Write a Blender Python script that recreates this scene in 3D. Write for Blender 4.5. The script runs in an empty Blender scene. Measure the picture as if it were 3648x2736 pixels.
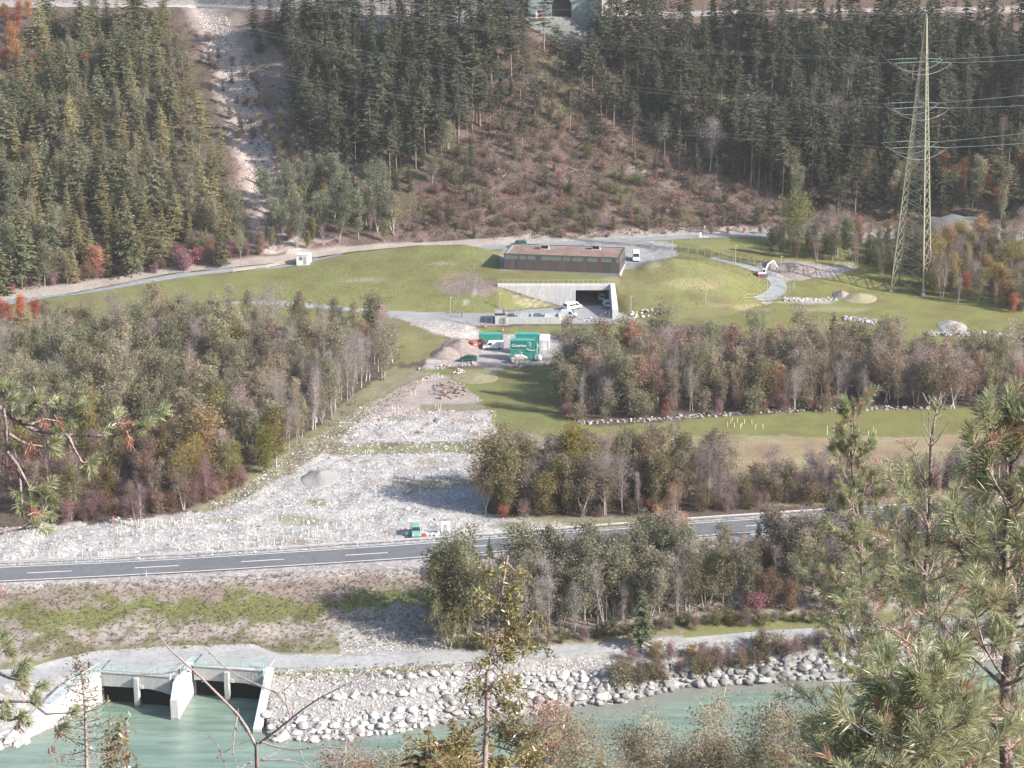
import bpy, bmesh, math, random
import numpy as np
from mathutils import Vector, Matrix
from mathutils.bvhtree import BVHTree

R = math.radians
UP = Vector((0, 0, 1))
SC = bpy.context.scene
COL = SC.collection
rnd = random.Random(7)
rng = np.random.default_rng(7)

# ---------------------------------------------------------------- camera, sky, sun, exposure
CAM_H, PITCH, FPX = 125.0, R(15.7), 6900.0
cam_d = bpy.data.cameras.new('camera')
cam = bpy.data.objects.new('camera', cam_d); COL.objects.link(cam)
cam.location = (0, 0, CAM_H); cam.rotation_euler = (math.pi/2 - PITCH, 0, 0)
cam_d.sensor_width = 36.0; cam_d.lens = 36.0*FPX/3648.0
cam_d.clip_start = 0.1; cam_d.clip_end = 5000
SC.camera = cam

SUN_EL, SUN_BACK = R(31), R(24)      # sun stands to the right, a little behind the camera
sun_from = Vector((math.cos(SUN_EL)*math.cos(SUN_BACK), -math.cos(SUN_EL)*math.sin(SUN_BACK), math.sin(SUN_EL)))
W = bpy.data.worlds.new('World'); SC.world = W; W.use_nodes = True
nt = W.node_tree; bg = nt.nodes['Background']
sky = nt.nodes.new('ShaderNodeTexSky'); sky.sky_type = 'NISHITA'; sky.sun_disc = False
sky.sun_elevation = SUN_EL; sky.sun_rotation = math.atan2(sun_from.x, sun_from.y)
sky.altitude = 900; sky.air_density = 1.0; sky.dust_density = 3.5; sky.ozone_density = 1.0
nt.links.new(sky.outputs[0], bg.inputs[0]); bg.inputs[1].default_value = 0.15
sl = bpy.data.lights.new('sun', 'SUN'); sl.energy = 5.0; sl.angle = R(0.53); sl.color = (1.0, 0.94, 0.87)
so = bpy.data.objects.new('sun', sl); COL.objects.link(so)
so.rotation_euler = (-sun_from).to_track_quat('-Z', 'Y').to_euler(); so.location = (200, -100, 300)
SC.view_settings.view_transform = 'Standard'; SC.view_settings.look = 'None'
SC.view_settings.exposure = 0.92; SC.view_settings.gamma = 1.0; SC.view_settings.use_curve_mapping = False
SC.render.engine = 'CYCLES'
cy = SC.cycles
cy.use_denoising = True; cy.max_bounces = 4; cy.diffuse_bounces = 2; cy.glossy_bounces = 1
cy.transmission_bounces = 3; cy.transparent_max_bounces = 6; cy.volume_bounces = 0
cy.use_adaptive_sampling = True; cy.adaptive_threshold = 0.03
cy.caustics_reflective = False; cy.caustics_refractive = False; cy.sample_clamp_indirect = 4

# ---------------------------------------------------------------- pixel -> world (photograph pixels, 3648 x 2736)
CP, SP = math.cos(PITCH), math.sin(PITCH)
def ray(u, v):
    a, b = (u-1824.0)/FPX, (1368.0-v)/FPX
    return Vector((a, CP + b*SP, -SP + b*CP))
def PZ(u, v, z):
    d = ray(u, v); return Vector((0, 0, CAM_H)) + d*((z-CAM_H)/d.z)
def PY(u, v, Y):
    d = ray(u, v); return Vector((0, 0, CAM_H)) + d*(Y/d.y)
def PD(u, v, dist):                      # at a distance along the optical axis
    return Vector((0, 0, CAM_H)) + ray(u, v)*dist
def UYZ(u, Y, z):                        # column u, forward distance Y, height z
    zc = Y*CP - (z-CAM_H)*SP
    return Vector(((u-1824.0)/FPX*zc, Y, z))
def proj(p):
    x, y, z = p[0], p[1], p[2]-CAM_H
    zc = y*CP - z*SP; yc = y*SP + z*CP
    return 1824+FPX*x/zc, 1368-FPX*yc/zc
def scale_at(p):                          # photograph pixels per metre
    return FPX/(p[1]*CP - (p[2]-CAM_H)*SP)

# ---------------------------------------------------------------- object helpers
def setp(o, label=None, cat=None, group=None, kind=None):
    if label: o['label'] = label
    if cat: o['category'] = cat
    if group: o['group'] = group
    if kind: o['kind'] = kind
    return o
def link(name, data, parent=None):
    o = bpy.data.objects.new(name, data); COL.objects.link(o)
    if parent is not None: o.parent = parent
    return o
def empty(name, loc=(0, 0, 0), rz=0.0, label=None, cat=None, group=None):
    o = link(name, None); o.location = loc; o.rotation_euler = (0, 0, rz); o.empty_display_size = 0.5
    return setp(o, label, cat, group)
def mesh_np(name, V, F, mats=None, mi=None, smooth=False):
    """F: (n,3) or (n,4) int array, or a list of such arrays"""
    V = np.asarray(V, np.float32).reshape(-1, 3)
    Fs = F if isinstance(F, list) else [F]
    Fs = [np.asarray(f, np.int32) for f in Fs if len(f)]
    me = bpy.data.meshes.new(name)
    me.vertices.add(len(V)); me.vertices.foreach_set('co', V.ravel())
    nl = sum(f.size for f in Fs); npol = sum(len(f) for f in Fs)
    me.loops.add(nl); me.polygons.add(npol)
    me.loops.foreach_set('vertex_index', np.concatenate([f.ravel() for f in Fs]))
    tot = np.concatenate([np.full(len(f), f.shape[1], np.int32) for f in Fs])
    me.polygons.foreach_set('loop_start', np.concatenate([[0], np.cumsum(tot)[:-1]]).astype(np.int32))
    if mi is not None: me.polygons.foreach_set('material_index', np.asarray(mi, np.int32))
    me.polygons.foreach_set('use_smooth', np.full(npol, bool(smooth)))
    for m in (mats or []): me.materials.append(m)
    me.update(calc_edges=True); return me

class MB:
    """collects simple solids, becomes one mesh"""
    def __init__(s): s.v = []; s.f = []
    def add(s, vs, fs):
        n = len(s.v); s.v += [tuple(p) for p in vs]; s.f += [tuple(i+n for i in f) for f in fs]; return s
    def box(s, x0, x1, y0, y1, z0, z1):
        v = [(x, y, z) for z in (z0, z1) for y in (y0, y1) for x in (x0, x1)]
        return s.add(v, [(0, 2, 3, 1), (4, 5, 7, 6), (0, 1, 5, 4), (2, 6, 7, 3), (0, 4, 6, 2), (1, 3, 7, 5)])
    def hexa(s, b, t):                     # two loops of n points, closed solid
        n = len(b)
        return s.add(list(b)+list(t), [tuple(reversed(range(n))), tuple(range(n, 2*n))] +
                     [(i, (i+1) % n, n+(i+1) % n, n+i) for i in range(n)])
    def prism(s, prof, axis, a, b):        # profile of 2-D points pushed along axis x or y or z
        def pt(p, k):
            return {'x': (k, p[0], p[1]), 'y': (p[0], k, p[1]), 'z': (p[0], p[1], k)}[axis]
        return s.hexa([pt(p, a) for p in prof], [pt(p, b) for p in prof])
    def tube(s, pts, rad, n=6, cap=True):
        pts = [Vector(p) for p in pts]
        rad = rad if hasattr(rad, '__len__') else [rad]*len(pts)
        base = len(s.v); prev = None
        for i, p in enumerate(pts):
            t = (pts[min(i+1, len(pts)-1)] - pts[max(i-1, 0)]).normalized()
            if prev is None:
                a = t.orthogonal().normalized()
            else:
                a = (prev - t*prev.dot(t)); a = a.normalized() if a.length > 1e-6 else t.orthogonal().normalized()
            prev = a; b = t.cross(a)
            for k in range(n):
                q = p + (a*math.cos(2*math.pi*k/n) + b*math.sin(2*math.pi*k/n))*rad[i]
                s.v.append(tuple(q))
        for i in range(len(pts)-1):
            for k in range(n):
                s.f.append((base+i*n+k, base+i*n+(k+1) % n, base+(i+1)*n+(k+1) % n, base+(i+1)*n+k))
        if cap:
            s.f.append(tuple(base+k for k in reversed(range(n)))); m = base+(len(pts)-1)*n
            s.f.append(tuple(m+k for k in range(n)))
        return s
    def cyl(s, c, axis, r, h, n=14, r2=None):
        c = Vector(c); d = {'x': Vector((1, 0, 0)), 'y': Vector((0, 1, 0)), 'z': Vector((0, 0, 1))}[axis]
        return s.tube([c-d*h/2, c+d*h/2], [r, r if r2 is None else r2], n)
    def mesh(s, name, mat, smooth=False):
        me = bpy.data.meshes.new(name); me.from_pydata(s.v, [], s.f)
        if mat: me.materials.append(mat)
        if smooth: me.polygons.foreach_set('use_smooth', [True]*len(me.polygons))
        me.update(); return me
    def build(s, name, mat, parent=None, smooth=False, bevel=0.0):
        me = s.mesh(name, mat, smooth)
        bm = bmesh.new(); bm.from_mesh(me); bmesh.ops.recalc_face_normals(bm, faces=bm.faces)
        if bevel:
            bmesh.ops.bevel(bm, geom=[e for e in bm.edges if e.is_manifold and e.calc_face_angle(0) > 0.5], offset=bevel, segments=1, affect='EDGES', clamp_overlap=True)
        bm.to_mesh(me); bm.free(); me.update()
        return link(name, me, parent)

# ---------------------------------------------------------------- materials
MATS = {}
def mat(name, col, rough=0.8, metal=0.0, spec=0.3, noise=0.0, nscale=3.0, bump=0.0, bscale=20.0, objcol=False, streak=0.0, noise2=0.0, n2scale=0.4, wet=None):
    if name in MATS: return MATS[name]
    m = bpy.data.materials.new(name); m.use_nodes = True; t = m.node_tree
    b = t.nodes['Principled BSDF']; b.inputs['Roughness'].default_value = rough; b.inputs['Metallic'].default_value = metal
    b.inputs['Specular IOR Level'].default_value = spec
    b.inputs['Base Color'].default_value = (*col, 1)
    src = None
    if objcol:
        oi = t.nodes.new('ShaderNodeObjectInfo'); src = oi.outputs['Color']
    tc = t.nodes.new('ShaderNodeTexCoord')
    def modulate(src, fac_out, lo, hi):
        mr = t.nodes.new('ShaderNodeMapRange'); mr.inputs['To Min'].default_value = lo; mr.inputs['To Max'].default_value = hi
        mr.inputs['From Min'].default_value = 0.3; mr.inputs['From Max'].default_value = 0.7
        t.links.new(fac_out, mr.inputs[0])
        vm = t.nodes.new('ShaderNodeVectorMath'); vm.operation = 'SCALE'
        if src is None: vm.inputs[0].default_value = col
        else: t.links.new(src, vm.inputs[0])
        t.links.new(mr.outputs[0], vm.inputs['Scale']); return vm.outputs[0]
    def nz(scale, detail=4, vec=None):
        n = t.nodes.new('ShaderNodeTexNoise'); n.inputs['Scale'].default_value = scale; n.inputs['Detail'].default_value = detail
        t.links.new(vec or tc.outputs['Object'], n.inputs['Vector']); return n.outputs[0]
    if wet is not None:
        ge = t.nodes.new('ShaderNodeNewGeometry'); sp_ = t.nodes.new('ShaderNodeSeparateXYZ'); t.links.new(ge.outputs['Position'], sp_.inputs[0])
        mw = t.nodes.new('ShaderNodeMapRange'); mw.inputs['From Min'].default_value = wet; mw.inputs['From Max'].default_value = wet+.55; mw.inputs['To Min'].default_value = .3; mw.inputs['To Max'].default_value = .7; t.links.new(sp_.outputs['Z'], mw.inputs[0])
        src = modulate(src, mw.outputs[0], .42, 1.0)
    if noise: src = modulate(src, nz(nscale), 1-noise, 1+noise)
    if noise2: src = modulate(src, nz(n2scale, 3), 1-noise2, 1+noise2)
    if streak:
        mp = t.nodes.new('ShaderNodeMapping'); mp.inputs['Scale'].default_value = (3, 3, 0.25)
        t.links.new(tc.outputs['Object'], mp.inputs[0]); src = modulate(src, nz(1.6, 4, mp.outputs[0]), 1-streak, 1+streak*0.5)
    if src is not None: t.links.new(src, b.inputs['Base Color'])
    if bump:
        bp = t.nodes.new('ShaderNodeBump'); bp.inputs['Strength'].default_value = bump; bp.inputs['Distance'].default_value = 0.05
        t.links.new(nz(bscale, 5), bp.inputs['Height']); t.links.new(bp.outputs[0], b.inputs['Normal'])
    MATS[name] = m; return m

def foliage_mat(name, trans=0.35, var=0.35, vscale=1.2, gloss=0.0):
    """leaf colour comes from the object's own colour"""
    if name in MATS: return MATS[name]
    m = bpy.data.materials.new(name); m.use_nodes = True; t = m.node_tree
    for n in list(t.nodes): t.nodes.remove(n)
    out = t.nodes.new('ShaderNodeOutputMaterial'); oi = t.nodes.new('ShaderNodeObjectInfo')
    tc = t.nodes.new('ShaderNodeTexCoord'); n = t.nodes.new('ShaderNodeTexNoise')
    n.inputs['Scale'].default_value = vscale; n.inputs['Detail'].default_value = 3
    t.links.new(tc.outputs['Object'], n.inputs['Vector'])
    mr = t.nodes.new('ShaderNodeMapRange'); mr.inputs['From Min'].default_value = .3; mr.inputs['From Max'].default_value = .7
    mr.inputs['To Min'].default_value = 1-var; mr.inputs['To Max'].default_value = 1+var
    t.links.new(n.outputs[0], mr.inputs[0])
    n2 = t.nodes.new('ShaderNodeTexNoise'); n2.inputs['Scale'].default_value = vscale*0.45; n2.inputs['Detail'].default_value = 2
    t.links.new(tc.outputs['Object'], n2.inputs['Vector'])
    hs = t.nodes.new('ShaderNodeHueSaturation')
    mh = t.nodes.new('ShaderNodeMapRange'); mh.inputs['From Min'].default_value = .3; mh.inputs['From Max'].default_value = .7
    mh.inputs['To Min'].default_value = .47; mh.inputs['To Max'].default_value = .53
    t.links.new(n2.outputs[0], mh.inputs[0]); t.links.new(mh.outputs[0], hs.inputs['Hue'])
    t.links.new(mr.outputs[0], hs.inputs['Value']); t.links.new(oi.outputs['Color'], hs.inputs['Color'])
    d = t.nodes.new('ShaderNodeBsdfDiffuse'); tr = t.nodes.new('ShaderNodeBsdfTranslucent'); mx = t.nodes.new('ShaderNodeMixShader')
    mx.inputs[0].default_value = trans
    for b in (d, tr): t.links.new(hs.outputs[0], b.inputs['Color'])
    t.links.new(d.outputs[0], mx.inputs[1]); t.links.new(tr.outputs[0], mx.inputs[2])
    last = mx.outputs[0]
    if gloss:
        g = t.nodes.new('ShaderNodeBsdfGlossy'); g.inputs['Roughness'].default_value = .35
        g.inputs['Color'].default_value = (.9, .95, .9, 1)
        m2 = t.nodes.new('ShaderNodeMixShader'); m2.inputs[0].default_value = gloss
        t.links.new(last, m2.inputs[1]); t.links.new(g.outputs[0], m2.inputs[2]); last = m2.outputs[0]
    t.links.new(last, out.inputs['Surface'])
    MATS[name] = m; return m

def jit(c, a=.16):
    k = 1+rnd.uniform(-a, a); return tuple(max(.004, x*k*(1+rnd.uniform(-a*.18, a*.18))) for x in c)+(1.0,)
def rand_dirs(r, n):
    d = r.normal(size=(n, 3)); return d/np.linalg.norm(d, axis=1, keepdims=True)
def fbm(x, y, scale, seed=0, octs=4):
    """cheap value noise on numpy arrays, about -1..1"""
    out = np.zeros_like(x, dtype=float); amp = 1.0; tot = 0
    for o in range(octs):
        s = scale/(2**o); X = x/s + 17.3*o + seed*7.1; Y = y/s - 9.7*o + seed*3.3
        xi = np.floor(X); yi = np.floor(Y); fx = X-xi; fy = Y-yi
        fx = fx*fx*(3-2*fx); fy = fy*fy*(3-2*fy)
        h = lambda a, b: np.modf(np.abs(np.sin(a*127.1+b*311.7+o*13.7+seed*1.7)*43758.5453))[0]
        n = (h(xi, yi)*(1-fx)+h(xi+1, yi)*fx)*(1-fy)+(h(xi, yi+1)*(1-fx)+h(xi+1, yi+1)*fx)*fy
        out += (n*2-1)*amp; tot += amp; amp *= 0.5
    return out/tot
def in_poly(px, py, poly):
    inside = np.zeros(px.shape, bool); n = len(poly)
    for i in range(n):
        x0, y0 = poly[i]; x1, y1 = poly[(i+1) % n]
        c = ((y0 > py) != (y1 > py)) & (px < (x1-x0)*(py-y0)/((y1-y0) or 1e-9)+x0)
        inside ^= c
    return inside
# ================================================================ terrain
UC = np.concatenate([np.arange(-1400, -60, 60), np.arange(-60, 3720, 11), np.arange(3720, 5060, 60)]).astype(float)
WATER_Z = -10.5
def line_v(k):                             # knots (u, v, z): where the line is seen, and its height
    k = np.array(k, float); v = np.interp(UC, k[:, 0], k[:, 1]); z = np.interp(UC, k[:, 0], k[:, 2])
    return np.array([PZ(u, a, b) for u, a, b in zip(UC, v, z)])
def line_y(k):                             # knots (u, Y, z)
    k = np.array(k, float); Y = np.interp(UC, k[:, 0], k[:, 1]); z = np.interp(UC, k[:, 0], k[:, 2])
    return np.array([UYZ(u, a, b) for u, a, b in zip(UC, Y, z)])
def zed(k, z): return [(a, b, z) for a, b in k]
def off(L, dy, dz):
    M = L.copy(); s = (M[:, 1]+dy)/M[:, 1]; M[:, 0] *= s; M[:, 1] += dy; M[:, 2] += dz; return M

WL = [(-1400, 2790), (-300, 2700), (0, 2672), (60, 2655), (338, 2523), (344, 2340), (938, 2340), (944, 2480), (946, 2612), (960, 2642), (1216, 2636), (1400, 2612),
      (1640, 2566), (1760, 2558), (1900, 2544), (2050, 2513), (2230, 2500), (2432, 2450), (2900, 2425), (3240, 2388), (3648, 2340), (5060, 2200)]
PN = [(-1400, 2560), (-200, 2470), (100, 2440), (343, 2396), (345, 2385), (620, 2385), (700, 2375), (940, 2380), (960, 2392), (1216, 2378), (1500, 2366), (1730, 2352), (1950, 2338), (2432, 2296), (2700, 2274),
      (3050, 2250), (3648, 2216), (5060, 2130)]
PF = [(-1400, 2500), (-200, 2420), (110, 2392), (250, 2356), (350, 2336), (700, 2316), (900, 2309), (1000, 2333), (1216, 2338), (1500, 2324), (1730, 2317), (2100, 2297),
      (2432, 2270), (2700, 2246), (3050, 2224), (3648, 2190), (5060, 2105)]
SH = [(-1400, 2160), (0, 2094), (600, 2072), (1216, 2042), (1500, 2024), (2000, 1985), (2500, 1942), (3000, 1904), (3648, 1860), (5060, 1770)]
RN = [(-1400, 2148), (-900, 2120), (0, 2070), (400, 2050.6), (700, 2034.6), (1380, 1992.6), (1560, 1980), (2000, 1947), (2500, 1908), (3000, 1872), (3648, 1830), (5060, 1745)]
RF = [(-1400, 2096), (-900, 2068), (0, 2021), (400, 2004), (700, 1988), (1380, 1945), (1560, 1932), (2000, 1899), (2500, 1862), (3000, 1828), (3648, 1789), (5060, 1708)]
L = []
wl = line_v(zed(WL, WATER_Z))
culv = (UC > 342) & (UC < 938)
L.append((off(wl, -3, -2.2), 1)); L.append((wl, 3))
PNz = [(a, b, -5.5 if a < 1000 else -6.2) for a, b in PN]; PFz = [(a, b, -5.3 if a < 1000 else -6.0) for a, b in PF]
pn = line_v(PNz); L.append((pn, 26))
L.append((line_v(PFz), 8))
L.append((line_v(zed(SH, -0.45)), 34))
L.append((off(line_v(zed(RN, 0)), -0.5, -0.12), 4))
L.append((off(line_v(zed(RF, 0)), 0.6, -0.12), 8))
L.append((off(line_v(zed(RF, 0)), 2.2, 0.0), 3))
L.append((line_v([(-1400, 1800, .3), (5060, 1560, .3)]), 30))
L.append((line_v([(-1400, 1560, .5), (5060, 1420, .5)]), 34))
L.append((line_v([(-1400, 1400, .6), (1400, 1345, .6), (2050, 1340, .4), (5060, 1290, .8)]), 24))
L.append((line_v([(-1400, 1300, 1.2), (1300, 1235, 1.3), (1500, 1228, .9), (1700, 1203, .8), (1960, 1205, .8), (2030, 1235, 1.6), (2100, 1225, 2.2), (5060, 1240, 2.4)]), 16))
L.append((line_v([(-1400, 1260, 1.8), (1200, 1180, 2.2), (1500, 1170, 2.6), (1640, 1162, 3.0), (2060, 1162, 3.0), (2300, 1160, 3.4), (3000, 1150, 4.0), (3648, 1170, 3.6), (5060, 1200, 3)]), 12))
L.append((line_v([(-1400, 1215, 2.5), (0, 1132, 3.5), (600, 1112, 4), (1000, 1106, 4), (1500, 1116, 3.6), (1780, 1112, 3.8), (1985, 1091, 4), (2180, 1092, 4), (2230, 1122, 3.6), (2400, 1140, 3.6),
      (2600, 1122, 4), (2720, 1082, 4.5), (2800, 1070, 5), (3000, 1062, 5.5), (3150, 1044, 6), (3330, 1050, 5.5), (3648, 1120, 4.4), (5060, 1150, 4)]), 12))
L.append((line_y([(-1400, 470, 2.6), (0, 501, 3.6), (600, 506, 4.6), (1000, 509, 5.5), (1500, 508, 6), (1650, 508.4, 7.6), (1775, 508.6, 9.3), (1990, 508.6, 4.05), (2178, 508.6, 4.05), (2190, 508.6, 8.6), (2300, 508.6, 8.4),
      (2500, 508.6, 8), (2640, 508.6, 6.4), (2720, 509, 5.2), (2800, 510, 5.5), (3150, 521, 6.2), (3330, 518, 6), (3648, 505, 5), (5060, 500, 4.6)]), 12))
L.append((line_y([(-1400, 470.5, 2.6), (0, 501.5, 3.6), (600, 506.5, 4.7), (1000, 509.5, 5.6), (1500, 508.6, 6.2), (1650, 509.2, 7.8), (1775, 509.3, 9.7), (2190, 509.3, 9.7), (2300, 509.3, 9.0),
      (2500, 509.3, 8.4), (2640, 509.3, 6.6), (2720, 509.6, 5.2), (2800, 510.6, 5.5), (3150, 521.6, 6.2), (3330, 518.6, 6), (3648, 505.6, 5), (5060, 500.6, 4.6)]), 2))
L.append((line_y([(-1400, 473, 2.7), (0, 503.5, 3.8), (600, 518, 6.6), (1000, 522, 7.8), (1400, 522, 9.6), (1550, 522, 10.6), (1720, 520, 10.9), (1790, 519.5, 11.1), (2215, 519.5, 11.1), (2262, 520.5, 11.6), (2320, 521, 13.4), (2400, 522, 14.2), (2480, 521.5, 13.4),
      (2560, 521, 11.8), (2640, 520, 9.6), (2710, 518, 7.2), (2800, 520, 6.6), (3000, 522, 7), (3150, 530, 7.2), (3648, 525, 7), (5060, 520, 7)]), 10))
L.append((line_y([(-1400, 476, 2.8), (0, 506, 3.95), (600, 530, 8.1), (1000, 538, 9.6), (1250, 541, 12.0), (1480, 541, 13.9), (1650, 541, 14.2), (1740, 541, 12.8), (1800, 537, 11.2), (2235, 537, 11.2), (2330, 537, 10.6),
      (2420, 537, 11.2), (2520, 538, 10.8), (2600, 540, 9.8), (2800, 541, 9.2), (3000, 535, 8.5), (3150, 545, 8.5), (3648, 540, 8.5), (5060, 530, 8)]), 14))
URN = [(-1400, 1155, 3), (-300, 1118, 3.6), (0, 1090, 4), (300, 1057, 5), (700, 988, 7.5), (1000, 957, 9), (1200, 929, 10), (1400, 912, 10.6), (1700, 894, 11), (1900, 882, 11.3), (2100, 872, 11.5), (2300, 860, 11.8), (2500, 849, 12),
       (2800, 845, 12), (3100, 851, 12), (3648, 857, 12), (5060, 868, 12)]
ur = line_v(URN); L.append((ur, 10))
urf = off(ur, 6.0, 0.15); L.append((urf, 4))
hf = off(urf, 4.5, 1.2); L.append((hf, 4))
top = line_v([(-1400, -10, 69), (0, 24, 68), (700, 30, 68), (1000, 45, 68), (1400, 60, 67.5), (1900, 66, 67.5), (2200, 62, 67), (3648, 40, 67), (5060, 20, 67)])
def mid(a, b, f, dz): M = a*(1-f)+b*f; M[:, 2] += dz; return M
L.append((mid(hf, top, .25, -1.5), 26)); L.append((mid(hf, top, .55, -2.5), 32)); L.append((mid(hf, top, .8, -1.2), 28)); L.append((top, 22))
L.append((off(top, 10, .1), 4)); L.append((off(top, 12, 7.5), 6)); L.append((off(top, 60, 42), 12)); L.append((off(top, 115, 70), 4))
rows = [L[0][0]]
tag = [0]
for i in range(1, len(L)):
    a, b = L[i-1][0], L[i][0]; n = L[i][1]
    for k in range(1, n+1):
        rows.append(a*(1-k/n)+b*(k/n)); tag.append(i)
G = np.stack(rows); NR, NC = G.shape[:2]; tag = np.array(tag)
X, Y, Z = G[..., 0].copy(), G[..., 1].copy(), G[..., 2].copy()
# uneven ground
def px(X, Y, Z):
    z = Z-CAM_H; zc = Y*CP-z*SP; yc = Y*SP+z*CP
    return 1824+FPX*X/zc, 1368-FPX*yc/zc
GU, GV = px(X, Y, Z)
I_ROAD, I_FOOT, I_UR = 5, 12, 18
rowi = tag[:, None]*np.ones((1, NC))
bank = (rowi == 2); embank = (rowi == 4); valley = (rowi >= 7) & (rowi <= 12); mound = (rowi >= 13) & (rowi <= 17); hill = (rowi >= 21) & (rowi <= 24)
amp = np.zeros_like(Z)
amp[bank] = .28; amp[embank] = .22; amp[valley] = .16; amp[mound] = .10; amp[hill] = 1.0
Z += amp*fbm(X, Y, 7.0, 3, 4)
hillw = np.clip((rowi-20.0)/2, 0, 1)*np.clip((25-rowi)/1.5, 0, 1)
Z += hillw*(2.6*fbm(X, Y, 38, 5, 3))
# the scree gully is scooped a little
gul = np.interp(GV, [0, 60, 300, 620, 900], [720, 740, 830, 930, 990])
Z -= hillw*2.0*np.exp(-((GU-gul)/60.0)**2)
# gravel field: shallow ridges and hollows
gf = in_poly(GU, GV, [(0, 2000), (0, 1880), (700, 1820), (1000, 1640), (1300, 1440), (1760, 1460), (1760, 1700), (1720, 1830), (2050, 1880), (1400, 1935)])
Z += np.where(gf & (rowi >= 8), .60*fbm(X, Y, 4.0, 8, 4), 0)
# bank by the yard: cut slope behind the containers, right of the tracks
Z += np.where((rowi >= 9) & (rowi <= 12), 1.6*np.exp(-(((GU-2060)/70.0)**2+((GV-1285)/55.0)**2)), 0)
G = np.stack([X, Y, Z], -1)

# ---------------------------------------------------------------- ground cover (colours of soil, grass, gravel; shade below the hill portal painted in)
du = 16*fbm(X, Y, 9, 11, 4)+7*fbm(X, Y, 2.2, 12, 2); dv = 10*fbm(X, Y, 9, 21, 4)+5*fbm(X, Y, 2.2, 22, 2)
PU, PV = GU+du, GV+dv
C = np.zeros(X.shape+(3,)); K = np.zeros(X.shape+(3,))       # K: grass, gravel, litter
def paint(mask, col, k, a=1.0):
    m = (mask*a)[..., None] if mask.dtype != bool else (mask.astype(float)*a)[..., None]
    C[:] = C*(1-m)+np.array(col)*m; K[:] = K*(1-m)+np.array(k)*m
def poly(p, col, k, a=1.0, raw=False, rows_=None):
    m = in_poly(GU if raw else PU, GV if raw else PV, p)
    if rows_: m &= (rowi >= rows_[0]) & (rowi <= rows_[1])
    paint(m, col, k, a)
GRASS, GRAV, LIT = (1, 0, 0), (0, 1, 0), (0, 0, 1)
c_grass = (.148, .152, .058); c_dry = (.20, .175, .085); c_grav = (.415, .40, .385); c_soil = (.33, .275, .245); c_lit = (.100, .075, .062)
c_path = (.36, .36, .355); c_moss = (.10, .105, .045)
paint(np.ones_like(X), c_lit, LIT)
paint(rowi <= 2, (.34, .325, .305), GRAV)
paint((rowi == 1), (.20, .20, .18), GRAV)
paint(rowi == 3, c_path, GRAV, 1)
# embankment below the highway: pinkish dry band, green belt, bare soil with green
n1 = fbm(X, Y, 6, 31, 4); n2 = fbm(X, Y, 2.0, 32, 3)
t = np.zeros_like(X)
for r in np.where(tag == 4)[0]:
    t[r] = (r-np.where(tag == 4)[0][0])/33.0
em = rowi == 4
sm = lambda x, lo, hi: np.clip((x-lo)/(hi-lo), 0, 1)
paint(em, (.315, .270, .240), (.1, .7, .2))
gb = sm(t+n1*.38+n2*.12, .36, .50)*(1-sm(t+n1*.3+n2*.12, .70, .84)); paint(gb*em, (.140, .146, .056), (.9, 0, .1), 1.0)
paint(sm(t+n1*.3+n2*.1, .70, .80)*em, (.225, .180, .150), (.2, .2, .6), .9)
paint(sm(t+n1*.12, .90, .95)*em, (.36, .325, .305), (0, 1, 0))
paint(em*sm(.5-t, 0, .08)*sm(n2+.5*n1, .04, .20), (.125, .125, .058), (.8, 0, .2), .85)
paint(em*sm(.14-t, 0, .08), (.14, .135, .062), (.9, 0, .1), .7)
poly([(1216, 2390), (1180, 2230), (1400, 2200), (1600, 2300), (1500, 2350)], (.36, .345, .33), GRAV, .8, rows_=(4, 4))
poly([(2432, 2280), (2450, 2215), (2700, 2190), (3200, 2185), (3200, 2230), (2700, 2255)], c_grass, GRASS, .9, rows_=(3, 4))
poly([(900, 2405), (1216, 2385), (1620, 2366), (1620, 2385), (1216, 2400), (900, 2425)], (.13, .135, .06), GRASS, .85, rows_=(2, 2))
paint(rowi == 5, (.37, .335, .32), GRAV); paint(rowi == 6, (.30, .29, .28), GRAV); paint(rowi == 7, (.36, .345, .33), GRAV)
# valley
poly([(-1400, 2100), (-1400, 1960), (0, 1885), (380, 1858), (700, 1825), (860, 1735), (1000, 1635), (1180, 1545), (1280, 1440), (1480, 1330), (1780, 1330), (1800, 1700), (1720, 1835), (1900, 1850), (2100, 1880), (2300, 1880), (2300, 1910), (1560, 1945)],
     c_grav, GRAV, rows_=(7, 12))
poly([(1780, 1840), (2300, 1840), (2300, 1885), (2050, 1880)], (.22, .21, .13), (.6, .4, 0), .8, rows_=(7, 12))
m_edge = in_poly(PU, PV, [(640, 1830), (800, 1735), (930, 1635), (1110, 1530), (1240, 1420), (1400, 1310), (1560, 1320), (1360, 1440), (1230, 1540), (1120, 1640), (960, 1720), (840, 1800)]) & (rowi >= 8) & (rowi <= 12)
paint(m_edge, (.20, .19, .11), (.6, .3, .1), .9)
poly([(1120, 1572), (1760, 1568), (1760, 1614), (1120, 1618)], (.165, .158, .085), (.8, .2, 0), .95, rows_=(8, 12))
poly([(1300, 1490), (1330, 1430), (1500, 1345), (1640, 1350), (1690, 1410), (1740, 1480), (1600, 1490), (1560, 1478), (1480, 1480), (1400, 1470)], c_soil, (0, .6, .2), .9, rows_=(8, 12))
poly([(1490, 1440), (1720, 1430), (1760, 1470), (1500, 1462)], (.16, .155, .085), (.7, .2, .1), .8, rows_=(8, 12))
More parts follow.
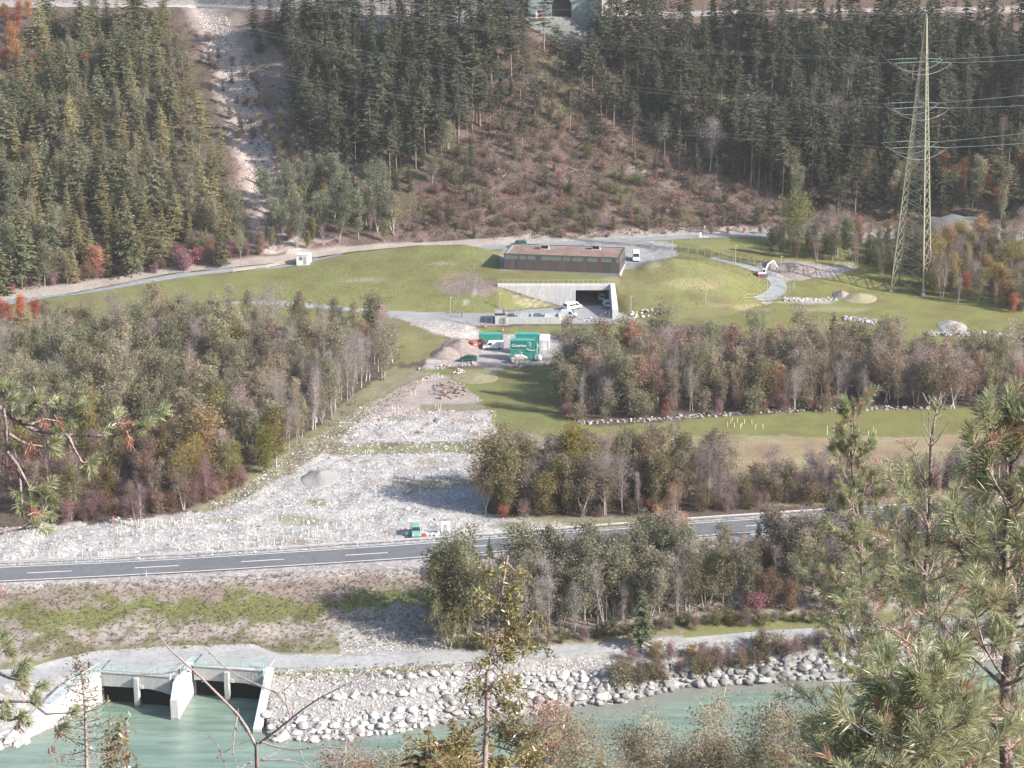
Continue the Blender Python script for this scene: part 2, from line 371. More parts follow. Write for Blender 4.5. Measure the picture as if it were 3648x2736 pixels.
for (cx, cy, w, h, c, k) in ((1820, 1875, 60, 14, c_moss, GRASS), (1530, 1645, 45, 12, (.19, .165, .10), LIT), (1130, 1790, 45, 14, (.15, .15, .075), LIT), (1060, 1850, 110, 20, (.20, .19, .12), GRASS),
                             (1520, 1505, 22, 8, (.22, .17, .15), LIT), (1700, 1550, 26, 7, (.20, .17, .13), LIT), (1250, 1560, 30, 7, (.24, .19, .17), LIT), (1480, 1535, 22, 7, (.2, .15, .13), LIT), (1310, 1640, 20, 6, (.2, .17, .13), LIT),
                             (1560, 1720, 190, 26, (.17, .16, .10), (.6, .3, .1)), (1330, 1720, 60, 16, (.4, .36, .33), GRAV), (1440, 1475, 60, 8, c_soil, GRAV), (1670, 1500, 70, 14, c_soil, GRAV), (800, 1850, 60, 10, (.2, .2, .11), GRASS)):
    d = ((PU-cx)/w)**2+((PV-cy)/h)**2; paint(np.clip(1.5-d*1.2, 0, 1)*((rowi >= 7) & (rowi <= 12)), c, k, .85)
rr_ = random.Random(3)
for q in range(46):
    cx, cy = rr_.uniform(60, 1740), rr_.uniform(1470, 1980); d = ((PU-cx)/rr_.uniform(12, 70))**2+((PV-cy)/rr_.uniform(4, 11))**2; paint(np.clip(1.5-d*1.2, 0, 1)*gf*(rowi >= 7)*(rowi <= 12), rr_.choice(((.22, .18, .155), (.18, .165, .10), (.28, .25, .22), (.24, .20, .17))), (.2, .4, .4), .75)
poly([(1480, 1310), (1960, 1310), (2120, 1200), (2200, 1170), (2260, 1260), (2050, 1400), (1990, 1480), (2100, 1520), (1980, 1560), (1790, 1565), (1745, 1480), (1690, 1400), (1600, 1345)], c_grass, GRASS, rows_=(8, 13))
poly([(1560, 1345), (1780, 1300), (1830, 1300), (1700, 1350), (1600, 1375)], (.30, .27, .22), GRAV, .7, rows_=(8, 12))
poly([(1740, 1560), (1850, 1540), (1990, 1560), (1960, 1600), (1760, 1610)], (.30, .27, .2), (.4, .6, 0), .6, rows_=(8, 12))
poly([(2080, 1520), (2500, 1490), (3000, 1455), (3648, 1450), (5060, 1440), (5060, 1600), (3648, 1580), (3400, 1600), (2700, 1640), (2150, 1560)], (.155, .156, .056), GRASS, rows_=(8, 12))
poly([(2150, 1548), (2700, 1560), (3400, 1552), (5060, 1545), (5060, 1800), (2500, 1800), (2200, 1640)], (.235, .185, .110), (.6, 0, .4), rows_=(8, 12))
for (cx, cy, w, h) in ((2760, 1555, 110, 5), (3120, 1570, 90, 5), (2620, 1552, 50, 4), (3200, 1560, 60, 5)):
    d = ((PU-cx)/w)**2+((PV-cy)/h)**2; paint(np.clip(1.4-d, 0, 1)*(rowi >= 8)*(rowi <= 12), (.34, .29, .22), GRAV, .6)
poly([(-1400, 1420), (-1400, 1230), (150, 1160), (150, 1300), (60, 1330), (0, 1340)], (.15, .16, .065), GRASS, rows_=(8, 13))
# container yard and the soil ramp left of it
poly([(1500, 1315), (1560, 1245), (1640, 1215), (1560, 1190), (1420, 1135), (1330, 1108), (1600, 1125), (1700, 1165), (1720, 1185), (1790, 1192), (1960, 1195), (2010, 1230), (1985, 1300), (1950, 1306), (1700, 1300)], (.40, .365, .34), GRAV, rows_=(8, 14))
poly([(1440, 1190), (1560, 1205), (1610, 1235), (1560, 1262), (1480, 1290), (1400, 1300), (1390, 1230)], (.165, .155, .060), (.8, 0, .2), rows_=(8, 13))
poly([(1625, 1165), (2100, 1160), (2300, 1150), (2300, 1200), (2100, 1212), (1980, 1198), (1780, 1193), (1700, 1190)], c_grass, GRASS, rows_=(9, 13))
# mounds, meadow on the right
paint((rowi >= 13) & (rowi <= 18) & (GU < 1790), (.150, .148, .064), (.8, 0, .2))
poly([(1300, 1108), (1450, 1132), (1600, 1205), (1570, 1262), (1400, 1300), (1370, 1190)], (.160, .150, .068), (.8, 0, .2), .9, rows_=(9, 13))
poly([(1500, 1315), (1560, 1245), (1640, 1215), (1560, 1190), (1420, 1135), (1330, 1108), (1600, 1125), (1700, 1165), (1720, 1185), (1790, 1192), (1960, 1195), (2010, 1230), (1985, 1300), (1950, 1306), (1700, 1300)], (.40, .365, .34), GRAV, rows_=(8, 14))
poly([(300, 1130), (420, 1060), (700, 990), (1000, 962), (1350, 920), (1450, 900), (1760, 860), (1790, 1040), (1990, 1090), (1780, 1112), (1500, 1112), (1000, 1104), (600, 1120)], c_grass, GRASS, raw=True, rows_=(12, 18))
paint(((rowi == 16) | (rowi == 15)) & (GU > 1700) & (GU < 2260), c_grass, GRASS)
paint((rowi >= 13) & (rowi <= 18) & (GU >= 2186) & (GU < 2760), (.155, .152, .063), GRASS)
paint((rowi >= 12) & (rowi <= 18) & (GU >= 2600), (.160, .158, .056), GRASS)
poly([(2560, 1160), (2750, 1080), (3200, 1060), (3648, 1130), (5060, 1160), (5060, 1250), (3648, 1180), (3200, 1170), (2900, 1180)], (.160, .160, .056), GRASS, rows_=(10, 14))
for (cx, cy, w, h, c, k, a) in ((1640, 1010, 95, 42, (.21, .165, .14), LIT, .9), (1730, 1030, 60, 30, (.24, .19, .165), LIT, .9), (1800, 1055, 45, 22, (.16, .165, .06), GRASS, .9), (1600, 985, 40, 16, c_dry, LIT, .6), (1880, 1075, 60, 16, (.22, .20, .12), LIT, .6),
                                (1290, 1000, 90, 9, (.30, .26, .20), GRAV, .6), (1580, 935, 70, 6, (.30, .27, .2), GRAV, .6), (2470, 1010, 120, 22, (.24, .205, .11), LIT, .7), (2330, 945, 30, 16, (.3, .27, .19), GRAV, .6), (2180, 1000, 40, 22, (.24, .2, .13), LIT, .6),
                                (2880, 1070, 110, 12, (.40, .375, .35), GRAV, 1), (2960, 1100, 150, 9, (.32, .29, .20), GRAV, .5), (2620, 1090, 100, 10, (.3, .26, .17), LIT, .5), (2700, 1105, 80, 6, (.33, .29, .21), GRAV, .6),
                                (1660, 1075, 14, 14, (.38, .34, .3), GRAV, .8), (1690, 1045, 12, 14, (.4, .37, .34), GRAV, .8)):
    d = ((PU-cx)/w)**2+((PV-cy)/h)**2; paint(np.clip(1.4-d*1.2, 0, 1)*(rowi >= 10)*(rowi <= 18), c, k, a)
for q in range(7):                                              # erosion rills on the tongue of grass
    cx = 1840+q*17; d = np.abs(PU-cx-(PV-1060)*.5)/3.5; paint(np.clip(1.3-d, 0, 1)*(np.abs(GV-1072) < 22)*(rowi >= 13)*(rowi <= 14), (.36, .32, .25), GRAV, .6)
# service road and forecourt before the portal
c_asph = (.26, .26, .265)
poly([(780, 1062), (1000, 1072), (1400, 1108), (1600, 1117), (1780, 1114), (1985, 1092), (2050, 1074), (2176, 1074), (2176, 1108), (2250, 1128), (2300, 1150), (2060, 1152), (1700, 1160), (1640, 1150), (1420, 1135), (1300, 1110), (1000, 1088), (780, 1080)], c_asph, (0, .15, 0), raw=True, rows_=(11, 14))
paint((rowi >= 17) & (rowi <= 18) & (GU > 1780) & (GU < 2260), (.30, .28, .25), (.2, .7, .1))
poly([(2215, 1000), (2216, 880), (2300, 850), (2400, 862), (2420, 905), (2380, 918), (2300, 950), (2262, 990)], (.34, .33, .315), GRAV, rows_=(17, 18))
poly([(2240, 960), (2262, 905), (2390, 905), (2330, 945)], c_asph, (0, .15, 0), raw=True, rows_=(17, 18))
poly([(2690, 985), (2700, 940), (2830, 930), (3060, 948), (2960, 985), (2840, 1002), (2790, 1005)], (.36, .32, .305), GRAV, rows_=(14, 18))
paint((rowi >= 13) & (rowi <= 18) & (GU < 430), (.150, .145, .068), (.7, 0, .3))
# upper road verge, hill
paint((rowi == 18) & (GU < 1790), (.155, .15, .07), (.8, .1, .1), .9); paint(rowi == 19, (.33, .33, .325), GRAV); paint(rowi == 20, (.30, .26, .225), (.1, .5, .4))
hm = (rowi >= 21) & (rowi <= 24)
n3 = fbm(X, Y, 16, 41, 4)
paint(hm & (n3 > .05), (.130, .094, .082), LIT, .8)
paint(hm & (n3 < -.2), (.095, .09, .05), (.5, 0, .5), .7)
paint(in_poly(PU, PV, [(640, 20), (760, 30), (880, 60), (1010, 210), (1060, 400), (1110, 560), (1020, 820), (920, 850), (900, 640), (800, 360), (720, 160)]) & hm, (.22, .175, .15), (.1, .5, .4), .8)
paint(np.clip(1.7-np.abs(PU-gul-10)/(42+PV*.035), 0, 1)*hm*(GV < 900), (.44, .365, .32), GRAV)
poly([(1880, 40), (2100, 60), (2160, 110), (2060, 150), (1960, 120), (1900, 90)], (.17, .18, .165), GRAV, .9, rows_=(22, 25))  # shade below the hill portal painted as darker gravel
poly([(1200, 40), (1700, 50), (1680, 130), (1500, 110), (1400, 130), (1250, 90)], (.38, .36, .33), GRAV, .8, rows_=(22, 25))
for (cx, cy, w, h) in ((1900, 280, 40, 25), (1820, 260, 25, 20), (60, 760, 50, 20), (2280, 600, 60, 14), (2750, 745, 40, 10), (1140, 860, 60, 12)):
    d = ((PU-cx)/w)**2+((PV-cy)/h)**2; paint(np.clip(1.4-d, 0, 1)*hm, (.38, .32, .29), GRAV, .8)
paint(rowi >= 25, (.36, .33, .305), GRAV); paint((rowi >= 26) & (GU > 2250), c_lit, LIT); paint(rowi >= 27, c_lit, LIT)

idx = np.arange(NR*NC).reshape(NR, NC)
GF = np.stack([idx[:-1, :-1], idx[:-1, 1:], idx[1:, 1:], idx[1:, :-1]], -1).reshape(-1, 4)
# leave the culvert bays open
open_cell = ((rowi[:-1, :-1] <= 1)) & (culv[None, :-1] & culv[None, 1:])
GUc = (GU[:-1, :-1]+GU[:-1, 1:])/2
open_cell |= ((tag[1:, None] == 15)) & (GUc > 2040) & (GUc < 2178)
GF = GF[~open_cell.reshape(-1)]
gmesh = mesh_np('ground', G.reshape(-1, 3), GF, smooth=True)
ca = gmesh.color_attributes.new('cover', 'FLOAT_COLOR', 'POINT')
ca.data.foreach_set('color', np.concatenate([C.reshape(-1, 3), np.ones((NR*NC, 1))], 1).astype(np.float32).ravel())
ka = gmesh.color_attributes.new('kind', 'FLOAT_COLOR', 'POINT')
ka.data.foreach_set('color', np.concatenate([K.reshape(-1, 3), np.ones((NR*NC, 1))], 1).astype(np.float32).ravel())

def ground_mat():
    m = bpy.data.materials.new('ground_cover'); m.use_nodes = True; t = m.node_tree; N = t.nodes; LK = t.links.new
    b = N['Principled BSDF']; b.inputs['Roughness'].default_value = .95; b.inputs['Specular IOR Level'].default_value = .08
    geo = N.new('ShaderNodeNewGeometry')
    def attr(n):
        a = N.new('ShaderNodeAttribute'); a.attribute_name = n; return a
    cov, knd = attr('cover'), attr('kind')
    sep = N.new('ShaderNodeSeparateColor'); LK(knd.outputs['Color'], sep.inputs[0])
    def noise(s, d=4, r=.6):
        n = N.new('ShaderNodeTexNoise'); n.inputs['Scale'].default_value = s; n.inputs['Detail'].default_value = d; n.inputs['Roughness'].default_value = r
        LK(geo.outputs['Position'], n.inputs['Vector']); return n.outputs[0]
    def rng_(x, a, bb, lo, hi):
        r = N.new('ShaderNodeMapRange'); r.inputs['From Min'].default_value = a; r.inputs['From Max'].default_value = bb
        r.inputs['To Min'].default_value = lo; r.inputs['To Max'].default_value = hi; LK(x, r.inputs[0]); return r.outputs[0]
    def mul(a, bb):
        x = N.new('ShaderNodeMath'); x.operation = 'MULTIPLY'; LK(a, x.inputs[0]); LK(bb, x.inputs[1]); return x.outputs[0]
    def mixf(f, a, bb):
        x = N.new('ShaderNodeMix'); x.data_type = 'FLOAT'; LK(f, x.inputs[0])
        if isinstance(a, float): x.inputs[2].default_value = a
        else: LK(a, x.inputs[2])
        LK(bb, x.inputs[3]); return x.outputs[0]
    vor = N.new('ShaderNodeTexVoronoi'); vor.inputs['Scale'].default_value = 2.2; LK(geo.outputs['Position'], vor.inputs['Vector'])
    vs = N.new('ShaderNodeSeparateColor'); LK(vor.outputs['Color'], vs.inputs[0])
    stones = mul(rng_(vs.outputs[0], 0, 1, .74, 1.22), mul(rng_(vor.outputs['Distance'], 0, .55, 1.10, .78), rng_(noise(.5, 3, .6), .3, .7, .80, 1.16)))
    fine, broad = noise(2.4, 3, .7), noise(.14, 3, .6)
    grass = rng_(fine, .3, .7, .74, 1.26)
    lit = rng_(fine, .3, .7, .42, 1.6)
    base = rng_(broad, .3, .7, .86, 1.14)
    f = mixf(sep.outputs[0], base, mul(base, grass)); f = mixf(sep.outputs[1], f, mul(base, stones)); f = mixf(sep.outputs[2], f, mul(base, lit))
    sc = N.new('ShaderNodeVectorMath'); sc.operation = 'SCALE'; LK(cov.outputs['Color'], sc.inputs[0]); LK(f, sc.inputs['Scale'])
    # grass swings between olive and yellow
    hue = N.new('ShaderNodeHueSaturation'); LK(sc.outputs[0], hue.inputs['Color'])
    LK(rng_(broad, .3, .7, .472, .52), hue.inputs['Hue']); LK(rng_(fine, .3, .7, .8, 1.1), hue.inputs['Saturation'])
    LK(hue.outputs[0], b.inputs['Base Color'])
    return m
gmesh.materials.append(ground_mat())
ground = setp(link('ground', gmesh), kind='structure')
BV = BVHTree.FromPolygons(G.reshape(-1, 3).tolist(), GF.tolist())
def hit(u, v):
    """where the line of sight through a photograph pixel meets the ground"""
    d = ray(u, v).normalized(); p, n, i, _ = BV.ray_cast(Vector((0, 0, CAM_H)), d, 2000)
    return p
def gz(x, y):
    p, n, i, _ = BV.ray_cast(Vector((x, y, 400)), Vector((0, 0, -1)), 900)
    return p.z if p else 0.0
def onz(x, y, dz=0.0): return Vector((x, y, gz(x, y)+dz))

# the slope the camera stands on, river water, river bed
nx, ny = 90, 120
sx = np.linspace(-190, 190, nx); sy = np.linspace(-55, 246, ny); SX, SY = np.meshgrid(sx, sy)
SZ = np.where(SY < 0, 122.4-SY*.35, np.interp(SY, [0, 4, 60, 240, 246], [122.4, 119.4, 87.5, -11.0, -13]))
SZ += 1.0*fbm(SX, SY, 14, 2, 4)*np.clip(SY/30, .1, 1) - 0.25
SZ = np.where(SY > 238, np.minimum(SZ, -11.2), SZ)
sid = np.arange(nx*ny).reshape(ny, nx)
SF = np.stack([sid[:-1, :-1], sid[:-1, 1:], sid[1:, 1:], sid[1:, :-1]], -1).reshape(-1, 4)
SV = np.stack([SX, SY, SZ], -1).reshape(-1, 3)
m_slope = mat('slope_soil', (.10, .085, .05), .95, noise=.4, nscale=1.2, noise2=.3, n2scale=.2, bump=.6, bscale=4, spec=.1)
setp(link('near_slope', mesh_np('near_slope', SV, SF, [m_slope], smooth=True)), kind='structure')
BS = BVHTree.FromPolygons(SV.tolist(), SF.tolist())
def sz(x, y):
    p, n, i, _ = BS.ray_cast(Vector((x, y, 400)), Vector((0, 0, -1)), 900)
    return p.z if p else 0.0

def water_mat():
    m = bpy.data.materials.new('river_water'); m.use_nodes = True; t = m.node_tree; N = t.nodes; LK = t.links.new
    b = N['Principled BSDF']; b.inputs['Roughness'].default_value = .10; b.inputs['IOR'].default_value = 1.33; b.inputs['Specular IOR Level'].default_value = .5
    geo = N.new('ShaderNodeNewGeometry'); mp = N.new('ShaderNodeMapping'); mp.inputs['Rotation'].default_value = (0, 0, R(12)); mp.inputs['Scale'].default_value = (.35, 1.5, 1)
    LK(geo.outputs['Position'], mp.inputs[0])
    n = N.new('ShaderNodeTexNoise'); n.inputs['Scale'].default_value = .30; n.inputs['Detail'].default_value = 5; LK(mp.outputs[0], n.inputs['Vector'])
    cr = N.new('ShaderNodeValToRGB'); cr.color_ramp.elements[0].position = .36; cr.color_ramp.elements[0].color = (.125, .188, .148, 1)
    cr.color_ramp.elements[1].position = .66; cr.color_ramp.elements[1].color = (.205, .270, .225, 1); LK(n.outputs[0], cr.inputs[0])
    at = N.new('ShaderNodeAttribute'); at.attribute_name = 'shallow'; mxs = N.new('ShaderNodeMix'); mxs.data_type = 'RGBA'; LK(at.outputs['Fac'], mxs.inputs[0]); LK(cr.outputs[0], mxs.inputs[6]); mxs.inputs[7].default_value = (.20, .205, .18, 1)
    LK(mxs.outputs[2], b.inputs['Base Color'])
    n2 = N.new('ShaderNodeTexNoise'); n2.inputs['Scale'].default_value = 1.4; n2.inputs['Detail'].default_value = 5; LK(mp.outputs[0], n2.inputs['Vector'])
    bp = N.new('ShaderNodeBump'); bp.inputs['Strength'].default_value = .6; bp.inputs['Distance'].default_value = .25; LK(n2.outputs[0], bp.inputs['Height']); LK(bp.outputs[0], b.inputs['Normal'])
    return m
RX, RY = np.meshgrid(np.linspace(-200, 200, 201), np.concatenate([np.linspace(226, 252, 8), np.linspace(254, 322, 69)]))
rid = np.arange(RX.size).reshape(RX.shape); RFc = np.stack([rid[:-1, :-1], rid[:-1, 1:], rid[1:, 1:], rid[1:, :-1]], -1).reshape(-1, 4)
rme = mesh_np('river', np.stack([RX, RY, np.full_like(RX, WATER_Z)], -1).reshape(-1, 3), RFc, [water_mat()])
wsel = (UC > 940) | (UC < 340); wx_s, wy_s = wl[wsel][:, 0], wl[wsel][:, 1]
bankY = np.interp(RX, wx_s, wy_s); dist = bankY-RY+1.6*fbm(RX, RY, 6, 5, 3)
uu = 1824+FPX*RX/(RY*CP+(CAM_H-WATER_Z)*SP)
reach = np.interp(uu, [900, 1500, 1900, 2100, 2300, 2600, 3000, 3400, 5000], [1.0, 2.0, 6, 7.5, 6, 4.5, 5, 5, 4])
shal = np.clip(1.25-dist/reach, 0, 1)*np.where((uu > 300) & (uu < 950), 0, 1)
sa = rme.attributes.new('shallow', 'FLOAT', 'POINT'); sa.data.foreach_set('value', shal.astype(np.float32).ravel())
setp(link('river', rme), kind='structure')
# gravel bar at the right bank
bar = [PZ(u, v, WATER_Z+.06) for u, v in ((2925, 2428), (2985, 2404), (3120, 2388), (3260, 2372), (3420, 2354), (3440, 2372), (3260, 2398), (3110, 2418), (2980, 2430))]
mbar = MB(); mbar.add([tuple(p) for p in bar], [tuple(range(len(bar)))]); setp(mbar.build('gravel_bar', mat('wet_sand', (.34, .33, .315), .9, noise=.1, nscale=1.0, spec=.2)), kind='structure')
# ================================================================ roads, path, walls, buildings
M_ASPH = mat('asphalt', (.135, .138, .145), .9, noise=.10, nscale=.8, noise2=.08, n2scale=.12, bump=.2, bscale=12, spec=.15)
M_ROAD2 = mat('light_asphalt', (.24, .245, .25), .9, noise=.12, nscale=.7, spec=.15)
M_PATH = mat('fine_gravel', (.315, .315, .31), .95, noise=.14, nscale=1.2, noise2=.12, n2scale=.2, bump=.3, bscale=8, spec=.1)
M_PAINT = mat('road_paint', (.78, .78, .76), .7, noise=.08, nscale=3)
M_CONC = mat('concrete', (.45, .445, .43), .85, noise=.09, nscale=1.5, streak=.22, wet=-10.5, bump=.1, bscale=6, spec=.2)
M_CONC2 = mat('pale_concrete', (.54, .53, .515), .85, noise=.08, nscale=1.2, streak=.16, wet=-10.5, spec=.2)
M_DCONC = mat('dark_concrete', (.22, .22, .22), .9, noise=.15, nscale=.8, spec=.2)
M_GALV = mat('galvanised_steel', (.50, .52, .52), .45, .6, .5, noise=.1, nscale=4)
M_RAILG = mat('pale_green_steel', (.40, .56, .52), .5, .1, .4)
M_WHITE = mat('white_paint', (.78, .78, .77), .4, 0, .5, noise=.05, nscale=2)
M_GLASS = mat('dark_glass', (.02, .028, .032), .08, 0, .6)
M_TYRE = mat('tyre_rubber', (.02, .02, .021), .9)
M_RIM = mat('wheel_rim', (.42, .43, .44), .35, .7)
M_TEAL = mat('teal_container_paint', (.055, .30, .255), .55, 0, .4, noise=.10, nscale=.8, streak=.10)
M_TEALD = mat('teal_banner', (.020, .17, .150), .7, 0, .3, noise=.05, nscale=1)
M_BROWN = mat('brown_cladding', (.105, .075, .072), .7, 0, .3, objcol=True, noise=.10, nscale=2, streak=.10)
M_WOOD = mat('raw_wood', (.42, .34, .25), .85, noise=.2, nscale=5)
M_STAKE = mat('sapling_stake', (.70, .64, .46), .8, noise=.1, nscale=5)
M_ORANGE = mat('orange_pole', (.62, .17, .06), .6)
M_REDREEL = mat('red_reel', (.27, .085, .072), .6, noise=.15, nscale=3)
M_SOIL = mat('soil_heap', (.255, .212, .19), .95, noise=.22, nscale=1.5, noise2=.15, n2scale=.5, bump=.8, bscale=5, spec=.08)
M_GRAVEL = mat('gravel_heap', (.29, .278, .262), .95, noise=.12, nscale=4, bump=.6, bscale=9, spec=.08)
M_ROCK = mat('rock', (.42, .41, .395), .9, objcol=True, wet=-10.45, noise=.22, nscale=2.2, bump=.5, bscale=6, spec=.15)
M_RUST = mat('root_wood', (.27, .19, .165), .9, noise=.3, nscale=4)
M_BLACK = mat('black_plastic', (.03, .03, .032), .6)
M_SEDUM = mat('sedum_roof', (.215, .150, .125), .95, noise=.30, nscale=1.6, noise2=.22, n2scale=.35, spec=.08, bump=.5, bscale=6)

def interp_line(K, u): return float(np.interp(u, [k[0] for k in K], [k[1] for k in K]))
def strip(name, A, B, m, n=6, dz=.03, drape=True, parent=None):
    """sheet between two world polylines, laid on the ground"""
    A = [Vector(p) for p in A]; B = [Vector(p) for p in B]; V = []
    for a, b in zip(A, B):
        for k in range(n+1):
            p = a.lerp(b, k/n)
            if drape: p.z = gz(p.x, p.y)+dz
            V.append(p)
    k = len(A); i = np.arange(k*(n+1)).reshape(k, n+1)
    F = np.stack([i[:-1, :-1], i[1:, :-1], i[1:, 1:], i[:-1, 1:]], -1).reshape(-1, 4)
    return link(name, mesh_np(name, np.array([tuple(p) for p in V]), F, [m], smooth=True), parent)

# --- highway with lines, dashes, guardrail
us = np.arange(-1350, 5000, 40.0)
rn = [PZ(u, interp_line(RN, u), 0.02) for u in us]; rf = [PZ(u, interp_line(RF, u), 0.02) for u in us]
def across(i, f):
    return rn[i].lerp(rf[i], f)
hw = strip('highway', [across(i, -.075) for i in range(len(us))], [across(i, 1.09) for i in range(len(us))], M_ASPH, 4, drape=False); setp(hw, kind='structure')
def rline(f0, f1, name, i0=0, i1=None):
    o = strip(name, [across(i, f0)+Vector((0, 0, .008)) for i in range(len(us))], [across(i, f1)+Vector((0, 0, .008)) for i in range(len(us))], M_PAINT, 1, drape=False, parent=hw)
rline(-.012, .016, 'edge_line'); rline(.986, 1.012, 'edge_line')
def on_road(u, f): return PZ(u, interp_line(RN, u), .028).lerp(PZ(u, interp_line(RF, u), .028), f)
for a, b in [(-1040, -880), (-670, -510), (-290, -128), (97, 256), (480, 637), (859, 1013), (1230, 1381), (1597, 1745), (1958, 2102), (2312, 2452), (2656, 2792), (2990, 3122), (3318, 3446), (3640, 3765)]:
    strip('lane_dash', [on_road(u, .485) for u in np.linspace(a, b, 6)], [on_road(u, .515) for u in np.linspace(a, b, 6)], M_PAINT, 1, drape=False, parent=hw)
gr = empty('guardrail', PZ(0, interp_line(RF, 0), 0)+Vector((0, 1.2, 0)), 0, 'long pale steel guardrail along the far side of the highway', 'guardrail')
inv = Matrix.Translation(-gr.location)
line = []
for u in np.arange(-600, 4000, 30.0):
    p = PZ(u, interp_line(RF, u), 0); line.append(p+Vector((0, 1.3, 0))-gr.location)
M_BEAM = mat('guardrail_steel', (.46, .44, .42), .5, .4, .4, noise=.1, nscale=2)
mb = MB(); V = []; prof = [(0, .47), (-.07, .52), (0, .58), (-.0, .62), (-.07, .67), (0, .75), (.03, .75), (.03, .47)]
for p in line:
    for a, b in prof: V.append((p.x, p.y+a, p.z+b))
k = len(prof); F = [(i*k+j, i*k+(j+1) % k, (i+1)*k+(j+1) % k, (i+1)*k+j) for i in range(len(line)-1) for j in range(k)]
mb.add(V, F); mb.build('beam', M_BEAM, gr)
post_me = MB().box(-.05, .05, .03, .13, -.1, .7).mesh('post', M_GALV)
d = 0.0; last = None
for a, b in zip(line[:-1], line[1:]):
    seg = (b-a).length; 
    while d < seg:
        o = link('post', post_me, gr); o.location = a.lerp(b, d/seg); d += 4.0
    d -= seg
def delineator(u, v):
    p = hit(u, v); o = empty('delineator_post', p, 0, None, 'road marker')
    MB().prism([(-.07, -.05), (.07, -.05), (.05, .06), (-.05, .06)], 'z', -.1, 1.0).build('post', M_WHITE, o, bevel=.01); MB().box(-.075, .075, -.056, -.05, .72, .86).build('reflector_band', M_BLACK, o)
    return o
setp(delineator(522, 2051), 'white delineator post by the highway above the green slope'); setp(delineator(1532, 1988), 'white delineator post by the highway left of the red-topped birch')
def snow_pole(u, v, h, label):
    p = hit(u, v); o = empty('snow_pole', p, 0, label, 'pole'); m = MB(); m.tube([(0, 0, -.2), (0, 0, h)], .05, 6); m.build('shaft', M_ORANGE, o); MB().cyl((0, 0, h-.1), 'z', .06, .12, 6).build('cap', M_WHITE, o)
snow_pole(8, 2122, 2.4, 'orange snow pole at the left end of the slope below the highway'); snow_pole(405, 1878, 2.2, 'orange pole at the near left corner of the gravel clearing')
snow_pole(818, 1828, 2.4, 'orange pole at the edge of the left wood by the gravel'); snow_pole(1506, 1782, 2.4, 'orange pole in the tree shadow on the gravel'); snow_pole(1945, 1880, 1.2, 'short orange pole behind the guardrail right of the board'); snow_pole(1043, 1690, 2.2, 'orange pole near the gravel cone')

# --- river path, upper road, side road
pth = strip('path', [PZ(u, interp_line(PN, u)-2, -6) for u in np.arange(-1300, 4900, 45.0)], [PZ(u, interp_line(PF, u)+3, -6) for u in np.arange(-1300, 4900, 45.0)], M_PATH, 6, .035); setp(pth, kind='structure')
def ur_pt(u, dy):
    K = URN; v = float(np.interp(u, [k[0] for k in K], [k[1] for k in K])); z = float(np.interp(u, [k[0] for k in K], [k[2] for k in K])); p = PZ(u, v, z); s = (p.y+dy)/p.y
    return Vector((p.x*s, p.y+dy, z))
ru = np.arange(-1300, 4900, 45.0)
setp(strip('upper_road', [ur_pt(u, .5) for u in ru], [ur_pt(u, 5.6) for u in ru], M_ROAD2, 4, .05), kind='structure')
def polyroad(name, pts, w, m, dz=.04):
    P = [hit(*q) for q in pts]; Q = []
    for i in range(len(P)-1):
        for k in range(5): Q.append(P[i].lerp(P[i+1], k/5))
    Q.append(P[-1]); Q = [sum((Q[max(0, min(len(Q)-1, i+j))] for j in (-3, -2, -1, 0, 1, 2, 3)), Vector())/7 for i in range(len(Q))]
    A, B = [], []
    for i, p in enumerate(Q):
        t = Q[min(i+1, len(Q)-1)]-Q[max(i-1, 0)]; s = Vector((-t.y, t.x, 0)).normalized()*w/2; A.append(p+s); B.append(p-s)
    return setp(strip(name, B, A, m, 5, dz), kind='structure')
polyroad('side_road', [(2520, 916), (2580, 930), (2640, 944), (2700, 962), (2745, 984), (2775, 1008), (2776, 1032), (2745, 1056), (2700, 1078)], 4.6, M_ROAD2)

# --- upper hill: retaining wall, parapet, tunnel portal with blue-green shade in its colour
def wallstrip(name, pts, h, th, m, label, cat, n=3):
    mb = MB()
    for a, b in zip(pts[:-1], pts[1:]):
        a = Vector(a); b = Vector(b); s = Vector((-(b-a).y, (b-a).x, 0)).normalized()*th
        mb.hexa([a, b, b+s, a+s], [p+Vector((0, 0, h)) for p in (a, b, b+s, a+s)])
    return mb
q = [hit(u, v)+Vector((0, 0, -.4)) for u, v in ((-60, 21), (200, 24), (450, 27), (700, 28), (900, 37), (1100, 46), (1300, 54))]
o = empty('roadside_parapet', q[0], 0, 'pale concrete parapet along the road at the top of the slope', 'wall'); mb = wallstrip('w', [p-q[0] for p in q], 1.2, .4, M_CONC2, '', ''); mb.build('parapet', M_CONC2, o)
M_SHOT = mat('shotcrete', (.42, .38, .355), .9, noise=.12, nscale=.6, streak=.15, bump=.5, bscale=2)
o = empty('shotcrete_wall', UYZ(900, 660, 66), 0, 'pale shotcrete retaining wall with anchor heads above the hill road', 'wall')
P0 = [UYZ(u, Y_, 67) for u, Y_ in ((-200, 712), (400, 706), (800, 697), (1200, 683), (1500, 676), (1780, 672))]
mb = MB()
for a, b in zip(P0[:-1], P0[1:]): mb.hexa([a-o.location+Vector((0, dy, -2)) for a, dy in ((a, 0), (b, 0), (b, 6), (a, 6))], [p-o.location+Vector((0, dy, 11)) for p, dy in ((a, 3), (b, 3), (b, 7), (a, 7))])
mb.build('face', M_SHOT, o)
am = MB().box(-.2, .2, -.12, .1, -.2, .2).mesh('anchor_head', M_DCONC)
for a, b in zip(P0[:-1], P0[1:]):
    n = int((b-a).length/3)
    for i in range(n):
        for j in range(2):
            c = link('anchor_head', am, o); t = (i+.5)/n; zz = 2.6+j*2.6; c.location = a.lerp(b, t)-o.location+Vector((0, (zz+2)/13*3-.05, zz))
